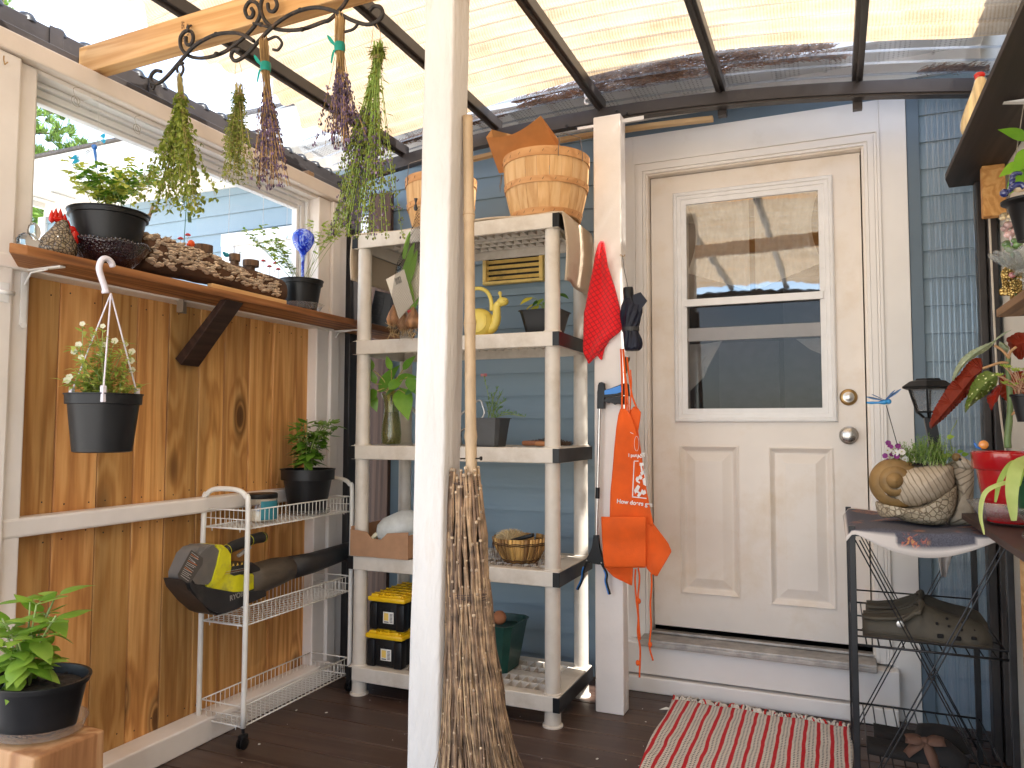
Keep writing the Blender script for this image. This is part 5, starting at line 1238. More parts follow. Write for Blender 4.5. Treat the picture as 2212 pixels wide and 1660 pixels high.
def twig(z0, z1, a, k, r, wild=0):
    n_ = max(3, int((z0-z1)/.05)); pts, rs = [], []; a1 = a+rnd(-.35, .35); k1 = k*(1+wild)
    for i in range(n_+1):
        t = i/n_; q = bp3(z0+(z1-z0)*t, a+(a1-a)*t, k+(k1-k)*t**2)+Vector((rnd(-1, 1), rnd(-1, 1), 0))*(.0016+.004*t)
        pts.append(q); rs.append(max(.0008, r*(1-.55*t)))
    m.tube(pts, rs, 5)
    for i in range(0, n_, 1):
        if (i == 0 and r > .0019) or random.random() < .14: m2.ball(pts[i], rs[i]*rnd(1.25, 1.55), 6, (1, 1, .9))
for tier, z0 in enumerate((1.032, .985, .925, .865, .815, .765, .715, .66, .60, .54, .47, .40, .33)):
    n_ = 30 if tier < 2 else 20 if tier < 7 else 24
    for i in range(n_):
        a = 2*pi*i/n_+rnd(-.09, .09)+tier*.13
        if sin(a) > .55: continue
        z = z0+rnd(-.014, .014); twig(z, max(.01, z-rnd(.28, .75)), a, 1.0+rnd(-.04, .06), rnd(.0030, .0044) if tier < 6 else rnd(.0020, .0032))
for i in range(760):
    a = rnd(0, 2*pi)
    if sin(a) > .6: continue
    z = rnd(.35, .75); twig(z, rnd(.0, .16), a, rnd(.45, 1.10), rnd(.0011, .0019), rnd(0, .32))
for i in range(90):
    a = rnd(-1.0, .5) if i % 3 else rnd(2.6, 4); z = rnd(.35, .65); twig(z, rnd(.04, .3), a, 1.0, .0013, rnd(.1, .75))
MB().tube([Vector((bax(z)[0], bax(z)[1]+.01, z)) for z in (1.0, .8, .6, .4, .2, .05)], [.026, .040, .046, .062, .085, .10], 16).build('twig_shade_core', plain('shade_dark_twigs', (.045, .028, .018), .95, var=.5, vs=60), br, True)  # dark filler added for depth, standing in for shade between the twigs
m.build('bristle_twigs', TWIG, br, True); m2.build('twig_knuckles', plain('twig_knuckle', (.46, .33, .22), .7, var=.2, island=.3), br, True)
WB = plain('rusty_wire', (.07, .04, .03), .7, bump=0)
for z, nn in ((1.003, 3), (.735, 4)):
    m = MB()
    for k in range(nn): m.tube([bp3(z+.003*k+.003*sin(a*2+k), a, 1.07) for a in [j*pi/14 for j in range(28)]], .0011, 4, closed=True)
    m.build('wire_binding', WB, br)

# ================================================================ STORAGE SHELVING UNIT
ux0, ux1, uy0, uy1 = -1.93, -.975, 2.735, 3.165
unit = thing('shelving_unit', 'beige plastic five-shelf storage unit with black end caps against the blue siding', 'shelving unit', ((ux0+ux1)/2, 2.95, 0))
def shelf_mesh(zt):
    m = MB(); h = .060
    m.box(ux0, ux1, uy0, uy0+.012, zt-h, zt, .004); m.box(ux0, ux1, uy1-.012, uy1, zt-h, zt, .004); m.box(ux0, ux0+.012, uy0+.012, uy1-.012, zt-h, zt, .004); m.box(ux1-.012, ux1, uy0+.012, uy1-.012, zt-h, zt, .004)
    m.box(ux0+.01, ux1-.01, uy0+.011, uy0+.05, zt-.006, zt-.001); m.box(ux0+.01, ux1-.01, uy1-.05, uy1-.011, zt-.006, zt-.001); m.box(ux0+.01, ux0+.085, uy0+.05, uy1-.05, zt-.006, zt-.001); m.box(ux1-.085, ux1-.01, uy0+.05, uy1-.05, zt-.006, zt-.001); m.box(ux0+.085, ux1-.085, 2.93, 2.975, zt-.0065, zt-.0015)
    for y in (2.783, 2.857, 2.93-.003, 2.975+.003, 3.045, 3.115): m.box(ux0+.08, ux1-.08, y-.003, y+.003, zt-.030, zt-.0012)
    n_ = 20
    for i in range(n_+1):
        x = ux0+.085+(ux1-ux0-.17)*i/n_
        for (a, b_) in ((2.785, 2.93), (2.975, 3.115)): m.box(x-.0025, x+.0025, a, b_, zt-.028, zt-.0014)
    return m
zs = (1.985, 1.517, 1.062, .590, .122)
s0 = shelf_mesh(zs[0]).build('shelf', PLASTB, unit)
caps = []
for sg, xa in ((1, ux1), (-1, ux0)):
    m = MB()
    a, b_ = (xa-.022, xa+.006) if sg > 0 else (xa-.006, xa+.022)
    m.box(xa+(.001 if sg > 0 else -.006), xa+(.006 if sg > 0 else -.001), uy0+.004, uy1-.004, zs[0]-.058, zs[0]-.003, .001); m.box(a, b_, uy0-.004, uy0+.006, zs[0]-.058, zs[0]-.003, .0015); caps.append(m.build('end_cap', BLACKP, s0))
for z in zs[1:]:
    k = s0.copy(); COL.objects.link(k); k.parent = unit; k.location = (0, 0, z-zs[0]); OFF[k.name] = OFF[unit.name]
    for cap0 in caps: c2 = cap0.copy(); COL.objects.link(c2); c2.parent = k
for (x, y) in ((ux0+.036, uy0+.037), (ux1-.036, uy0+.037), (ux0+.036, uy1-.037), (ux1-.036, uy1-.037)):
    m = MB()
    for a, b_ in zip((zs[4]-.001, zs[3], zs[2], zs[1]), (zs[3]-.06, zs[2]-.06, zs[1]-.06, zs[0]-.06)):
        m.lathe([(.036, a), (.036, a+.004), (.031, a+.006), (.030, b_)], (x, y, 0), 24)
    m.lathe([(0, 0), (.040, 0), (.040, .006), (.033, .010), (.031, .063)], (x, y, 0), 24); m.build('upright', PLASTB, unit, True, auto=40)

# towel over the top shelf
m, nt, out = newmat('terry_towel'); b = N(nt, 'ShaderNodeBsdfPrincipled', Roughness=.95); vec = coords(nt)
b.inputs['Base Color'].default_value = (.60, .47, .33, 1); nv = noise(nt, vec, 330, 2); sxx = noise(nt, coords(nt, (1, 90, 1)), 1.3, 1)
nt.links.new(mixc(nt, noise(nt, vec, 5, 3), (.66, .55, .42), (.54, .41, .28)), b.inputs['Base Color']); bp = N(nt, 'ShaderNodeBump', Strength=1, Distance=.004); nt.links.new(nv, bp.inputs['Height']); nt.links.new(bp.outputs[0], b.inputs['Normal']); nt.links.new(b.outputs[0], out.inputs[0]); TERRY = m
def tow(a, b):
    s_ = -.20+a*1.43; w = ux1-ux0
    if s_ < 0: x, z = ux0-.012-.008*sin(-s_*14), 1.990+s_
    elif s_ > w: d = s_-w; x, z = ux1+.016+.012*sin(d*12), 1.990-d*1.0
    else: x, z = ux0+s_, 1.9905+.0025*sin(s_*21)
    y = uy0+.006+(uy1-uy0-.05)*b+(.012*sin(s_*9) if 0 < s_ < w else 0)
    if s_ > w: x += .012*sin(b*7+1)*(s_-w)*4; z += .012*sin(b*5)*(s_-w)*2; y += .03*(s_-w)
    e = min(abs(s_), abs(s_-w))
    if e < .02 and 0 <= s_ <= w: z -= (.02-e)*.25
    return (x, y, z)
tag(MB().grid(tow, 90, 26).build('towel', TERRY, None, True, solid=.007), 'cream terry towel draped over the top shelf and hanging down both its ends', 'towel')
# bushel baskets
SLAT = wood('bushel_slats', [(.52, .28, .11), (.66, .40, .18), (.76, .51, .27)], 'Z', scale=1.3, island=.07, knots=.0); HOOP = wood('bushel_hoops', [(.42, .19, .07), (.55, .28, .11), (.64, .36, .16)], 'X', scale=1.0, island=.05)
def bushel(c, r0, r1, h, lab, seed):
    random.seed(seed); t = thing('bushel_basket', lab, 'basket', c, 'bushel baskets on the top shelf'); m = MB(); n_ = 22; nz_ = 8
    for i in range(n_):
        a0, a1 = 2*pi*(i+.015)/n_, 2*pi*(i+1-.015)/n_; o_ = rnd(-.0012, .0012)
        rows = []
        for j in range(nz_+1):
            tt = j/nz_; z = h*tt; r = r0+(r1-r0)*tt+.012*sin(pi*tt)+o_
            rows.append([m.bm.verts.new((c[0]+r*cos(a), c[1]+r*sin(a), c[2]+z)) for a in (a0, (a0*2+a1)/3, (a0+2*a1)/3, a1)]+[m.bm.verts.new((c[0]+(r-.003)*cos(a), c[1]+(r-.003)*sin(a), c[2]+z)) for a in (a1, a0)])
        for A, B in zip(rows, rows[1:]):
            for k in range(6): m.bm.faces.new((A[k], A[(k+1) % 6], B[(k+1) % 6], B[k]))
        m.bm.faces.new(rows[0]); m.bm.faces.new(rows[-1][::-1])
    m.build('slats', SLAT, t)
    for (zz, w, o_) in ((h-.036, .036, .004), (h*.46, .024, .0045), (.001, .024, .004)):
        t0, t1 = zz/h, min(1, (zz+w)/h); ra = r0+(r1-r0)*t0+.012*sin(pi*t0)+o_; rb = r0+(r1-r0)*t1+.012*sin(pi*t1)+o_
        hm = MB().lathe([(ra-.003, zz), (ra, zz), (rb, zz+w), (rb-.003, zz+w)], c, 60); k = hm.build('hoop', HOOP, t, True, auto=40)
        s_ = MB()
        for i in range(n_//1):
            a = 2*pi*(i+.5)/n_; r = (ra+rb)/2+.0008; p = Vector((c[0]+r*cos(a), c[1]+r*sin(a), c[2]+zz+w/2)); tg = Vector((-sin(a), cos(a), 0)); s_.tube([p-tg*.003-Vector((0, 0, .005)), p+tg*.003+Vector((0, 0, .005))], .0007, 4)
        s_.build('staples', IRON, k)
    MB().lathe([(0, .006), (r0, .006)], c, 30).build('base', SLAT, t)
    return t
bb = (-1.085, 2.90, 1.995)
t = bushel(bb, .140, .178, .262, 'large bushel basket holding a brown paper bag on the right of the top shelf', 1)
HW = plain('steel_handle_wire', (.22, .19, .17), .4, metal=.8, bump=0)
def han(c, r, z, a0, a1, up_=.065):
    p0, p1 = Vector((c[0]+r*cos(a0), c[1]+r*sin(a0), z)), Vector((c[0]+r*cos(a1), c[1]+r*sin(a1), z)); u_ = Vector((0, 0, up_)); return MB().tube([p0-Vector((0, 0, .03)), p0, p0+u_*.95+(p1-p0)*.08, p0+u_+(p1-p0)*.16, p1+u_-(p1-p0)*.16, p1+u_*.95-(p1-p0)*.08, p1, p1-Vector((0, 0, .03))], .0016, 6)
han(bb, .184, 2.245, -.95, -.30).build('handle', HW, t); MB().tube([(bb[0]-.172, bb[1]-.075, 2.20), (bb[0]-.167, bb[1]-.105, 2.14), (bb[0]-.160, bb[1]-.115, 2.11), (bb[0]-.163, bb[1]-.10, 2.15), (bb[0]-.174, bb[1]-.065, 2.20)], .0016, 5).build('handle', HW, t)
b2 = (-1.62, 2.965, 1.995)
t = bushel(b2, .115, .160, .262, 'smaller bushel basket half hidden behind the centre post on the top shelf', 2)
han(b2, .166, 2.245, -2.2, -1.5).build('handle', HW, t)
# paper bag
KR = plain('kraft_paper', (.66, .32, .11), .75, var=.1, vs=8, trans=.72, bump=.3, bs=30)
bg_ = thing('paper_bag', 'crumpled brown paper bag sticking out of the large bushel basket, lit from behind', 'paper bag', (-1.16, 2.9, 2.25))
m = MB()
def bagf(y0, ins, pts, bulge):
    tp = pts
    def f(a, b):
        # bilinear between four corners, given in pixels
        u = (1-b)*((1-a)*tp[0][0]+a*tp[1][0])+b*((1-a)*tp[3][0]+a*tp[2][0]); v = (1-b)*((1-a)*tp[0][1]+a*tp[1][1])+b*((1-a)*tp[3][1]+a*tp[2][1])
        v += -14*sin(pi*a)*b*0+10*sin(a*pi)*b*ins
        return at(u, v, Y=y0+bulge*sin(pi*a)*(1-.3*b)+.008*mnoise.noise(Vector((a*4, b*4, y0))))
    return f
m.grid(bagf(2.86, 1.6, ((1078, 375), (1222, 352), (1168, 250), (1050, 297)), -.05), 18, 12)
m.grid(bagf(2.93, 0.6, ((1078, 375), (1222, 352), (1205, 300), (1062, 280)), .04), 18, 12)
m.grid(lambda a, b: Vector(bagf(2.86, 1.6, ((1078, 375), (1222, 352), (1168, 250), (1050, 297)), -.05)(1, b)).lerp(Vector(bagf(2.93, .6, ((1078, 375), (1222, 352), (1205, 300), (1062, 280)), .04)(1, b)), a), 5, 12)
m.grid(lambda a, b: Vector(bagf(2.86, 1.6, ((1078, 375), (1222, 352), (1168, 250), (1050, 297)), -.05)(0, b)).lerp(Vector(bagf(2.93, .6, ((1078, 375), (1222, 352), (1205, 300), (1062, 280)), .04)(0, b)), a), 5, 12)
m.build('bag', KR, bg_, True)

# ---- second shelf: tray, net of bulbs, snail can, small pot
def P2(u, v, Y): return at(u, v, Y=Y)
tz = zs[1]
bt = thing('black_nursery_tray', 'small textured black plastic tray tilted behind the net of bulbs', 'tray', (-1.80, 2.95, tz+.05))
m = MB(); M_ = Matrix.Translation(at(826, 668, Y=2.9)) @ Matrix.Rotation(.25, 4, 'Y') @ Matrix.Rotation(.4, 4, 'Z')
m.box(-.05, .09, -.006, .0, -.075, .075, .002, M=M_)
for i in range(5): m.box(-.046, .0, -.0085, -.0055, -.065+i*.028, -.045+i*.028, .001, M=M_)
m.box(-.05, -.044, -.006, .06, -.075, .075, .001, M=M_); m.build('tray_body', BLACKP, bt)
nb = thing('net_bag', 'black net bag of brown bulbs, card and green shoots hanging before the second shelf', 'net bag', at(875, 590, Y=2.66))
NY = 2.665
NET, nt, out = newmat('black_net')
sepn = N(nt, 'ShaderNodeSeparateXYZ'); nt.links.new(coords(nt), sepn.inputs[0])
def lin(a_, b_):
    q = N(nt, 'ShaderNodeMath', _operation='MULTIPLY'); q.inputs[1].default_value = a_; nt.links.new(sepn.outputs[0], q.inputs[0]); w = N(nt, 'ShaderNodeMath', _operation='MULTIPLY_ADD'); w.inputs[1].default_value = b_; nt.links.new(sepn.outputs[2], w.inputs[0]); nt.links.new(q.outputs[0], w.inputs[2])
    s_ = N(nt, 'ShaderNodeMath', _operation='SINE'); nt.links.new(w.outputs[0], s_.inputs[0]); g_ = N(nt, 'ShaderNodeMath', _operation='GREATER_THAN'); g_.inputs[1].default_value = .90; nt.links.new(s_.outputs[0], g_.inputs[0]); return g_.outputs[0]
mxm = N(nt, 'ShaderNodeMath', _operation='MAXIMUM'); nt.links.new(lin(760, 460), mxm.inputs[0]); nt.links.new(lin(-760, 460), mxm.inputs[1])
tb = N(nt, 'ShaderNodeBsdfTransparent'); db_ = N(nt, 'ShaderNodeBsdfDiffuse', Color=(.02, .02, .025, 1)); ms = N(nt, 'ShaderNodeMixShader'); nt.links.new(mxm.outputs[0], ms.inputs[0]); nt.links.new(tb.outputs[0], ms.inputs[1]); nt.links.new(db_.outputs[0], ms.inputs[2]); nt.links.new(ms.outputs[0], out.inputs[0])
rows = [(905, 445, 3), (900, 480, 7), (895, 520, 18), (885, 570, 32), (882, 630, 40), (880, 680, 45), (878, 715, 36), (876, 728, 12)]
m = MB(); R_ = []
cen = catmull([at(u, v, Y=NY) for u, v, _ in rows], 3); rad = []
for i in range(len(rows)-1):
    for j in range(3): rad.append((rows[i][2]*(1-j/3)+rows[i+1][2]*j/3)/560)
rad.append(rows[-1][2]/560)
for c, r in zip(cen, rad): R_.append([m.bm.verts.new(c+Vector((r*cos(a), r*.75*sin(a), 0))) for a in [2*pi*j/18 for j in range(18)]])
for A, B in zip(R_, R_[1:]):
    for j in range(18): m.bm.faces.new((A[j], A[(j+1) % 18], B[(j+1) % 18], B[j]))
m.build('net', NET, nb, True)
ONI = plain('papery_bulb_skin', (.42, .20, .08), .5, var=.4, vs=30, stretch=(1, 1, .2), bump=.3); ROOT = plain('straw_roots', (.50, .33, .16), .85, island=.4)
random.seed(9); m = MB()
for (u, v, r) in ((852, 690, 19), (872, 702, 16), (892, 695, 19), (862, 675, 14)): c = at(u, v, Y=NY+rnd(-.02, .02)); m.lathe([(0, -r/560), (r/560*.8, -r/800), (r/560, 0), (r/560*.7, r/700), (r/2200, r/330), (0, r/280)], c, 16)
m.build('bulbs', ONI, nb, True)
m = MB()
for i in range(130):
    c = at(rnd(843, 902), rnd(690, 722), Y=NY+rnd(-.03, .0)); m.tube([c, c+Vector((rnd(-.012, .012), rnd(-.01, .0), rnd(-.02, .01))), c+Vector((rnd(-.02, .02), rnd(-.014, .0), rnd(-.035, .004)))], .0008, 3, cap=False)
m.build('roots', ROOT, nb)
m = MB(); lm_ = leafmat('bulb_shoot', (.12, .30, .03), (.35, .55, .08), .35)
for (a, b, w) in (((868, 620), (893, 525), 9), ((880, 620), (900, 540), 8), ((874, 640), (884, 600), 7), ((892, 665), (878, 590), 8), ((885, 690), (905, 640), 4), ((880, 690), (893, 650), 3), ((872, 560), (885, 500), 6)):
    p, q = at(*a, Y=NY-.02), at(*b, Y=NY-.015); m.leaf(p, q-p, (.3, -1, .1), (q-p).length, w/280, .05, .25, 5, prof=[.5, .9, 1, .9, .7, .2])
m.build('shoots', lm_, nb, True)
CARD = plain('printed_card', (.66, .58, .46), .6, var=.05)
q = [at(u, v, Y=NY-.025) for u, v in ((834, 604), (873, 582), (893, 655), (862, 690))]
m = MB(); m.quad(*q); cd = m.build('card', CARD, nb, solid=.0012)
q = [at(u, v, Y=NY-.0) for u, v in ((885, 585), (900, 560), (908, 580), (905, 660), (893, 655))]
m = MB(); m.bm.faces.new([m.bm.verts.new(x) for x in q]); m.build('card', CARD, nb, solid=.0012)
m = MB(); INK = plain('black_ink', (.04, .035, .03), .7, bump=0)
o_, ex, ez = at(852, 602, Y=NY-.0265), (at(865, 596, Y=NY-.0265)-at(852, 602, Y=NY-.0265)), (at(856, 616, Y=NY-.0265)-at(852, 602, Y=NY-.0265))
for i in range(9): w = .03+.04*((i*7) % 3)/2; a = i*.11; m.quad(o_+ex*a, o_+ex*(a+w), o_+ex*(a+w)+ez, o_+ex*a+ez)
m.build('barcode', INK, cd)
MB().ball(at(884, 673, Y=NY-.03), .007, 8, (1.5, .6, 1)).build('red_clip', REDP, nb, True)
MB().lathe([(0, 0), (.006, .0), (.009, .01), (.003, .03), (.008, .05), (0, .05)], at(898, 455, Y=NY), 8).build('knotted_top', BLK, nb)

YEL = plain('pale_yellow_plastic', (.80, .64, .14), .38, var=.03, bump=.02, trans=.08)
sc = at(1040, 690, Y=2.90); sn = thing('snail_watering_can', 'yellow snail-shaped watering can on the second shelf right of the broom', 'watering can', (sc.x, 2.9, tz))
px = 1/552
m = MB(); M_ = Matrix.Translation((sc.x-.01, 2.90, tz+.068)) @ Matrix.Rotation(pi/2, 4, 'X')
m.lathe([(0, -.045), (.035, -.044), (.058, -.034), (.067, -.012), (.067, .012), (.058, .034), (.035, .044), (0, .045)], n=36, M=M_)
m.build('shell_body', YEL, sn, True)
m = MB(); P = [Vector((sc.x-.01+cos(a)*(.004+.0075*a), 2.90-.047+.0012*a, tz+.068+sin(a)*(.004+.0075*a))) for a in [k*.3 for k in range(24)]]; m.tube(P, .0035, 6); m.build('shell_swirl', YEL, sn, True)
nk = catmull([at(u, v, Y=2.90) for u, v in ((1020, 712), (1050, 714), (1068, 702), (1073, 680), (1073, 662), (1082, 654))], 6)
MB().tube(nk, [.020]*6+[.024]*6+[.020]*6+[.017]*6+[.016]*(len(nk)-24), 18).ball(at(1086, 652, Y=2.9), .0225, 18, (1.15, 1, .85)).ball(at(1080, 634, Y=2.9), .0088, 12).tube([at(1080, 634, Y=2.9), at(1083, 650, Y=2.9)], .0055, 8).build('head_and_neck', YEL, sn, True)
m = MB(); m.box(sc.x-.07, sc.x+.075, 2.86, 2.94, tz+.001, tz+.018, .008); m.build('foot', YEL, sn, True, auto=40)
hd = catmull([at(u, v, Y=2.90) for u, v in ((1062, 672), (1061, 650), (1054, 633), (1042, 625), (1027, 624), (1015, 632))], 6); MB().tube(hd, .0085, 12).build('handle', YEL, sn, True)
MB().tube([at(1087, 649, Y=2.876), at(1092, 651, Y=2.878), at(1096, 648, Y=2.882)], .0009, 4).build('mouth_line', plain('snail_line', (.35, .25, .05), .6, bump=0), sn)

def sqpot(c, w0, w1, h, mat, name='pot'):
    m = MB(); n_ = 4
    def ring(w, z, rnd_=.18):
        pts = []
        for i in range(4):
            for k in (-1, 1):
                a = pi/4+i*pi/2; cx_, cy_ = cos(a)*math.sqrt(2)*w, sin(a)*math.sqrt(2)*w; t_ = Vector((-sin(a), cos(a), 0))
                d = Vector((cx_, cy_, 0))*(1-rnd_*.35)+t_*k*w*rnd_; pts.append(m.bm.verts.new(Vector(c)+d+Vector((0, 0, z))))
        return pts
    R = [ring(w0, 0), ring(w0+(w1-w0)*.8, h*.8), ring(w1, h*.97), ring(w1+.005, h*.975), ring(w1+.005, h), ring(w1-.003, h), ring(w1-.008, h*.85)]
    for A, B in zip(R, R[1:]):
        for j in range(8): m.bm.faces.new((A[j], A[(j+1) % 8], B[(j+1) % 8], B[j]))
    m.bm.faces.new(R[0]); m.bm.faces.new(R[-1]); return m
pc = at(1177, 712, Y=2.93); pc.z = tz
pt = thing('potted_coleus', 'square black pot of yellow-edged leaves on the second shelf behind the upright', 'potted plant', pc)
sqpot(pc, .058, .082, .108, BLACKP).build('pot', BLACKP, pt); soil(pc+Vector((0, 0, .10)), .075).build('soil', SOIL, pt)
YLF = leafmat('yellow_green_leaf', (.16, .30, .04), (.75, .62, .06), .35); GLF = leafmat('dark_green_leaf', (.02, .09, .01), (.09, .24, .03), .25)
m = MB(); m3 = MB(); st = MB()
for (u, v, w, y_) in ((1147, 642, 34, 1), (1155, 655, 30, 1), (1163, 660, 32, 1), (1172, 645, 26, 1), (1180, 650, 26, 0), (1190, 655, 26, 0), (1212, 634, 26, 0), (1165, 648, 24, 0), (1183, 640, 20, 1)):
    p = at(u, v, Y=2.92+rnd(-.03, .03)); b0 = pc+Vector((0, 0, .1)); st.tube(catmull([b0, (b0+p)/2+Vector((0, 0, .02)), p], 4), .0016, 5); d = (p-b0); d.z *= .1; (m if y_ else m3).leaf(p-d*.1, d+Vector((0, -.04, -.02)), (rnd(-.2, .2), -.5, 1), w*px*1.0, w*px*.62, curl=.5, fold=-.1, seg=5)
m.build('yellow_leaves', YLF, pt, True); m3.build('leaves', GLF, pt, True); st.build('stems', STEM, pt)

# ---- third shelf: vase of pothos, steel watering can, yarrow pot, brush
tz = zs[2]
vc = at(845, 960, Y=2.86); vc.z = tz
vs_ = thing('glass_vase', 'fluted green-tinted glass vase of water and cuttings on the third shelf', 'vase', vc)
GV = thin_glass('vase_glass', (.78, .80, .52), .10, rough=.03, milk=.10, milkcol=(.6, .6, .3), wav=.5, wscale=70)
pr = [(0, .004), (.038, .004), (.042, .01), (.044, .05), (.040, .10), (.032, .15), (.033, .19), (.045, .225), (.047, .228)]
MB().lathe(pr, vc, 36, wob=.012).build('glass_body', GV, vs_, True); MB().lathe([(0, .008), (.037, .008), (.040, .05), (.036, .10), (.029, .145), (0, .145)], vc, 30).build('water', thin_glass('murky_water', (.66, .62, .30), .05, milk=.25, milkcol=(.5, .45, .15)), vs_, True)
po = thing('pothos_cutting', 'broad-leaved green pothos cutting growing out of the glass vase', 'plant', vc+Vector((0, 0, .1)))
st, lf = MB(), MB(); random.seed(6)
for i in range(7): a = rnd(0, 6); st.tube(catmull([vc+Vector((rnd(-.02, .02), rnd(-.02, .02), .03)), vc+Vector((rnd(-.01, .01), rnd(-.01, .01), .13)), vc+Vector((.02*cos(a), .02*sin(a), .24))], 5), .004, 6)
for (ua, va, ub, vb, w, up_) in ((805, 800, 793, 772, 14, 0), (818, 848, 852, 792, 28, 1), (815, 845, 795, 862, 24, 1), (800, 850, 812, 885, 18, 1), (865, 838, 878, 895, 34, 1), (870, 800, 892, 770, 16, 1), (858, 815, 898, 812, 14, 0), (840, 842, 868, 815, 22, 0), (875, 850, 900, 835, 18, 0), (835, 850, 850, 838, 20, 0), (845, 800, 835, 770, 12, 1), (880, 815, 902, 850, 20, 0), (812, 830, 800, 800, 12, 0)):
    p, q = at(ua, va, Y=2.83+rnd(-.04, .03)), at(ub, vb, Y=2.81+rnd(-.03, .03)); lf.leaf(p, q-p, (.2, -.8, .6), (q-p).length*1.1, w/540*1.5, curl=.15, fold=.15, seg=6); st.tube(catmull([vc+Vector((0, 0, .225)), (vc+p)/2+Vector((0, 0, .13)), p], 5), .0022, 5)
st.build('stems', plain('pale_cut_stem', (.50, .42, .12), .6), po, True); lf.build('leaves', leafmat('pothos_leaf', (.05, .20, .02), (.26, .48, .06), .3, .3), po, True)
wc = at(965, 962, Y=2.95); wc.z = tz
can = thing('steel_watering_can', 'small steel watering can mostly hidden behind the centre post on the third shelf', 'watering can', wc)
MB().lathe([(0, 0), (.065, 0), (.068, .005), (.062, .11), (.05, .125), (.03, .13)], wc, 36).build('can_body', STEEL, can, True, auto=45)
MB().tube(catmull([wc+Vector((-.06, 0, .03)), wc+Vector((-.10, -.01, .09)), at(885, 878, Y=2.93), at(866, 870, Y=2.92)], 6), [.012]*8+[.008]*11, 12, cap=False).build('spout', STEEL, can, True)
MB().tube(catmull([wc+Vector((.05, 0, .12)), at(1032, 866, Y=2.95), at(1043, 880, Y=2.95), at(1042, 902, Y=2.95), wc+Vector((.065, 0, .06))], 6), .0045, 10).build('handle', STEEL, can, True)
yc = at(1060, 965, Y=2.84); yc.z = tz
ya = thing('potted_yarrow', 'dark grey square pot with a feathery yarrow sprig and pink bud', 'potted plant', yc)
sqpot(yc, .047, .062, .118, BLACKP).build('pot', plain('dark_grey_plastic', (.05, .052, .055), .35), ya); soil(yc+Vector((0, 0, .108)), .055).build('soil', SOIL, ya)
st, lf = MB(), MB(); random.seed(14)
for (u, v) in ((1045, 812), (1075, 838), (1083, 850), (1062, 850), (1135, 900), (1092, 865), (1052, 868), (1072, 872), (1085, 880), (1110, 893)):
    p = at(u, v, Y=2.83+rnd(-.02, .02)); b0 = yc+Vector((rnd(-.015, .015), 0, .11)); P = catmull([b0, (b0+p)/2+Vector((.0, 0, .015)), p], 8); st.tube(P, .0015, 5)
    for j in range(2, len(P)):
        for k in range(3): lf.leaf(P[j], (rnd(-1, 1), rnd(-1, 1), rnd(-.1, 1)), (0, 0, 1), rnd(.012, .024), .004, curl=.2, seg=3)
st.build('stems', STEM, ya); lf.build('leaves', leafmat('yarrow_leaf', (.08, .22, .03), (.25, .42, .08), .35), ya, True)
m = MB()
for i in range(26): q = at(1045, 811, Y=2.83); m.ball(q+Vector((rnd(-.012, .012), rnd(-.008, .008), rnd(-.004, .005))), .003, 5)
m.build('pink_bud', plain('pink_bud', (.60, .20, .22), .6, bump=0), ya)
hbp = at(1180, 955, Y=2.93); hb_ = thing('hand_brush', 'wooden hand brush with dark bristles lying on the third shelf', 'brush', (hbp.x, 2.93, tz))
m = MB(); m.box(hbp.x-.10, hbp.x-.005, 2.90, 2.94, tz+.003, tz+.024, .008); m.build('handle', plain('red_brown_wood', (.36, .13, .05), .5), hb_, True, auto=40); m = MB(); m.box(hbp.x-.025, hbp.x+.07, 2.86, 2.895, tz+.003, tz+.022, .007); m.build('handle', plain('orange_wood', (.50, .20, .07), .5), hb_, True, auto=40)
m = MB(); random.seed(2)
for i in range(500):
    c = Vector((hbp.x+rnd(-.08, .095), 2.955+rnd(-.02, .02), tz+.004)); m.tube([c, c+Vector((rnd(-.01, .014), rnd(-.012, .012), rnd(.02, .036)*(1-.5*abs(c.x-hbp.x)/.1)))], .0008, 3, cap=False)
m.build('bristles', plain('dark_bristle', (.08, .05, .03), .8), hb_)

# ---- fourth shelf: carton with bottles, twig bowl
tz = zs[3]
cb = at(762, 1207, Y=2.735); bxx = ux0+.010
bx_ = thing('cardboard_box', 'open brown cardboard tray with a cut-out handle at the left of the fourth shelf', 'box', (bxx+.1, 2.8, tz))
KB = plain('brown_cardboard', (.40, .22, .12), .8, var=.08, vs=20); x0, x1 = bxx+.003, bxx+.29; m = MB()
pts = [(x0, tz+.001), (x1, tz+.001), (x1, tz+.115), (x0+.185, tz+.105), (x0+.17, tz+.090), (x0+.155, tz+.078), (x0+.11, tz+.078), (x0+.095, tz+.092), (x0+.085, tz+.106), (x0, tz+.113)]
m.prism(pts, .004, Matrix.Translation((0, 2.722, 0))); m.box(x0, x1, 3.0, 3.004, tz+.001, tz+.12); m.box(x0, x0+.004, 2.726, 3.0, tz+.001, tz+.125); m.box(x1-.004, x1, 2.726, 3.0, tz+.001, tz+.1); m.box(x0, x1, 2.726, 3.0, tz+.001, tz+.005); m.build('carton', KB, bx_)
bo_ = thing('plastic_bottle', 'large pale translucent bottle lying in the cardboard tray', 'bottle', (x0+.19, 2.83, tz+.07))
MILK = plain('milky_plastic', (.80, .83, .82), .3, trans=.4, bump=0); ba = Vector((x0+.12, 2.79, tz+.085)); bd = Vector((.75, .25, .35)).normalized()
M_ = Matrix.Translation(ba) @ bd.to_track_quat('Z', 'Y').to_matrix().to_4x4()
MB().lathe([(0, -.02), (.03, -.016), (.052, .0), (.066, .03), (.066, .12), (.052, .155), (.02, .18)], n=32, M=M_).build('bottle_body', MILK, bo_, True); MB().lathe([(.0, .188), (.024, .188), (.024, .225), (0, .225)], n=20, M=M_).build('cap', plain('mint_plastic', (.25, .62, .48), .4, bump=0), bo_, True, auto=40)
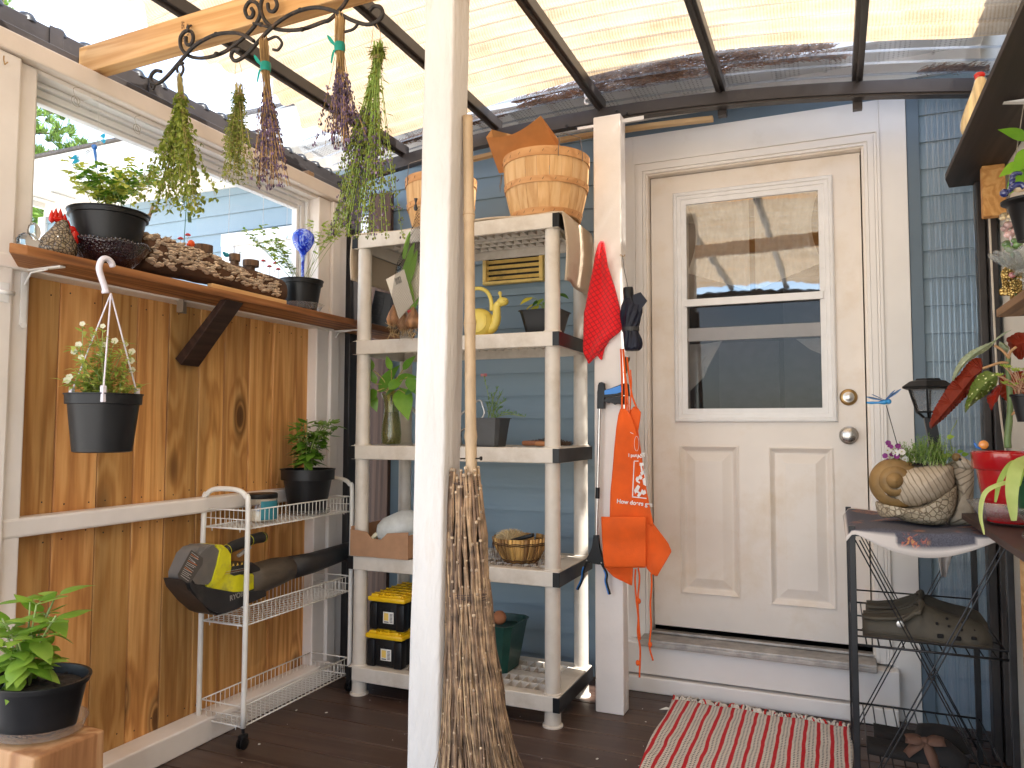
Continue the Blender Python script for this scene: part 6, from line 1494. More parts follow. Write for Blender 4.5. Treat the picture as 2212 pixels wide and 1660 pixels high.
rr2 = thing('cream_tape_roll', 'cream ring with slots lying against the bottle in the cardboard tray', 'ring', (x0+.13, 2.75, tz+.07)); M_ = Matrix.Translation((x0+.125, 2.752, tz+.065)) @ Matrix.Rotation(1.2, 4, 'X')
MB().lathe([(.024, -.008), (.040, -.008), (.040, .008), (.024, .008), (.024, -.008)], n=32, M=M_).build('ring', plain('cream_plastic', (.72, .68, .5), .4), rr2, True, auto=40)
tc_ = at(1124, 1195, Y=2.90); tc_.z = tz
tw_ = thing('twig_bowl', 'woven twig and bark bowl on the fourth shelf right of the broom', 'bowl', tc_)
BARKS = plain('bark_strip', (.50, .27, .09), .6, var=.35, vs=14, island=.45, stretch=(1, 1, .2)); m = MB(); random.seed(3)
for i in range(40):
    a = 2*pi*i/40+rnd(-.03, .03); w = rnd(.012, .022); rr0, rr1 = rnd(.062, .07), rnd(.106, .114); P = []
    sgn = Vector((-sin(a), cos(a), 0)); rows = []
    for j in range(6):
        tt = j/5; r = rr0+(rr1-rr0)*sin(tt*pi/2); z = tz+.003+.098*tt; c = Vector((tc_.x+r*cos(a), tc_.y+r*sin(a), z)); ww = w*.5*(.8+.2*sin(tt*3)); o_ = Vector((cos(a), sin(a), 0))*.003
        rows.append([m.bm.verts.new(c-sgn*ww), m.bm.verts.new(c+o_), m.bm.verts.new(c+sgn*ww)])
    for A, B in zip(rows, rows[1:]):
        m.bm.faces.new((A[0], A[1], B[1], B[0])); m.bm.faces.new((A[1], A[2], B[2], B[1]))
m.build('bark_strips', BARKS, tw_, True, solid=.002)
m = MB()
for z, r in ((.002, .068), (.082, .112), (.075, .111), (.012, .078)): m.tube([Vector((tc_.x+r*cos(a), tc_.y+r*sin(a), tz+z+.002*sin(a*13))) for a in [2*pi*j/40 for j in range(40)]], .0022, 5, closed=True)
for i in range(30): a = rnd(3.4, 6.2); r = .114; p = Vector((tc_.x+r*cos(a), tc_.y+r*sin(a), tz+.08)); m.tube([p, p+Vector((rnd(-.01, .01), -.006, -.05)), p+Vector((rnd(-.02, .02), -.004, -.085))], .0009, 3, cap=False)
m.build('raffia_binding', plain('dark_raffia', (.11, .05, .02), .8, island=.3), tw_)
sb = thing('scrub_brush', 'pale straw scrub brush with a dark handle lying in the twig bowl', 'brush', tc_+Vector((0, 0, .09)))
m = MB(); c0_ = tc_+Vector((-.03, -.02, .085))
for i in range(520): a = rnd(.1, pi-.1); L = rnd(.045, .062); m.tube([c0_+Vector((rnd(-.02, .02), rnd(-.02, .02), 0)), c0_+Vector((cos(a)*L*1.25, rnd(-.02, .02), sin(a)*L*.8))], .0008, 3, cap=False)
m.build('bristles', plain('straw_bristle', (.68, .50, .27), .8, island=.25), sb); m = MB(); m.box(-.045, .06, -.014, .014, 0, .016, .006, M=Matrix.Translation(c0_+Vector((.05, -.02, .006))) @ Matrix.Rotation(-.3, 4, 'Y')); m.build('handle', BLACKP, sb, True, auto=40)

# ---- fifth shelf: totes and green planter
tz = zs[4]
YLID = plain('yellow_lid_plastic', (.85, .52, .01), .35, var=.04, bump=.03); LBL = plain('white_label', (.75, .73, .68), .5, bump=0)
def tote(x0, z, lab):
    w, d, h = .185, .30, .118; t = thing('storage_tote', lab, 'tote', (x0+w/2, 2.9, z), 'black storage totes with yellow lids')
    y0 = 2.765; m = MB(); m.box(x0+.012, x0+w-.012, y0+.014, y0+d-.014, z+.001, z+h, .010)
    for a in (x0+.006, x0+w-.046): m.box(a, a+.040, y0+.006, y0+.05, z, z+h-.004, .006)
    for i in range(3): m.box(x0+.06+i*.025, x0+.066+i*.025, y0+.0105, y0+.02, z+.02, z+h-.03, .001)
    b_ = m.build('tote_body', BLACKP, t, True, auto=40)
    m = MB(); m.box(x0, x0+w, y0, y0+d, z+h, z+h+.022, .008); m.box(x0+.012, x0+w-.012, y0+.012, y0+d-.012, z+h+.018, z+h+.028, .003)
    for i in range(6): m.box(x0+.014, x0+w-.014, y0+.035+i*.045, y0+.041+i*.045, z+h+.027, z+h+.033, .001)
    for i in range(4): m.box(x0+.03+i*.038, x0+.036+i*.038, y0+.014, y0+d-.014, z+h+.0265, z+h+.0322, .001)
    for a in (x0+.02, x0+w-.055): m.box(a, a+.035, y0+.002, y0+.02, z+h+.02, z+h+.034, .003)
    m.build('lid', YLID, t, True, auto=40)
    lx = x0+.075; L = MB().box(lx, lx+.052, y0+.0088, y0+.0102, z+.030, z+.078, .001).build('label', LBL, t)
    MB().quad((lx+.004, y0+.0086, z+.036), (lx+.027, y0+.0086, z+.036), (lx+.027, y0+.0086, z+.074), (lx+.004, y0+.0086, z+.074)) and None
    m = MB(); m.quad((lx+.005, y0+.0084, z+.042), (lx+.027, y0+.0084, z+.042), (lx+.027, y0+.0084, z+.073), (lx+.005, y0+.0084, z+.073)); m.build('label_picture', plain('label_yellow', (.80, .55, .12), .5, bump=0), L)
    m = MB()
    for i in range(7): m.quad((lx+.033, y0+.0084, z+.036+i*.0055), (lx+.047, y0+.0084, z+.036+i*.0055), (lx+.047, y0+.0084, z+.0385+i*.0055), (lx+.033, y0+.0084, z+.0385+i*.0055))
    m.quad((lx+.005, y0+.0084, z+.034), (lx+.028, y0+.0084, z+.034), (lx+.028, y0+.0084, z+.038), (lx+.005, y0+.0084, z+.038)); m.build('label_print', INK, L)
tote(-1.865, tz+.0, 'lower black tote with a yellow lid on the bottom shelf'); tote(-1.855, tz+.156, 'upper black tote with a yellow lid stacked on the other')
gp = at(1085, 1405, Y=2.98); gp.z = tz
pl_ = thing('green_planter', 'dark green square planter behind the broom on the bottom shelf', 'planter', gp)
sqpot(gp+Vector((-.03, 0, .0)), .075, .105, .20, None).build('planter_body', plain('dark_green_plastic', (.012, .06, .045), .35), pl_)
MB().ball(gp+Vector((0, -.03, .215)), .03, 12).build('clay_ball', plain('terracotta', (.42, .16, .07), .8), pl_, True)

# ================================================================ ON THE DOOR POST
def cA(x, y): return 1188.5+x*.2603, 468.2+y*.2603
def cB(x, y): return 1188.5+x*.347, 792.3+y*.347
def cloth(rows, conv, Y0, folds, nx=22, ny=60, amp=.012, ph=0.0):
    """rows: (y, x left, x right) down the cloth; real folds in depth"""
    def look(y):
        for a, b in zip(rows, rows[1:]):
            if y <= b[0]: t = (y-a[0])/(b[0]-a[0]); return a[1]+(b[1]-a[1])*t, a[2]+(b[2]-a[2])*t
        return rows[-1][1:]
    y0, y1 = rows[0][0], rows[-1][0]
    def f(a, b):
        y = y0+(y1-y0)*b; l, r = look(y); x = l+(r-l)*a; u, v = conv(x, y); w = min(1, (r-l)/120)
        return at(u, v, Y=Y0-amp*w*(.6+.5*sin(a*folds+b*1.6+ph))-.004*sin(b*9))
    return MB().grid(f, nx, ny)
m, nt, out = newmat('red_microfibre'); b = N(nt, 'ShaderNodeBsdfPrincipled', Roughness=.9); b.inputs['Base Color'].default_value = (.80, .008, .015, 1); b.inputs['Sheen Weight'].default_value = .3
vec = coords(nt, (1, 1, 1), (0, .55, 0)); br_ = N(nt, 'ShaderNodeTexBrick', Scale=1.0); sp = N(nt, 'ShaderNodeSeparateXYZ'); nt.links.new(vec, sp.inputs[0])
def gridl(ax):
    q = N(nt, 'ShaderNodeMath', _operation='MULTIPLY'); q.inputs[1].default_value = 2*pi/.017; nt.links.new(sp.outputs[ax], q.inputs[0]); s_ = N(nt, 'ShaderNodeMath', _operation='SINE'); nt.links.new(q.outputs[0], s_.inputs[0]); g_ = N(nt, 'ShaderNodeMath', _operation='GREATER_THAN'); g_.inputs[1].default_value = .86; nt.links.new(s_.outputs[0], g_.inputs[0]); return g_.outputs[0]
mxx = N(nt, 'ShaderNodeMath', _operation='MAXIMUM'); nt.links.new(gridl(0), mxx.inputs[0]); nt.links.new(gridl(2), mxx.inputs[1])
nt.links.new(mixc(nt, mxx.outputs[0], (.78, .008, .015), (.40, .004, .01)), b.inputs['Base Color']); bp = N(nt, 'ShaderNodeBump', Strength=.6, Distance=.003, _invert=True); nt.links.new(mxx.outputs[0], bp.inputs['Height']); nt.links.new(bp.outputs[0], b.inputs['Normal']); nt.links.new(b.outputs[0], out.inputs[0]); REDC = m
rt_ = thing('red_towel', 'bright red grid-textured towel hanging in a point from the top of the door post', 'towel', at(1299, 522, Y=2.96))
cloth([(205, 418, 440), (225, 402, 450), (260, 390, 455), (330, 372, 465), (420, 358, 480), (600, 320, 540), (760, 292, 580), (800, 280, 584), (900, 278, 598), (935, 277, 600), (960, 276, 575), (1020, 275, 500), (1080, 272, 440), (1130, 275, 408), (1150, 284, 392), (1190, 305, 350), (1220, 316, 326)], cA, 2.955, 9.0, amp=.016).build('towel', REDC, rt_, True, solid=.004)
m = MB(); f = [m.bm.verts.new(at(*cA(x, y), Y=2.957)) for x, y in ((380, 1140), (500, 1015), (450, 1100), (430, 1190), (415, 1185))]; m.bm.faces.new(f); m.build('folded_corner', REDC, rt_, solid=.003)
UMB = plain('navy_nylon', (.006, .008, .022), .5, var=.3, vs=20, spec=.35, bump=.3)
um = thing('umbrella', 'folded navy umbrella hanging by its cord from the hook on the door post', 'umbrella', at(1357, 622, Y=2.93))
UY = 2.925
rws = [(660, 610, 700), (700, 606, 722), (740, 590, 768), (800, 580, 772), (850, 584, 762), (900, 594, 745), (928, 602, 732), (945, 602, 730), (980, 604, 745), (1020, 605, 762), (1065, 607, 768), (1095, 612, 762), (1112, 622, 745)]
m = MB(); R_ = []; k_ = 48
for i in range(len(rws)-1):
    for j in range(4):
        t_ = j/4; y = rws[i][0]*(1-t_)+rws[i+1][0]*t_; l = rws[i][1]*(1-t_)+rws[i+1][1]*t_; r = rws[i][2]*(1-t_)+rws[i+1][2]*t_
        cL, cR = at(*cA(l, y), Y=UY), at(*cA(r, y), Y=UY); c = (cL+cR)/2; rad_ = (cR-cL).length/2; tight = 1-min(1, abs(y-936)/40)
        R_.append([m.bm.verts.new(c+Vector((cos(a), sin(a)*.8, 0))*rad_*(1-.10*(1-tight)*(1+sin(a*7+y*.022+1.4*sin(a*2+y*.01))))+Vector((0, 0, .003*sin(a*9)))) for a in [2*pi*q/k_ for q in range(k_)]])
for A, B in zip(R_, R_[1:]):
    for j in range(k_): m.bm.faces.new((A[j], A[(j+1) % k_], B[(j+1) % k_], B[j]))
m.bm.faces.new(R_[0]); m.bm.faces.new(R_[-1])
m.build('canopy', UMB, um, True)
m = MB(); q = [at(*cA(x, y), Y=UY-.02) for x, y in ((690, 650), (750, 628), (806, 700), (772, 745), (735, 800), (690, 720))]; f = m.bm.faces.new([m.bm.verts.new(x) for x in q]); m.build('loose_flap', UMB, um, solid=.004)
hA, hB = at(*cA(647, 590), Y=UY), at(*cA(652, 680), Y=UY); MB().tube([hA, hA*.8+hB*.2, hB], [.019, .0205, .0205], 18).build('handle', BLACKP, um, True, auto=40)
cL, cR = at(*cA(598, 936), Y=UY), at(*cA(736, 936), Y=UY); MB().lathe([(.0, -.008), (1, -.008), (1, .008), (0, .008)], (0, 0, 0), 30, M=Matrix.Translation((cL+cR)/2) @ Matrix.Diagonal(((cR-cL).length/2+.001, (cR-cL).length*.4+.001, 1, 1))).build('strap', BLK, um, True, auto=40)
MB().tube([at(*cA(600, 322), Y=2.95), at(*cA(612, 430), Y=2.94), hA+Vector((0, 0, -.002))], .0013, 5).build('cord', BLACKM, um)
def hook(u, v, lab, Y=2.965, right=1):
    p = at(u, v, Y=Y); t = MB().tube([p+Vector((-.012*right, .015, .0)), p+Vector((-.004*right, .002, -.001))]+[p+Vector((right*(.007-.008*cos(a)), 0, -.001-.008*sin(a))) for a in [k*.45 for k in range(8)]], .0014, 6).build('cup_hook', BRASS, None, True); tag(t, lab, 'hook'); return p
hook(*cA(590, 315), 'brass cup hook holding the umbrella cord')
hook(*cA(425, 1380), 'brass cup hook holding the grabber at its handle')
m = MB(); p = at(*cA(642, 1170), Y=2.945); q = at(*cA(622, 1300), Y=2.945)
fl2 = thing('flashlight', 'small olive metal flashlight hanging behind the orange apron straps', 'flashlight', p)
MB().tube([p, p.lerp(q, .2), p.lerp(q, .26), q], [.0105, .0105, .0075, .0075], 16).build('barrel', plain('olive_metal', (.20, .17, .09), .3, metal=.8), fl2, True, auto=40); MB().tube([p+Vector((0, 0, .003)), p], [.0112, .0112], 16).build('lens_ring', STEEL, fl2, True, auto=40)

# grabber tool
GY = 2.945
gr = thing('grabber_tool', 'reaching grabber with a blue and black pistol grip hanging on the door post', 'grabber', at(1298, 830, Y=GY))
a, b_ = at(*cB(308, 255), Y=GY), at(*cB(288, 1060), Y=GY)
MB().tube([a, b_], .0062, 14).build('pole', plain('aluminium_pole', (.66, .64, .61), .3, metal=.9, bump=.02), gr, True, auto=40)
MB().tube([a.lerp(b_, .62), a.lerp(b_, .705)], .0088, 14).build('clamp', BLACKP, gr, True, auto=40)
def flat(pts, conv, Y0, th, name, mat, par, bev=.003):
    q = [at(*conv(x, y), Y=Y0) for x, y in pts]; m = MB(); m.prism([(p.x, p.z) for p in q], th, Matrix.Translation((0, Y0, 0)), bev); return m.build(name, mat, par, True, auto=45)
flat([(296, 115), (302, 100), (318, 96), (334, 105), (338, 150), (334, 262), (290, 262), (292, 160)], cB, GY-.012, .024, 'head_housing', BLACKP, gr)
flat([(332, 150), (445, 108), (470, 100), (484, 112), (490, 185), (468, 180), (440, 172), (332, 195)], cB, GY-.011, .022, 'grip', BLACKP, gr)
flat([(332, 150), (442, 110), (450, 160), (415, 172), (334, 180)], cB, GY-.013, .026, 'grip_insert', plain('bright_blue_plastic', (.02, .22, .70), .35, bump=0), gr)
flat([(332, 205), (380, 190), (470, 182), (475, 235), (440, 238), (420, 225), (400, 238), (380, 222), (360, 228), (332, 218)], cB, GY-.009, .018, 'trigger', BLACKP, gr)
flat([(268, 1050), (298, 1050), (300, 1130), (330, 1205), (328, 1240), (300, 1228), (245, 1225), (222, 1218), (222, 1200), (262, 1130)], cB, GY-.010, .020, 'jaw_head', BLACKP, gr)
for pts in ([(228, 1215), (208, 1270), (202, 1320), (172, 1388)], [(322, 1230), (352, 1290), (350, 1340), (372, 1418)]):
    P = catmull([at(*cB(*q), Y=GY) for q in pts], 5); MB().tube(P, .0052, 8).build('jaw_arm', BLACKP, gr, True); MB().tube([p_+Vector((-.0035, 0, 0)) for p_ in P[3:]], .0048, 8).build('jaw_pad', MATS['bright_blue_plastic'], gr, True)
for x, y in ((227, 1207), (318, 1222)): MB().ball(at(*cB(x, y), Y=GY-.011), .0035, 8, (1, .4, 1)).build('rivet', STEEL, gr, True)

# apron
ORG = plain('orange_canvas', (.82, .115, .008), .8, var=.08, vs=12, bump=.35, bs=220, trans=.05); ORG2 = ORG
ap = thing('apron', 'orange canvas apron with white printing hanging folded from the door post', 'apron', at(1345, 900, Y=2.93))
AY = 2.925
cloth([(262, 438, 470), (300, 425, 500), (380, 412, 530), (500, 400, 552), (600, 392, 572), (700, 383, 590), (780, 375, 602), (880, 372, 622), (990, 370, 645)], cB, AY, 5.0, 22, 50, .014).build('bib', ORG, ap, True, solid=.002)
cloth([(250, 520, 540), (285, 490, 566), (320, 495, 562), (400, 515, 548), (520, 540, 565), (640, 560, 582), (750, 580, 600)], cB, AY+.014, 3.0, 10, 30, .006).build('bib_fold', ORG, ap, True, solid=.002)
cloth([(935, 318, 598), (970, 319, 597), (1100, 325, 596), (1200, 330, 596), (1252, 340, 594)], cB, AY-.022, 3.4, 24, 24, .014, .6).build('pocket', ORG, ap, True, solid=.003)
cloth([(928, 590, 602), (985, 590, 648), (1060, 592, 705), (1100, 593, 735), (1150, 594, 756), (1200, 594, 728), (1250, 596, 698), (1290, 630, 675), (1304, 655, 668)], cB, AY-.004, 4.0, 18, 30, .012, 2).build('side_flap', ORG, ap, True, solid=.002)
cloth([(1235, 340, 512), (1262, 350, 516), (1310, 395, 514), (1345, 470, 512), (1362, 500, 510)], cB, AY+.006, 6.0, 16, 16, .012, 1).build('bottom_fold', ORG, ap, True, solid=.002)
m = MB()
for pts, r in (([(440, -110), (445, 0), (448, 120), (446, 270)], .004), ([(455, -110), (462, 0), (470, 130), (470, 280)], .0045), ([(478, -60), (490, 50), (510, 180), (540, 262)], .0035), ([(500, 20), (505, 120), (495, 290)], .0028), ([(470, 60), (482, 180), (486, 300)], .0028)):
    MB().tube(catmull([at(*cB(*q), Y=AY+.004) for q in pts], 6), r, 8).build('neck_strap', ORG, ap, True)
m.bm.free()
for pts, kn in (([(532, 1262), (528, 1330), (536, 1450), (548, 1560), (545, 1660), (560, 1760), (556, 1935)], (545, 1845)), ([(548, 1255), (556, 1320), (546, 1450), (552, 1600), (560, 1700)], (552, 1460)), ([(630, 1290), (632, 1360), (624, 1480), (628, 1620), (618, 1740), (640, 1830)], (622, 1730))):
    P = catmull([at(*cB(*q), Y=AY) for q in pts], 7); MB().tube(P, .0036, 8).ball(at(*cB(*kn), Y=AY), .0085, 8, (1, .8, 1.4)).build('tie_string', ORG, ap, True)
INKW = plain('white_print', (.82, .78, .74), .7, bump=0)
def bibY(x, y, extra=.018): return AY-extra
def tx(s_, x, y, size, rot=0, al='LEFT', bold=.0004, sh=0, name='printed_text'):
    o_ = at(*cB(x, y), Y=AY-.0215); e = Vector((cos(rot), 0, sin(rot))); n_ = Vector((-sin(rot), 0, cos(rot))); return text_part(name, s_, size, frame_of(o_, e, n_), INKW, ap, .0003, al, sh, bold)
tx('I put', 486, 553, .0185); tx('AST', 541, 563, .020, .28, bold=.0006)
tx('How doers get', 414, 838, .0232, -.06, bold=.0006)
def pl2(pts, name='logo_line'):
    m = MB(); q = [at(*cB(x, y), Y=AY-.0212) for x, y in pts]; m.bm.faces.new([m.bm.verts.new(x) for x in q]); m.build(name, INKW, ap, solid=.0004)
for pts in (((520, 586), (550, 586), (550, 591), (525, 591)), ((520, 591), (525, 591), (516, 812), (509, 812)), ((509, 807), (600, 818), (600, 824), (509, 814)), ((522, 770), (545, 735), (560, 748), (548, 775), (562, 785), (572, 762), (583, 775), (552, 815), (540, 803), (550, 790), (538, 782), (530, 794)), ((545, 690), (560, 672), (575, 690), (566, 705)), ((556, 600), (580, 598), (584, 612), (572, 620), (576, 650), (566, 655), (562, 618), (556, 616)), ((560, 660), (585, 645), (590, 665), (568, 680)), ((575, 700), (592, 690), (598, 745), (580, 735)), ((581, 640), (587, 636), (594, 690), (588, 690)), ((540, 682), (556, 700), (546, 712), (560, 718), (556, 728), (536, 716), (532, 700)), ((570, 790), (590, 765), (598, 790), (580, 800))): pl2(pts)
pl2(((498, 408), (518, 418), (518, 421), (498, 411))); 
MB().tube([at(*cB(538+18*cos(t)*.8, 480+46*sin(t)), Y=AY-.0205) for t in [k*pi/10 for k in range(20)]], .0007, 4, closed=True).build('logo_ring', INKW, ap)

# ================================================================ RUG
m, nt, out = newmat('striped_rag_rug'); b = N(nt, 'ShaderNodeBsdfPrincipled', Roughness=.95); sp = N(nt, 'ShaderNodeSeparateXYZ')
vv = coords(nt); dst = N(nt, 'ShaderNodeTexNoise', Scale=9.0); nt.links.new(vv, dst.inputs['Vector']); off_ = N(nt, 'ShaderNodeMath', _operation='MULTIPLY_ADD'); off_.inputs[1].default_value = .012; nt.links.new(dst.outputs['Fac'], off_.inputs[0]); nt.links.new(vv, sp.inputs[0]); nt.links.new(sp.outputs[0], off_.inputs[2])
PITCHR = .0455
fx = N(nt, 'ShaderNodeMath', _operation='MULTIPLY'); fx.inputs[1].default_value = 1/PITCHR; nt.links.new(off_.outputs[0], fx.inputs[0]); fr_ = N(nt, 'ShaderNodeMath', _operation='FRACT'); nt.links.new(fx.outputs[0], fr_.inputs[0])
redm = ramp(nt, fr_.outputs[0], [(.0, 1.0), (.25, 1.0), (.285, 0.0), (.97, 0.0), (1.0, 1.0)])
ln1 = ramp(nt, fr_.outputs[0], [(.42, 0.0), (.45, 1.0), (.54, 1.0), (.57, 0.0), (.68, 0.0), (.71, 1.0), (.80, 1.0), (.83, 0.0)])
yy = N(nt, 'ShaderNodeMath', _operation='MULTIPLY'); yy.inputs[1].default_value = 2*pi/.0135; nt.links.new(sp.outputs[1], yy.inputs[0]); jn = N(nt, 'ShaderNodeMath', _operation='MULTIPLY_ADD'); jn.inputs[1].default_value = 26.0; nt.links.new(off_.outputs[0], jn.inputs[0]); nt.links.new(yy.outputs[0], jn.inputs[2]); ys_ = N(nt, 'ShaderNodeMath', _operation='SINE'); nt.links.new(jn.outputs[0], ys_.inputs[0]); yg = ramp(nt, ys_.outputs[0], [(.2, 0.0), (.4, 1.0)])
dash = N(nt, 'ShaderNodeMath', _operation='MULTIPLY'); nt.links.new(ln1, dash.inputs[0]); nt.links.new(yg, dash.inputs[1])
base = mixc(nt, noise(nt, vv, 30, 4), (.66, .58, .50), (.80, .74, .66)); c = mixc(nt, dash.outputs[0], base, (.05, .045, .05)); c = mixc(nt, redm, c, (.60, .012, .02)); nt.links.new(c, b.inputs['Base Color'])
hn = N(nt, 'ShaderNodeMath', _operation='MULTIPLY_ADD'); hn.inputs[1].default_value = .5; nt.links.new(noise(nt, coords(nt, (3, 1, 1)), 120, 3), hn.inputs[0]); nt.links.new(ys_.outputs[0], hn.inputs[2]); bp = N(nt, 'ShaderNodeBump', Strength=.8, Distance=.003); nt.links.new(hn.outputs[0], bp.inputs['Height']); nt.links.new(bp.outputs[0], b.inputs['Normal']); nt.links.new(b.outputs[0], out.inputs[0])
rug = thing('striped_rug', 'red and cream striped woven rag rug with a white fringe before the door step', 'rug', (-.3, 2.6, 0))
def rf(a, b):
    y = 3.20-b*1.25; xl = -.640+.034*b+.006*sin(b*14); xr = .034+.01*sin(b*9)-.002; return (xl+(xr-xl)*a, y-.02*a+.008*sin(a*19)*(1-b), .008+.0025*sin(a*46)*sin(b*30)+.004*max(0, sin(a*6+b*3)))
mg = MB().grid(rf, 120, 120); mg.build('woven_mat', m, rug, True, solid=.009)
random.seed(77); fw1, fr1 = MB(), MB()
for i in range(118):
    a = (i+rnd(-.3, .3))/118; a = min(1, max(0, a)); p = Vector(rf(a, 0)); tgt = fr1 if (a*.674/PITCHR) % 1 < .22 and random.random() < .8 else fw1; L = rnd(.028, .050); d = Vector((rnd(-.5, .5), 1, rnd(-.05, .25))).normalized()
    tgt.tube(catmull([p, p+d*L*.5+Vector((0, 0, .006)), p+d*L+Vector((rnd(-.008, .008), 0, -.002))], 3), rnd(.0030, .0048), 5)
fw1.build('white_fringe', plain('cotton_fringe', (.74, .68, .60), .95, var=.15), rug, True); fr1.build('red_fringe', plain('red_fringe', (.55, .02, .02), .95), rug, True)
p = at(1440, 1535, Z=.006); m = MB(); m.quad(p+Vector((-.03, -.005, 0)), p+Vector((.015, -.02, .012)), p+Vector((.03, .012, .004)), p+Vector((-.005, .016, .008))); tag(m.build('paper_scrap', PAINTF), 'scrap of white paper beside the left corner of the rug', 'paper scrap')

# ================================================================ RIGHT SIDE: RACK
rk = thing('wire_rack', 'black metal wire rack with crossed braces beside the door, holding shoes and the snail planter', 'rack', (.24, 2.78, 0))
RX0, RX1, RY0, RY1, RZ = .045, .440, 2.47, 3.06, .845
for (x, y) in ((RX0, RY0), (RX1, RY0), (RX0, RY1), (RX1, RY1)):
    m = MB(); m.box(x-.009, x+.009, y-.009, y+.009, 0, RZ, .002); m.box(x-.0095, x+.0095, y-.0095, y+.0095, RZ-.03, RZ+.006, .002); m.build('leg', BLACKM, rk)
def rail(z, r=.005, full=True):
    m = MB()
    for a, b_ in (((RX0, RY0), (RX1, RY0)), ((RX1, RY0), (RX1, RY1)), ((RX1, RY1), (RX0, RY1)), ((RX0, RY1), (RX0, RY0))): m.tube([(a[0], a[1], z), (b_[0], b_[1], z)], r, 8)
    if full:
        for i in range(1, 12): x = RX0+(RX1-RX0)*i/12; m.tube([(x, RY0, z-.002), (x, RY1, z-.002)], .0022, 6)
        for y in (RY0+.2, RY0+.4): m.tube([(RX0, y, z-.005), (RX1, y, z-.005)], .003, 6)
    return m
rail(.828, .007).build('top_shelf', BLACKM, rk, True); rail(.505, .0035).build('middle_shelf', BLACKM, rk, True); rail(.145, .0035).build('bottom_shelf', BLACKM, rk, True)
MB().tube([(RX0, RY0, .53), (RX1, RY0, .53)], .003, 6).build('middle_rail', BLACKM, rk); MB().tube([(RX0, RY1, .55), (RX1, RY1, .55)], .003, 6).build('middle_rail', BLACKM, rk)
for y in (RY0, RY1):
    for k in (0, .012):
        for a, b_ in (((RX0+.008+k, RZ-.035), (RX1-.008+k*.3, .04)), ((RX1-.008-k, RZ-.035), (RX0+.008, .04+k*2))): MB().tube([(a[0], y, a[1]), (b_[0], y, b_[1])], .0022, 6).build('brace_wire', BLACKM, rk)
    MB().tube([Vector(((RX0+RX1)/2+.008*cos(a), y+.006*sin(a), .425+.0012*a)) for a in [k*.5 for k in range(40)]], .0014, 5).build('brace_coil', BLACKM, rk)

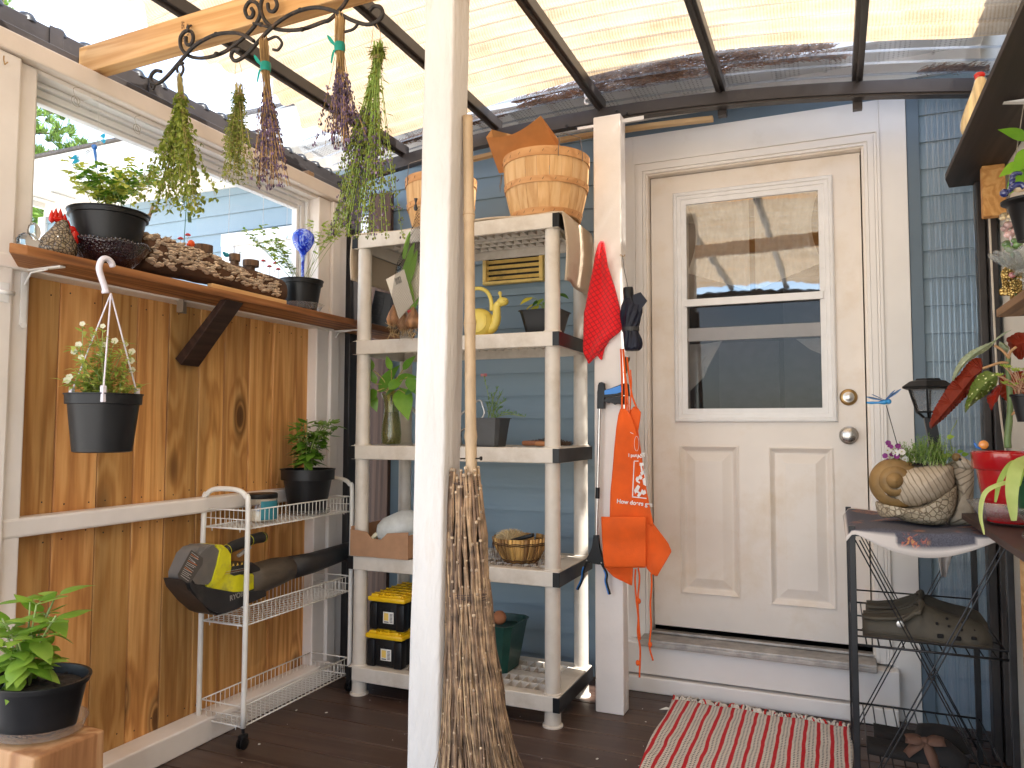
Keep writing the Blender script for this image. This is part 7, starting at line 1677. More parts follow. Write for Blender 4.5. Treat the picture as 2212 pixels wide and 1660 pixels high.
# clogs
CLOG = plain('olive_brown_foam', (.075, .062, .042), .7, var=.15, vs=20, bump=.15); HOLE = plain('dark_hole', (.006, .005, .005), .9, bump=0)
def clog(x0, y0, z0, L, lab, holes=True):
    t = thing('clog', lab, 'clog', (x0+L/2, y0, z0), 'pair of clogs on the rack'); W = .058
    def sec(s_):   # half width, top height, centre shift
        w = W*(.62+.38*sin(min(1, s_*1.15)*pi*.62)) if s_ < .84 else W*.94*math.sqrt(max(0, 1-((s_-.84)/.16)**2))+.001
        return w
    def topz(s_):
        pts = [(0, .064), (.1, .064), (.25, .071), (.38, .088), (.46, .101), (.53, .098), (.62, .087), (.74, .078), (.86, .073), (.94, .064), (1, .036)]
        for a, b in zip(pts, pts[1:]):
            if s_ <= b[0]: k = (s_-a[0])/(b[0]-a[0]); return a[1]+(b[1]-a[1])*k
        return .03
    m = MB(); n_ = 40; R_ = []
    for i in range(n_+1):
        s_ = i/n_; w = sec(s_) if i not in (0, n_) else .02; tz_ = topz(s_)*L/.30; x = x0+L*s_; ring = []
        for a in [2*pi*j/20 for j in range(20)]:
            cy_, cz_ = cos(a), sin(a); hw = w*(1 if cz_ < 0 else 1-.28*cz_**2); zz = z0+.02+(tz_-.02)*max(0, cz_) if cz_ >= 0 else z0+.02+.02*cz_
            if s_ < .46 and cz_ > .35: zz = z0+tz_*.90 if cz_ < .85 else z0+.036   # rim, then the foot opening
            ring.append(m.bm.verts.new((x, y0+math.copysign(abs(cy_)**.75, cy_)*hw, zz)))
        R_.append(ring)
    for A, B in zip(R_, R_[1:]):
        for j in range(20): m.bm.faces.new((A[j], A[(j+1) % 20], B[(j+1) % 20], B[j]))
    m.bm.faces.new(R_[0]); m.bm.faces.new(R_[-1][::-1])
    m.build('upper', CLOG, t, True)
    P = []; Q = []
    for i in range(0, 15): s_ = i/14*.44; P.append(Vector((x0+L*s_+.004, y0-sec(s_)*.92, z0+topz(s_)*L/.30*.90))); Q.append(Vector((x0+L*s_+.004, y0+sec(s_)*.92, z0+topz(s_)*L/.30*.90)))
    MB().tube(catmull(P+[Vector((x0+L*.47, y0, z0+.104*L/.3))]+Q[::-1], 3), .0062, 8).build('collar', CLOG, t, True)
    MB().tube([Vector((x0+L*(i/20)-(0 if i < 20 else .004), y0-(sec(i/20)*1.0 if 0 < i < 20 else .0)-.001, z0+.021+.004*sin(i*.3))) for i in range(0, 21)], .0034, 6).build('sole_band', CLOG, t, True)
    MB().tube(catmull([Vector((x0+L*.30, y0-W*.93, z0+.066)), Vector((x0+L*.38, y0-W*.88, z0+.085)), Vector((x0+L*.46, y0-W*.55, z0+.106)), Vector((x0+L*.48, y0, z0+.117)), Vector((x0+L*.46, y0+W*.55, z0+.106))], 5), .0075, 8).build('strap', CLOG, t, True)
    if holes:
        M_ = Matrix.Translation((x0+L*.295, y0-W*.99, z0+.060)) @ Matrix.Rotation(pi/2, 4, 'X'); MB().lathe([(.011, 0), (.010, .004), (.006, .005), (0, .004)], n=18, M=M_).build('strap_button', STEEL, t, True, auto=40)
        for s_, z_, r in ((.60, .028, .0085), (.73, .026, .0085), (.85, .030, .007)): m = MB(); m.box(-r, r, -.004, .003, -r*.7, r*.7, .003, M=Matrix.Translation((x0+L*s_, y0-sec(s_)*.985, z0+z_+.008))); m.build('vent_hole', HOLE, t)
        for s_, z_, f in ((.58, .062, .85), (.67, .058, .85), (.76, .052, .86), (.66, .074, .6), (.78, .066, .55), (.86, .05, .7)): MB().ball((x0+L*s_, y0-sec(s_)*f, z0+z_*L/.3), .0042, 8).build('vent_hole', HOLE, t)
    return t
clog(.070, 2.560, .509, .335, 'nearer olive brown clog with round strap button on the middle shelf of the rack')
clog(.085, 2.715, .509, .335, 'farther olive brown clog, mostly hidden behind the nearer one on the rack', False)
# slippers
SLP = plain('dark_felt', (.018, .016, .015), .95, bump=.5); SLB = plain('brown_suede', (.15, .07, .04), .9, bump=.4); SLB2 = plain('bow_ribbon', (.14, .07, .045), .8, bump=.3)
def slipper(x0, y0, z0, lab, bow=True):
    t = thing('slipper', lab, 'slipper', (x0+.14, y0, z0), 'pair of slippers on the rack'); L = .27; m = MB(); R_ = []
    for i in range(31):
        s_ = i/30; w = .046*(.6+.4*sin(min(1, s_*1.2)*pi*.6)) if s_ < .82 else .044*math.sqrt(max(0, 1-((s_-.82)/.18)**2))+.001; tz_ = .098-.075*s_ if s_ < .38 else .062+.012*sin((s_-.38)*5)-.035*max(0, s_-.8)/.2; ring = []
        for a in [2*pi*j/18 for j in range(18)]:
            c_, s2 = cos(a), sin(a); zz = z0+.012+(tz_-.012)*max(0, s2) if s2 >= 0 else z0+.012+.012*s2
            if s_ < .45 and s2 > .6: zz = z0+.022
            ring.append(m.bm.verts.new((x0+L*s_, y0+c_*w, zz)))
        R_.append(ring)
    for A, B in zip(R_, R_[1:]):
        for j in range(18): m.bm.faces.new((A[j], A[(j+1) % 18], B[(j+1) % 18], B[j]))
    m.bm.faces.new(R_[0]); m.bm.faces.new(R_[-1][::-1]); m.build('upper', SLP, t, True)
    pass
    if bow:
        c = Vector((x0+.155, y0-.03, z0+.072)); m = MB()
        for d, L_, w in (((-1, -.2, .5), .045, .045), ((.9, -.2, .6), .045, .045), ((-.9, -.5, -.2), .06, .034), ((.5, -.8, -.7), .07, .032)): m.leaf(c, d, (0, -.4, 1), L_, w, .5, -.3, 5, prof=[.25, .8, 1, 1, .9, .8])
        m.ball(c, .011, 10, (1, 1, .8)); m.build('bow', SLB2, t, True, solid=.0015)
slipper(.075, 2.60, .149, 'nearer dark slipper with a brown ribbon bow on the bottom of the rack'); slipper(.10, 2.72, .149, 'farther dark slipper behind the one with the brown bow', False)

# tea towel on the rack, mask-like cloth below
m, nt, out = newmat('printed_tea_towel'); b = N(nt, 'ShaderNodeBsdfPrincipled', Roughness=.9); vec = coords(nt); sp = N(nt, 'ShaderNodeSeparateXYZ'); nt.links.new(vec, sp.inputs[0])
uvn = nt.nodes.new('ShaderNodeUVMap'); 
att = N(nt, 'ShaderNodeAttribute', _attribute_name='edge')
n1 = noise(nt, coords(nt, (1.2, 3.5, 1)), 26, 5, .6, 1.2); fl_r = ramp(nt, n1, [(.50, (.022, .022, .035)), (.55, (.50, .07, .01)), (.60, (.72, .34, .03)), (.66, (.03, .028, .04))])
msk = ramp(nt, noise(nt, vec, 6, 2), [(.54, 0.0), (.60, 1.0)]); cc = mixc(nt, msk, (.020, .020, .034), fl_r); cc = mixc(nt, noise(nt, vec, 300, 2), cc, mixc(nt, .5, cc, (.3, .3, .36)))
nt.links.new(mixc(nt, att.outputs['Fac'], cc, (.68, .62, .58)), b.inputs['Base Color']); bp = N(nt, 'ShaderNodeBump', Strength=.4, Distance=.002); nt.links.new(noise(nt, vec, 260, 2), bp.inputs['Height']); nt.links.new(bp.outputs[0], b.inputs['Normal']); nt.links.new(b.outputs[0], out.inputs[0]); TT = m
def towelf(a, b):
    x = RX0-.030+a*(RX1-RX0+.04); d = b*.632; hang = .055+.045*math.sin(min(1, max(0, (a-.15)/.7))*pi)-.03*max(0, a-.75)*4
    if a < .04: pass
    yt = RY1-.02-d
    if yt > RY0-.010: y, z = yt, RZ-.002+.004*sin(a*13+b*5)
    else: e = (RY0-.010-yt); y, z = RY0-.013-.006*sin(a*9), RZ-.004-e*1.0*(.25+1.1*sin(min(1, max(0, (a-.10)/.8))*pi))
    if a < .07: z -= (.07-a)*.35; x += .012*(1-a/.07)
    return (x, y, z)
mb = MB().grid(towelf, 46, 50); tt = mb.build('cloth', TT, None, True, solid=.0025); tag(tt, 'navy tea towel with flame pattern and white border folded over the rack top', 'tea towel')
at_ = tt.data.attributes.new('edge', 'FLOAT', 'POINT')
for i in range(47):
    for j in range(51): at_.data[i*51+j].value = 1.0 if (i < 2 or i > 44 or j > 48 or j < 2 or (j > 46 and (i < 16 or i > 36))) else 0.0
tt.name = 'tea_towel'
m = MB(); m.grid(lambda a, b: (.235+a*.185+(.5-a)*b*.16, 2.90+.012*sin(a*14)+.01*b, .815-b*(.17 if .3 < a < .8 else .17*max(.15, 1-abs(a-.55)*1.6))), 30, 16)
tag(m.build('white_cloth', plain('off_white_cotton', (.64, .58, .55), .9, trans=.15, bump=.2), None, True, solid=.002), 'off-white cloth corner hanging down behind the rack under the tea towel', 'cloth')

# ---- snail planter
sz_ = RZ+.003; SNB = Vector((.232, 2.66, sz_))
def stone(name, c1, c2, hexm=False):
    m, nt, out = newmat(name); b = N(nt, 'ShaderNodeBsdfPrincipled', Roughness=.7); vec = coords(nt); n1 = noise(nt, vec, 14, 6, .6); c = ramp(nt, n1, [(.3, c1), (.7, c2)])
    h = noise(nt, vec, 90, 5)
    if hexm:
        v = N(nt, 'ShaderNodeTexVoronoi', Scale=62); v.feature = 'DISTANCE_TO_EDGE'; nt.links.new(vec, v.inputs['Vector']); f = ramp(nt, v.outputs['Distance'], [(.02, 0.0), (.10, 1.0)]); c = mixc(nt, f, tuple(x*.55 for x in c1), c); h = f
    else:
        w = N(nt, 'ShaderNodeTexWave', Scale=22, Distortion=3.0, Detail=2.0); w.wave_type = 'RINGS' if 'ring' in name else 'BANDS'; nt.links.new(coords(nt, (1, 1, 1), (0, .5, 0)), w.inputs['Vector']); f = ramp(nt, w.outputs['Fac'], [(.05, 0.0), (.2, 1.0)]); c = mixc(nt, f, tuple(x*.72 for x in c1), c)
    nt.links.new(c, b.inputs['Base Color']); bp = N(nt, 'ShaderNodeBump', Strength=.7, Distance=.004); nt.links.new(h, bp.inputs['Height']); nt.links.new(bp.outputs[0], b.inputs['Normal']); nt.links.new(b.outputs[0], out.inputs[0]); return m
ST1, ST2, ST3 = stone('carved_resin_shell', (.36, .28, .19), (.56, .47, .36)), stone('honeycomb_resin_foot', (.38, .29, .18), (.56, .48, .36), True), plain('golden_brown_resin', (.27, .16, .055), .6, var=.25, vs=16, bump=.4, bs=50)
sp_ = thing('snail_planter', 'large stone-look snail planter with a spiral shell and honeycomb foot on the rack', 'planter', SNB)
SY = 2.66
def sect(pts, conv, Y0, depth, n_=14):
    """solid with a drawn profile that bulges across its depth"""
    q = [at(*conv(x, y), Y=Y0) for x, y in pts]; c = sum(q, Vector())/len(q); mb = MB(); R_ = []
    for k in range(n_+1):
        t_ = -1+2*k/n_; s_ = math.sqrt(max(.0, 1-abs(t_)**2.6)); s_ = max(s_, .08); R_.append([mb.bm.verts.new(Vector((c.x+(p.x-c.x)*s_, Y0+t_*depth, c.z+(p.z-c.z)*s_))) for p in q])
    L = len(q)
    for A, B in zip(R_, R_[1:]):
        for j in range(L): mb.bm.faces.new((A[j], A[(j+1) % L], B[(j+1) % L], B[j]))
    mb.bm.faces.new(R_[0]); mb.bm.faces.new(R_[-1][::-1]); return mb
def cS(x, y): return (2571+x/2.214)/1.3883, (900+y/2.214)/1.3883
def smooth(pts, n_=3): return [(p.x, p.y) for p in catmull([Vector((x, y, 0)) for x, y in pts], n_, True)]
sect(smooth([(120, 1345), (150, 1345), (240, 1375), (400, 1360), (520, 1310), (640, 1230), (660, 1260), (655, 1340), (640, 1400), (610, 1450), (560, 1490), (440, 1488), (330, 1470), (240, 1435), (160, 1440), (130, 1400)]), cS, SY, .085).build('foot', ST2, sp_, True)
sect(smooth([(300, 1090), (600, 1088), (630, 1130), (640, 1230), (560, 1310), (440, 1350), (380, 1370), (260, 1360), (200, 1300), (178, 1200), (200, 1120)]), cS, SY, .10).build('shell', ST1, sp_, True)
sect(smooth([(600, 1100), (650, 1060), (700, 1050), (760, 1090), (770, 1200), (765, 1350), (780, 1480), (700, 1495), (600, 1488), (640, 1400), (645, 1250), (625, 1160)]), cS, SY+.03, .065).build('neck', stone('ring_carved_neck', (.28, .22, .15), (.50, .42, .32)), sp_, True)
sect(smooth([(640, 1040), (660, 1020), (690, 1035), (760, 1080), (770, 1120), (700, 1130), (650, 1100)]), cS, SY+.0, .035).build('head', stone('carved_resin_head', (.36, .29, .20), (.58, .50, .40)), sp_, True)
p = at(*cS(658, 1045), Y=SY-.022); MB().ball(p, .013, 12).build('eye_bulge', ST3, sp_, True); MB().ball(p+Vector((.008, -.010, -.006)), .0045, 8).build('eye', BLK, sp_, True)
q = [at(*cS(x, y), Y=SY-.07) for x, y in ((268, 1205),)]; cc_ = q[0]; m = MB()
M_ = Matrix.Translation(cc_+Vector((.0, .03, -.008))) @ Matrix.Rotation(pi/2, 4, 'X')
m.lathe([(.078, -.03), (.077, .0), (.070, .018), (.055, .030), (.046, .031)], n=44, M=M_); m.lathe([(.047, .028), (.043, .038), (.032, .046), (.024, .046)], n=40, M=Matrix.Translation((-.006, 0, .008)) @ M_); m.lathe([(.025, .042), (.021, .054), (.012, .060), (.005, .066), (0, .070)], n=30, M=Matrix.Translation((-.009, 0, .012)) @ M_)
m.build('spiral_boss', ST3, sp_, True)
soil(Vector((SNB.x-.02, SY, at(*cS(450, 1085), Y=SY).z-.004)), .075, 1, .9).build('soil', SOIL, sp_)
fp = thing('feathery_plant', 'feathery bright green plant growing out of the snail planter', 'plant', (SNB.x-.02, SY, 1.0)); topz_ = at(*cS(450, 1085), Y=SY).z-.005
st, lf = MB(), MB(); random.seed(19)
for i in range(120):
    u0 = rnd(300, 600); b0 = at(*cS(u0, 1085), Y=SY+rnd(-.06, .06)); b0.z = topz_; hh = (.085 if 400 < u0 < 560 else .062)*rnd(.5, 1.05); e = b0+Vector((rnd(-.03, .03), rnd(-.03, .03), hh)); P = catmull([b0, (b0+e)/2+Vector((rnd(-.006, .006), 0, 0)), e], 4); st.tube(P, .0009, 3, cap=False)
    for q in P[2:]:
        for k in range(4): lf.leaf(q, (rnd(-1, 1), rnd(-1, 1), rnd(-.2, 1)), (0, 0, 1), rnd(.008, .017), .0022, curl=.2, seg=2)
st.build('stems', STEM, fp); lf.build('leaves', leafmat('feathery_leaf', (.10, .26, .03), (.30, .50, .08), .4), fp, True)
dz = thing('daisy_cluster', 'little white and purple daisies at the left rim of the snail planter', 'flowers', at(*cS(240, 1030), Y=SY)); w1, w2, st = MB(), MB(), MB(); ctr = MB()
for (x, y, pu) in ((205, 950, 1), (220, 975, 1), (200, 1000, 0), (250, 990, 0), (255, 1015, 0), (185, 1035, 1), (215, 1050, 0), (245, 1062, 0), (285, 1068, 0), (318, 1060, 0), (270, 970, 1), (230, 1025, 1), (262, 1040, 1), (205, 1070, 1), (295, 1010, 0), (290, 1000, 1), (300, 1040, 0)):
    p = at(*cS(x, y), Y=SY-.05+rnd(-.02, .02)); b0 = at(*cS(290, 1085), Y=SY-.03); st.tube([b0, (b0+p)/2+Vector((0, -.01, .008)), p], .0008, 3, cap=False); nrm = Vector((rnd(-.5, .3), -1, rnd(0, .6))).normalized(); flower(w2 if pu else w1, p, .0085 if pu else .0105, 6 if pu else 12, nrm) if True else None
    if not pu: ctr.ball(p+nrm*.002, .0024, 6)
w1.build('white_petals', plain('white_petal', (.84, .82, .80), .6, trans=.3, bump=0), dz, True); w2.build('purple_petals', plain('purple_petal', (.22, .02, .20), .6, trans=.2, bump=0), dz, True); ctr.build('flower_centres', plain('daisy_centre', (.45, .42, .15), .7, bump=0), dz); st.build('stems', STEM, dz)
vn = thing('vine_tendril', 'thin climbing vine tendril with heart leaves behind the snail head', 'plant', at(*cS(615, 1000), Y=SY+.03)); P = catmull([at(*cS(*q), Y=SY+.04) for q in ((600, 1090), (630, 1020), (615, 930), (625, 870), (650, 830), (662, 797))], 6); MB().tube(P, .0012, 4).build('tendril', STEM, vn); lf = MB()
for (x, y, L) in ((600, 915, .022), (640, 1115, .02), (560, 1040, .022), (590, 1035, .02), (670, 1010, .018), (700, 1030, .02)): lf.leaf(at(*cS(x-8, y), Y=SY), (1, -.3, .3), (0, -1, .4), L, L*.8, .3, seg=4)
lf.build('leaves', BASILB, vn, True)
# dragonfly pick
DFB = plain('sky_blue_glaze', (.03, .28, .62), .3, coat=.3, bump=0); dg = thing('dragonfly_pick', 'blue dragonfly garden pick on a thin wire above the daisies beside the door', 'ornament', at(*cS(185, 680), Y=2.6)); DY = 2.60
MB().tube([at(*cS(*q), Y=DY) for q in ((60, 682), (95, 684), (140, 682), (175, 678), (200, 676))], [.003, .0045, .0035, .0085, .0075], 10).ball(at(*cS(208, 675), Y=DY), .0085, 10).build('body', DFB, dg, True)
m = MB()
for a, b_ in (((178, 668), (58, 644)), ((180, 664), (98, 628)), ((190, 664), (290, 592)), ((186, 662), (250, 600))): p, q = at(*cS(*a), Y=DY-.004), at(*cS(*b_), Y=DY-.02+rnd(-.01, .01)); m.leaf(p, q-p, (0, -.5, .9), (q-p).length, .014, 0, 0, 5, prof=[.2, .5, .8, 1, .9, .3])
m.build('wings', plain('translucent_blue_wing', (.20, .38, .68), .25, trans=.5, bump=0), dg, True, solid=.0006); MB().tube([at(*cS(192, 700), Y=DY), at(*cS(265, 960), Y=DY+.02), at(*cS(290, 1080), Y=DY+.03)], .0013, 5).build('wire_stake', BLACKM, dg)
# solar lamp
lc = at(2006, 850, Y=2.74); sl = thing('solar_lantern', 'black solar path lantern with clear panes standing in the snail planter', 'lantern', (lc.x, 2.74, 1.0)); LZ = at(2006, 838, Y=2.74).z
M4 = Matrix.Translation((lc.x, 2.74, LZ)) @ Matrix.Rotation(pi/6*0+.35, 4, 'Z')
MB().lathe([(0, -.004), (.070, -.006), (.082, -.002), (.083, .003), (.058, .020), (.040, .024), (.038, .029), (0, .030)], n=6, M=M4).build('roof_cap', BLACKP, sl)
cage = MB(); pane = MB()
for i in range(6):
    a = 2*pi*i/6; b_ = 2*pi*(i+1)/6; t0, t1 = M4 @ Vector((.060*cos(a), .060*sin(a), -.005)), M4 @ Vector((.038*cos(a), .038*sin(a), -.078)); s0, s1 = M4 @ Vector((.060*cos(b_), .060*sin(b_), -.005)), M4 @ Vector((.038*cos(b_), .038*sin(b_), -.078)); u0_ = M4 @ Vector((.018*cos(a), .018*sin(a), -.096))
    cage.beam(t0, t1, .006, .006); cage.beam(t1, s1, .005, .005); cage.beam(t1, u0_, .006, .006); pane.quad(t0, s0, s1, t1)
cage.build('cage', BLACKP, sl); pane.build('panes', thin_glass('rippled_pane', (.88, .89, .90), .14, rough=.05, milk=.10, wav=.8, wscale=60), sl)
b0 = Vector((lc.x+.02, 2.73, topz_)); MB().beam(M4 @ Vector((0, 0, -.094)), b0, .032, .032, (0, 1, 0)).build('stake_post', BLACKP, sl)

# ================================================================ RIGHT PLANT SHELVES
WX = .553
DKP = wood('dark_painted_board', [(.035, .018, .014), (.06, .033, .026), (.085, .05, .04)], 'Y', island=.05, rough=.5)
sh1 = MB(); sh1.box(.352, WX, 1.0, 2.74, .868, .886, .002); tag(sh1.build('plant_shelf', DKP), 'dark brown low shelf board on the right, level with the rack top', 'shelf')
m = MB(); m.box(.463, WX, 1.0, 2.66, 1.478, 1.502, .002); tag(m.build('plant_shelf', wood('weathered_shelf', [(.10, .05, .025), (.24, .13, .06), (.38, .22, .11)], 'Y', island=.05)), 'short weathered brown middle shelf at the right edge carrying the gold ornament', 'shelf')
m = MB(); m.prism([(.385, 3.02), (.41, 3.13), (WX, 3.13), (WX, 1.0), (.385, 1.0)], .020, Matrix(((1, 0, 0, 0), (0, 0, 1, 0), (0, -1, 0, 2.045), (0, 0, 0, 1))), .001)
tag(m.build('plant_shelf', wood('black_brown_shelf', [(.022, .016, .014), (.035, .026, .022), (.06, .045, .035)], 'Y', island=.0, rough=.6)), 'high near-black shelf board seen from below at the upper right', 'shelf')
m = MB(); m.box(.478, .545, 2.90, 2.94, 1.85, 2.024, .004); tag(m.build('timber_offcut', wood('orange_pine_end', [(.42, .18, .05), (.58, .29, .09), (.70, .40, .15)], 'Y', scale=1.4, island=.0)), 'orange pine block supporting the far end of the high dark shelf', 'timber block')
m = MB(); m.prism([(.44, 2.018), (WX, 2.018), (WX, 2.0)], .02, Matrix.Translation((0, 2.33, 0))); tag(m.build('shelf_bracket', VINYL), 'small cream bracket under the high dark shelf', 'bracket')
tag(MB().tube(catmull([at(2137, 470, Y=3.02), at(2145, 640, Y=3.02), at(2153, 800, Y=3.02), at(2162, 900, Y=3.02), at(2176, 1000, Y=3.02)], 6), .0035, 6).build('power_cord', plain('beige_cord', (.62, .55, .46), .5, bump=0)), 'beige cord running down the dark corner post on the right', 'cord')
# red pot in its bowl
rp = Vector((.432, 2.36, .886)); gb = thing('pressed_glass_bowl', 'clear pressed-glass bowl holding the base of the red pot', 'bowl', rp)
MB().lathe([(0, .003), (.05, .003), (.055, .008), (.085, .03), (.104, .062), (.100, .060), (.08, .034), (.05, .012), (0, .010)], rp, 60, wob=.01).build('glass_body', CRY, gb, True)
bg2 = thing('potted_begonia', 'tall spotted-leaf begonia with red leaf undersides in a glossy red pot', 'potted plant', rp+Vector((0, 0, .01)))
MB().lathe([(0, .008), (.058, .008), (.062, .012), (.080, .145), (.086, .146), (.090, .150), (.092, .190), (.088, .194), (.083, .190), (.079, .15), (.06, .02), (0, .02)], rp, 48).build('pot', TERRA, bg2, True, auto=45); soil(rp+Vector((0, 0, .178)), .08).build('soil', SOIL, bg2)
def cQ(x, y): return (2820+x/2.371)/1.3883, (950+y/2.371)/1.3883
BY = 2.36
P = catmull([at(*cQ(*q), Y=BY) for q in ((482, 935), (478, 860), (492, 720), (497, 600), (488, 470), (480, 380), (484, 290))], 6); MB().tube(P, [.0085]*12+[.0075]*12+[.006]*(len(P)-24), 12).build('main_stem', plain('begonia_stem', (.14, .20, .07), .5, var=.3), bg2, True)
BRED = leafmat('begonia_underside', (.20, .02, .008), (.48, .06, .02), .4, .5); BSPOT = leafmat('begonia_spotted', (.07, .12, .02), (.15, .22, .04), .3, .4, spots=((.75, .80, .42), 75, .20)); BSIL = leafmat('begonia_silver', (.16, .22, .12), (.42, .50, .34), .35, .4, spots=((.70, .78, .60), 60, .22))
def bleaf(edge, rib, mat, y0=BY, bulge=.02):
    """leaf from its outline and midrib; blade folds along the rib"""
    rb = [at(*cQ(*q), Y=y0-.012) for q in rib]; ed = [at(*cQ(*q), Y=y0) for q in edge]; mb = MB(); n_ = len(ed); R0 = []
    for i, e in enumerate(ed):
        k = min(rb, key=lambda r: (r-e).length); d = (e-k).length; R0.append((k, e+Vector((0, bulge*(1 if i % 2 else .7)+.12*d, 0))))
    V0 = {id(k): mb.bm.verts.new(k) for k in rb}; Vm = [mb.bm.verts.new(k.lerp(e, .5)+Vector((0, -.004, 0))) for k, e in R0]; Ve = [mb.bm.verts.new(e) for k, e in R0]
    for i in range(n_):
        j = (i+1) % n_; a, b_ = V0[id(R0[i][0])], V0[id(R0[j][0])]
        mb.bm.faces.new((Vm[i], Vm[j], Ve[j], Ve[i])); mb.bm.faces.new((a, Vm[j], Vm[i])) if a is b_ else mb.bm.faces.new((a, b_, Vm[j], Vm[i]))
    return mb.build('leaf', mat, bg2)
def ser(pts, k=5, a=3.0):
    o_ = []
    for (x0, y0), (x1, y1) in zip(pts, pts[1:]+pts[:1]):
        L = math.hypot(x1-x0, y1-y0); n_ = max(2, int(L/14)); nx_, ny_ = (y1-y0)/L, -(x1-x0)/L
        for i in range(n_): t_ = i/n_; w = a*(1 if i % 2 else -.4); o_.append((x0+(x1-x0)*t_+nx_*w, y0+(y1-y0)*t_+ny_*w))
    return o_
bleaf(ser([(300, 290), (316, 340), (305, 390), (270, 430), (240, 500), (200, 560), (120, 640), (40, 720), (-60, 800), (-75, 770), (-40, 660), (20, 560), (80, 470), (150, 400), (200, 330), (250, 290)]), [(295, 380), (230, 430), (160, 520), (80, 620), (0, 710), (-60, 780)], BRED)
bleaf(ser([(400, 400), (420, 430), (415, 480), (370, 520), (330, 560), (270, 600), (220, 640), (185, 685), (180, 640), (200, 570), (230, 480), (280, 410), (340, 380)]), [(400, 420), (340, 455), (280, 520), (230, 590), (190, 665)], BSPOT, BY-.03)
bleaf(ser([(520, 88), (470, 110), (400, 170), (360, 220), (320, 250), (270, 275), (200, 320), (140, 390), (95, 470), (88, 440), (110, 370), (160, 290), (230, 235), (320, 195), (380, 175), (440, 120)], a=2), [(500, 98), (400, 165), (320, 215), (230, 275), (150, 350), (100, 440)], BSIL, BY+.02)
bleaf(ser([(335, 575), (370, 540), (420, 480), (435, 540), (415, 600), (385, 620), (372, 668), (350, 620)]), [(425, 500), (395, 560), (375, 640)], plain('bright_red_leaf', (.50, .03, .01), .5, trans=.4, bump=0), BY)
bleaf(ser([(480, 150), (560, 105), (620, 110), (640, 200), (600, 300), (570, 300), (520, 250), (500, 215)]), [(520, 200), (570, 190), (620, 180)], BRED, BY+.02)
bleaf(ser([(430, 430), (500, 400), (600, 380), (640, 500), (560, 640), (520, 660), (480, 600), (440, 560)]), [(450, 470), (520, 510), (560, 600)], BRED, BY+.07)
bleaf(ser([(430, 170), (500, 210), (490, 250), (440, 240), (425, 200)]), [(440, 190), (480, 230)], BSIL, BY+.01)
for q in (((484, 290), (440, 240), (385, 205)), ((484, 300), (500, 250), (540, 215)), ((490, 470), (440, 430), (405, 415)), ((500, 700), (530, 680), (545, 650)), ((484, 330), (420, 330), (300, 370))): MB().tube(catmull([at(*cQ(*x), Y=BY-.004) for x in q], 5), .0035, 8).build('leaf_stalk', plain('pink_green_stalk', (.40, .22, .10), .5, bump=0), bg2, True)
p = at(*cQ(308, 912), Y=2.30); ts = thing('snail_ornament', 'tiny orange and blue snail ornament on the rim of the red pot', 'ornament', p)
MB().lathe([(0, -.006), (.010, -.005), (.012, 0), (.010, .005), (0, .006)], n=20, M=Matrix.Translation(p) @ Matrix.Rotation(pi/2, 4, 'X')).build('shell', plain('amber_glaze', (.70, .25, .05), .2, coat=.5, bump=0), ts, True); MB().tube([p+Vector((-.006, 0, -.010)), p+Vector((-.016, 0, -.006)), p+Vector((-.020, 0, .004))], .0032, 8).tube([p+Vector((-.02, 0, .004)), p+Vector((-.022, 0, .012))], .0009, 4).build('body', DB, ts, True)
# spider plant in green pot in glass compote at the frame edge
gc = Vector((.435, 2.10, .886)); cp_ = thing('glass_compote', 'clear pressed-glass footed dish under the green pot at the right edge', 'dish', gc)
MB().lathe([(0, .001), (.034, .001), (.032, .008), (.020, .014), (.018, .028), (.035, .045), (.062, .066), (.070, .072), (.060, .062), (0, .040)], gc, 48, wob=.012).build('glass_body', CRY, cp_, True)
spd = thing('spider_plant', 'striped yellow-green spider plant arching from a dark green pot at the right edge', 'potted plant', gc+Vector((0, 0, .06))); MB().lathe([(0, .055), (.036, .055), (.050, .135), (.053, .136), (.053, .15), (.048, .15), (.045, .14), (0, .14)], gc, 36).build('pot', plain('green_pot', (.008, .075, .03), .4), spd, True, auto=40)
m = MB(); m2_ = MB()
def strap(mb, pts, w, Y0):
    P = catmull([at(u, v, Y=Y0+dy) for (u, v, dy) in pts], 6); n_ = len(P); rows_ = []
    for i, q in enumerate(P):
        t_ = (P[min(i+1, n_-1)]-P[max(i-1, 0)]).normalized(); s_ = t_.cross(Vector((0, -1, .25))).normalized(); ww = w*math.sin(pi*(.12+.86*i/n_))**.6; rows_.append([mb.bm.verts.new(q+s_*ww), mb.bm.verts.new(q+Vector((0, .0015, -.001))), mb.bm.verts.new(q-s_*ww)])
    for A, B in zip(rows_, rows_[1:]): mb.bm.faces.new((A[0], A[1], B[1], B[0])); mb.bm.faces.new((A[1], A[2], B[2], B[1]))
strap(m, [(2212, 1000, 0), (2185, 1002, -.03), (2160, 1040, -.04), (2150, 1085, -.04)], .006, 2.08); strap(m, [(2205, 1040, 0), (2165, 1045, -.04), (2128, 1065, -.05), (2118, 1110, -.05), (2126, 1155, -.05)], .005, 2.06); strap(m, [(2218, 990, 0), (2196, 1010, -.05), (2186, 1060, -.07), (2190, 1125, -.07)], .014, 2.06); strap(m, [(2225, 1010, 0), (2205, 1020, -.03), (2200, 1050, -.04)], .008, 2.08)
m.build('strap_leaves', leafmat('spider_leaf', (.30, .50, .06), (.72, .82, .30), .45), spd, True)
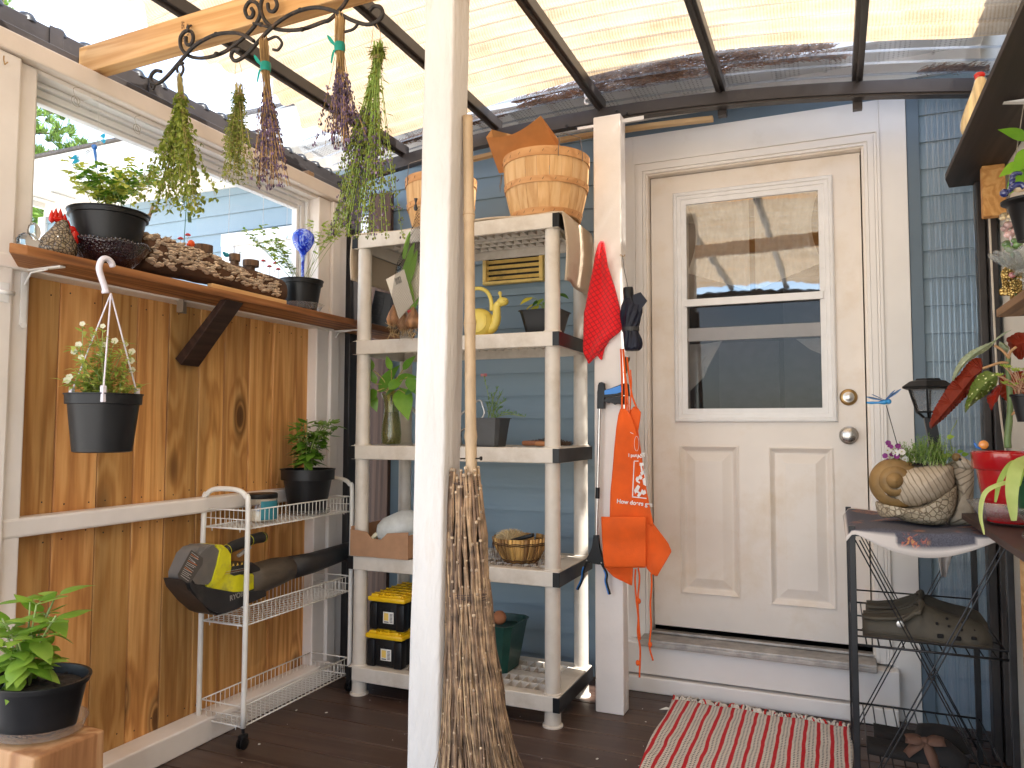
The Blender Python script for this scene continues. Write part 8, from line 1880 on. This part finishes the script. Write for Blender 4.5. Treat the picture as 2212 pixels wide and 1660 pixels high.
# small hanging succulent pot
hs = at(2215, 868, Y=2.2); hsu = thing('hanging_succulent', 'small black pot of lime succulents hanging before the cream wall at the right edge', 'potted plant', hs)
MB().lathe([(0, -.05), (.018, -.05), (.022, -.03), (.030, .012), (.033, .013), (.033, .018), (.028, .018), (0, .012)], hs, 28).build('pot', BLACKP, hsu, True, auto=40); MB().tube([hs+Vector((0, 0, .018)), hs+Vector((.02, 0, .25)), Vector((hs.x+.02, 2.2, 1.478))], .001, 4).build('hanger_wire', WIRE, hsu)
m, st = MB(), MB(); random.seed(23)
for i in range(22):
    u, v = rnd(2155, 2225), rnd(790, 846); p = at(u, v, Y=2.2+rnd(-.03, .03)); b0 = hs+Vector((rnd(-.02, .02), rnd(-.02, .02), .014)); st.tube(catmull([b0, (b0+p)/2+Vector((0, -.005, .006)), p], 3), .0013, 4, cap=False)
    for k in range(7): a = k*.9+rnd(0, .5); m.leaf(p, (cos(a), sin(a), rnd(.1, .7)), (0, 0, 1), rnd(.009, .015), rnd(.006, .009), curl=-.2, fold=.3, seg=3)
st.build('stems', plain('pink_succulent_stem', (.45, .25, .15), .5), hsu, True); m.build('leaves', leafmat('lime_succulent', (.26, .42, .05), (.62, .72, .20), .4), hsu, True)
# gold flower ornament, crystal bowl, ceramic on the middle shelf
GOLD = plain('gilded_resin', (.62, .42, .14), .22, metal=.75, var=.3, bump=.3); random.seed(29)
def cM(x, y): return (2871+x/2.765)/1.3883, (350+y/2.765)/1.3883
gz = at(*cM(450, 1350), Y=2.55); go = thing('gold_flower_ornament', 'gilded flower ornament with a pink centre on the middle right shelf', 'ornament', (gz.x, 2.55, 1.502)); m = MB()
for i in range(60): p = at(*cM(rnd(380, 540), rnd(1240, 1470)), Y=2.55+rnd(-.03, .03)); nrm = Vector((rnd(-.8, .5), -1, rnd(-.4, .8))).normalized(); flower(m, p, rnd(.007, .013), 5, nrm)
m.tube([Vector((gz.x, 2.55, 1.502)), gz], .006, 8); m.build('gilded_flowers', GOLD, go, True, solid=.001); MB().ball(at(*cM(455, 1315), Y=2.515), .009, 12, (1, .5, 1)).build('pink_rose', plain('pink_enamel', (.60, .22, .22), .2, coat=.6, bump=0), go, True)
cbw = at(*cM(560, 1215), Y=2.47); cbt = thing('crystal_bowl', 'cut crystal bowl with petal rim above the gold ornament at the right edge', 'bowl', cbw)
m = MB()
for i in range(14): a = 2*pi*i/14; m.leaf(cbw+Vector((.02*cos(a), .02*sin(a), -.02)), (cos(a), sin(a), .55), (0, 0, 1), .085, .042, -.15, .35, 5, prof=[.4, .7, .9, 1, .8, .2])
m.build('crystal_petals', CRY, cbt, True, solid=.004); MB().lathe([(0, -.03), (.03, -.03), (.022, -.02), (.028, -.012), (0, -.01)], cbw, 24).tube([cbw+Vector((0, 0, -.03)), Vector((cbw.x, cbw.y, 1.502))], .008, 10).build('crystal_foot', CRY, cbt, True)
for j, (x, y, s_, c, lab) in enumerate(((400, 835, .016, (.70, .50, .30), 'tiny cream scroll ornament just under the black pot'), (440, 935, .026, (.72, .42, .40), 'glossy pink ceramic blossom beneath the black pot at the right edge'), (455, 1070, .026, (.16, .30, .10), 'glossy green and white ceramic leaf ball below the pink blossom'))):
    p = at(*cM(x, y), Y=2.62); t = thing('ceramic_ornament', lab, 'ornament', p); mt = plain('ceramic_glaze_%s' % 'abc'[j], c, .12, coat=1, var=.6, vs=26, bump=.1); m = MB()
    for k in range(9): a = rnd(0, 6.28); m.ball(p+Vector((cos(a), rnd(-.6, .6), sin(a)))*s_*.55, s_*rnd(.38, .6), 10, (1, .8, .8))
    m.build('glazed_body', mt, t, True); 
    if j == 2: MB().tube([p+Vector((0, 0, -s_*.8)), Vector((p.x+.005, p.y, 1.502))], .006, 8).build('stalk', mt, t)
    if j == 1: MB().tube([p+Vector((0, 0, -s_*.8)), at(*cM(455, 1070), Y=2.62)], .005, 8).build('stalk', mt, t)
    if j == 0: MB().tube([p+Vector((0.004, 0, -s_*.5)), at(*cM(440, 935), Y=2.62)], .004, 8).build('stalk', mt, t)
# black pot with blue braid and plant
bk = at(2222, 445, Y=2.35); bkt = thing('hanging_black_pot', 'black wide-rimmed pot with leafy plant hanging under the high dark shelf', 'potted plant', bk); RB = (bk-at(2163, 440, Y=2.35)).length
MB().lathe([(0, -RB*1.5), (RB*.45, -RB*1.5), (RB*.74, 0), (RB*.80, .004), (RB*1.0, .010), (RB*1.01, .016), (RB*.9, .018), (RB*.74, .012), (0, -.01)], bk, 44).build('pot', BLACKP, bkt, True, auto=40)
for a in (2.2, 4.6): MB().tube([bk+Vector((RB*cos(a), RB*sin(a), .014)), Vector((bk.x, 2.35, 2.025))], .0014, 5).build('hanger_wire', WIRE, bkt)
m, st = MB(), MB()
for (x, y, L, dx_, dz_) in ((510, 420, .07, -.6, -.35), (540, 470, .09, -.5, -.7), (560, 230, .08, -.6, .3), (580, 300, .09, -.4, -.6), (550, 440, .06, .6, .3)): p = at(*cM(x+30, y-40), Y=2.35); st.tube([bk, bk.lerp(p, .6), p], .002, 5); m.leaf(p, (dx_, -.3, dz_), (0, -1, .3), L, L*.5, .2, .15, 6)
m.build('leaves', leafmat('glossy_bright_leaf', (.10, .32, .02), (.34, .62, .06), .4, .3), bkt, True); st.build('stems', STEM, bkt)
bd_ = thing('blue_braided_ornament', 'dark blue twisted glass creature on the rim of the black hanging pot', 'ornament', at(*cM(440, 600), Y=2.28)); P = catmull([at(*cM(*q), Y=2.27) for q in ((390, 635), (420, 625), (450, 590), (455, 540), (465, 485), (490, 470), (520, 475))], 7)
m = MB()
for ph in (0, pi): m.tube([q+Vector((cos(i*.7+ph), sin(i*.7+ph), 0))*.0035 for i, q in enumerate(P)], .0045, 8)
m.ball(P[0], .0115, 10); m.tube(catmull([at(*cM(*q), Y=2.26) for q in ((440, 600), (480, 570), (530, 565), (560, 590))], 5), .008, 8); m.build('twisted_body', plain('cobalt_glass', (.02, .03, .14), .12, coat=1, bump=0), bd_, True)
MB().ball(at(*cM(515, 590), Y=2.27), .014, 10, (1.3, .8, .9)).build('cream_belly', plain('cream_glaze', (.66, .52, .34), .3, bump=0), bd_, True)
# rooster on the high shelf
rz0 = 2.046; rb_ = at(2100, 270, Y=2.88); rs = thing('rooster_figurine', 'cream glass rooster figurine with red comb on the high right shelf', 'figurine', (.415, 2.80, rz0))
def rp_(u, v): return at(u, v, Y=2.72)
P = catmull([rp_(*q) for q in ((2105, 305), (2098, 270), (2104, 235), (2112, 205), (2117, 180), (2117, 168))], 5); MB().tube(P, [.010, .018, .024, .029, .031, .031, .030, .029, .028, .027, .026, .025, .024, .023, .022, .021, .020, .0195, .019, .018, .018, .017, .016, .015, .013, .010][:len(P)], 16).build('body', plain('cream_streaked_glass', (.76, .58, .30), .12, coat=1, var=.25, vs=30, stretch=(3, 1, .2), bump=0), rs, True)
MB().ball(rp_(2103, 298), .022, 12, (1, .9, 1.2)).build('dark_tail', plain('dark_glass', (.05, .02, .02), .1, coat=1, bump=0), rs, True); MB().ball(rp_(2090, 290), .014, 10, (.7, .8, 1.6)).build('red_tail', REDG, rs, True)
MB().ball(rp_(2116, 163), .013, 10, (1.3, .6, .9)).ball(rp_(2110, 170), .007, 8).build('comb', REDG, rs, True); MB().ball(rp_(2117, 186), .012, 10, (1, .8, .9)).ball(rp_(2110, 190), .008, 8).build('wattle', REDG, rs, True)
m = MB(); 
for k in range(3): m.tube(catmull([rp_(2124+k*3, 166+k*3), rp_(2137+k*2, 180+k*2), rp_(2140+k*2, 215)], 5), .004, 8)
m.build('clear_mane', CLG, rs, True)
tag(MB().tube(catmull([at(2205, 60, Y=2.75), at(2180, 105, Y=2.78), at(2160, 150, Y=2.8), at(2128, 176, Y=2.8)], 5), .0032, 6).build('loose_cord', plain('white_cord', (.66, .64, .60), .5, bump=0)), 'white cord looping from the roof edge to the high shelf', 'cord')
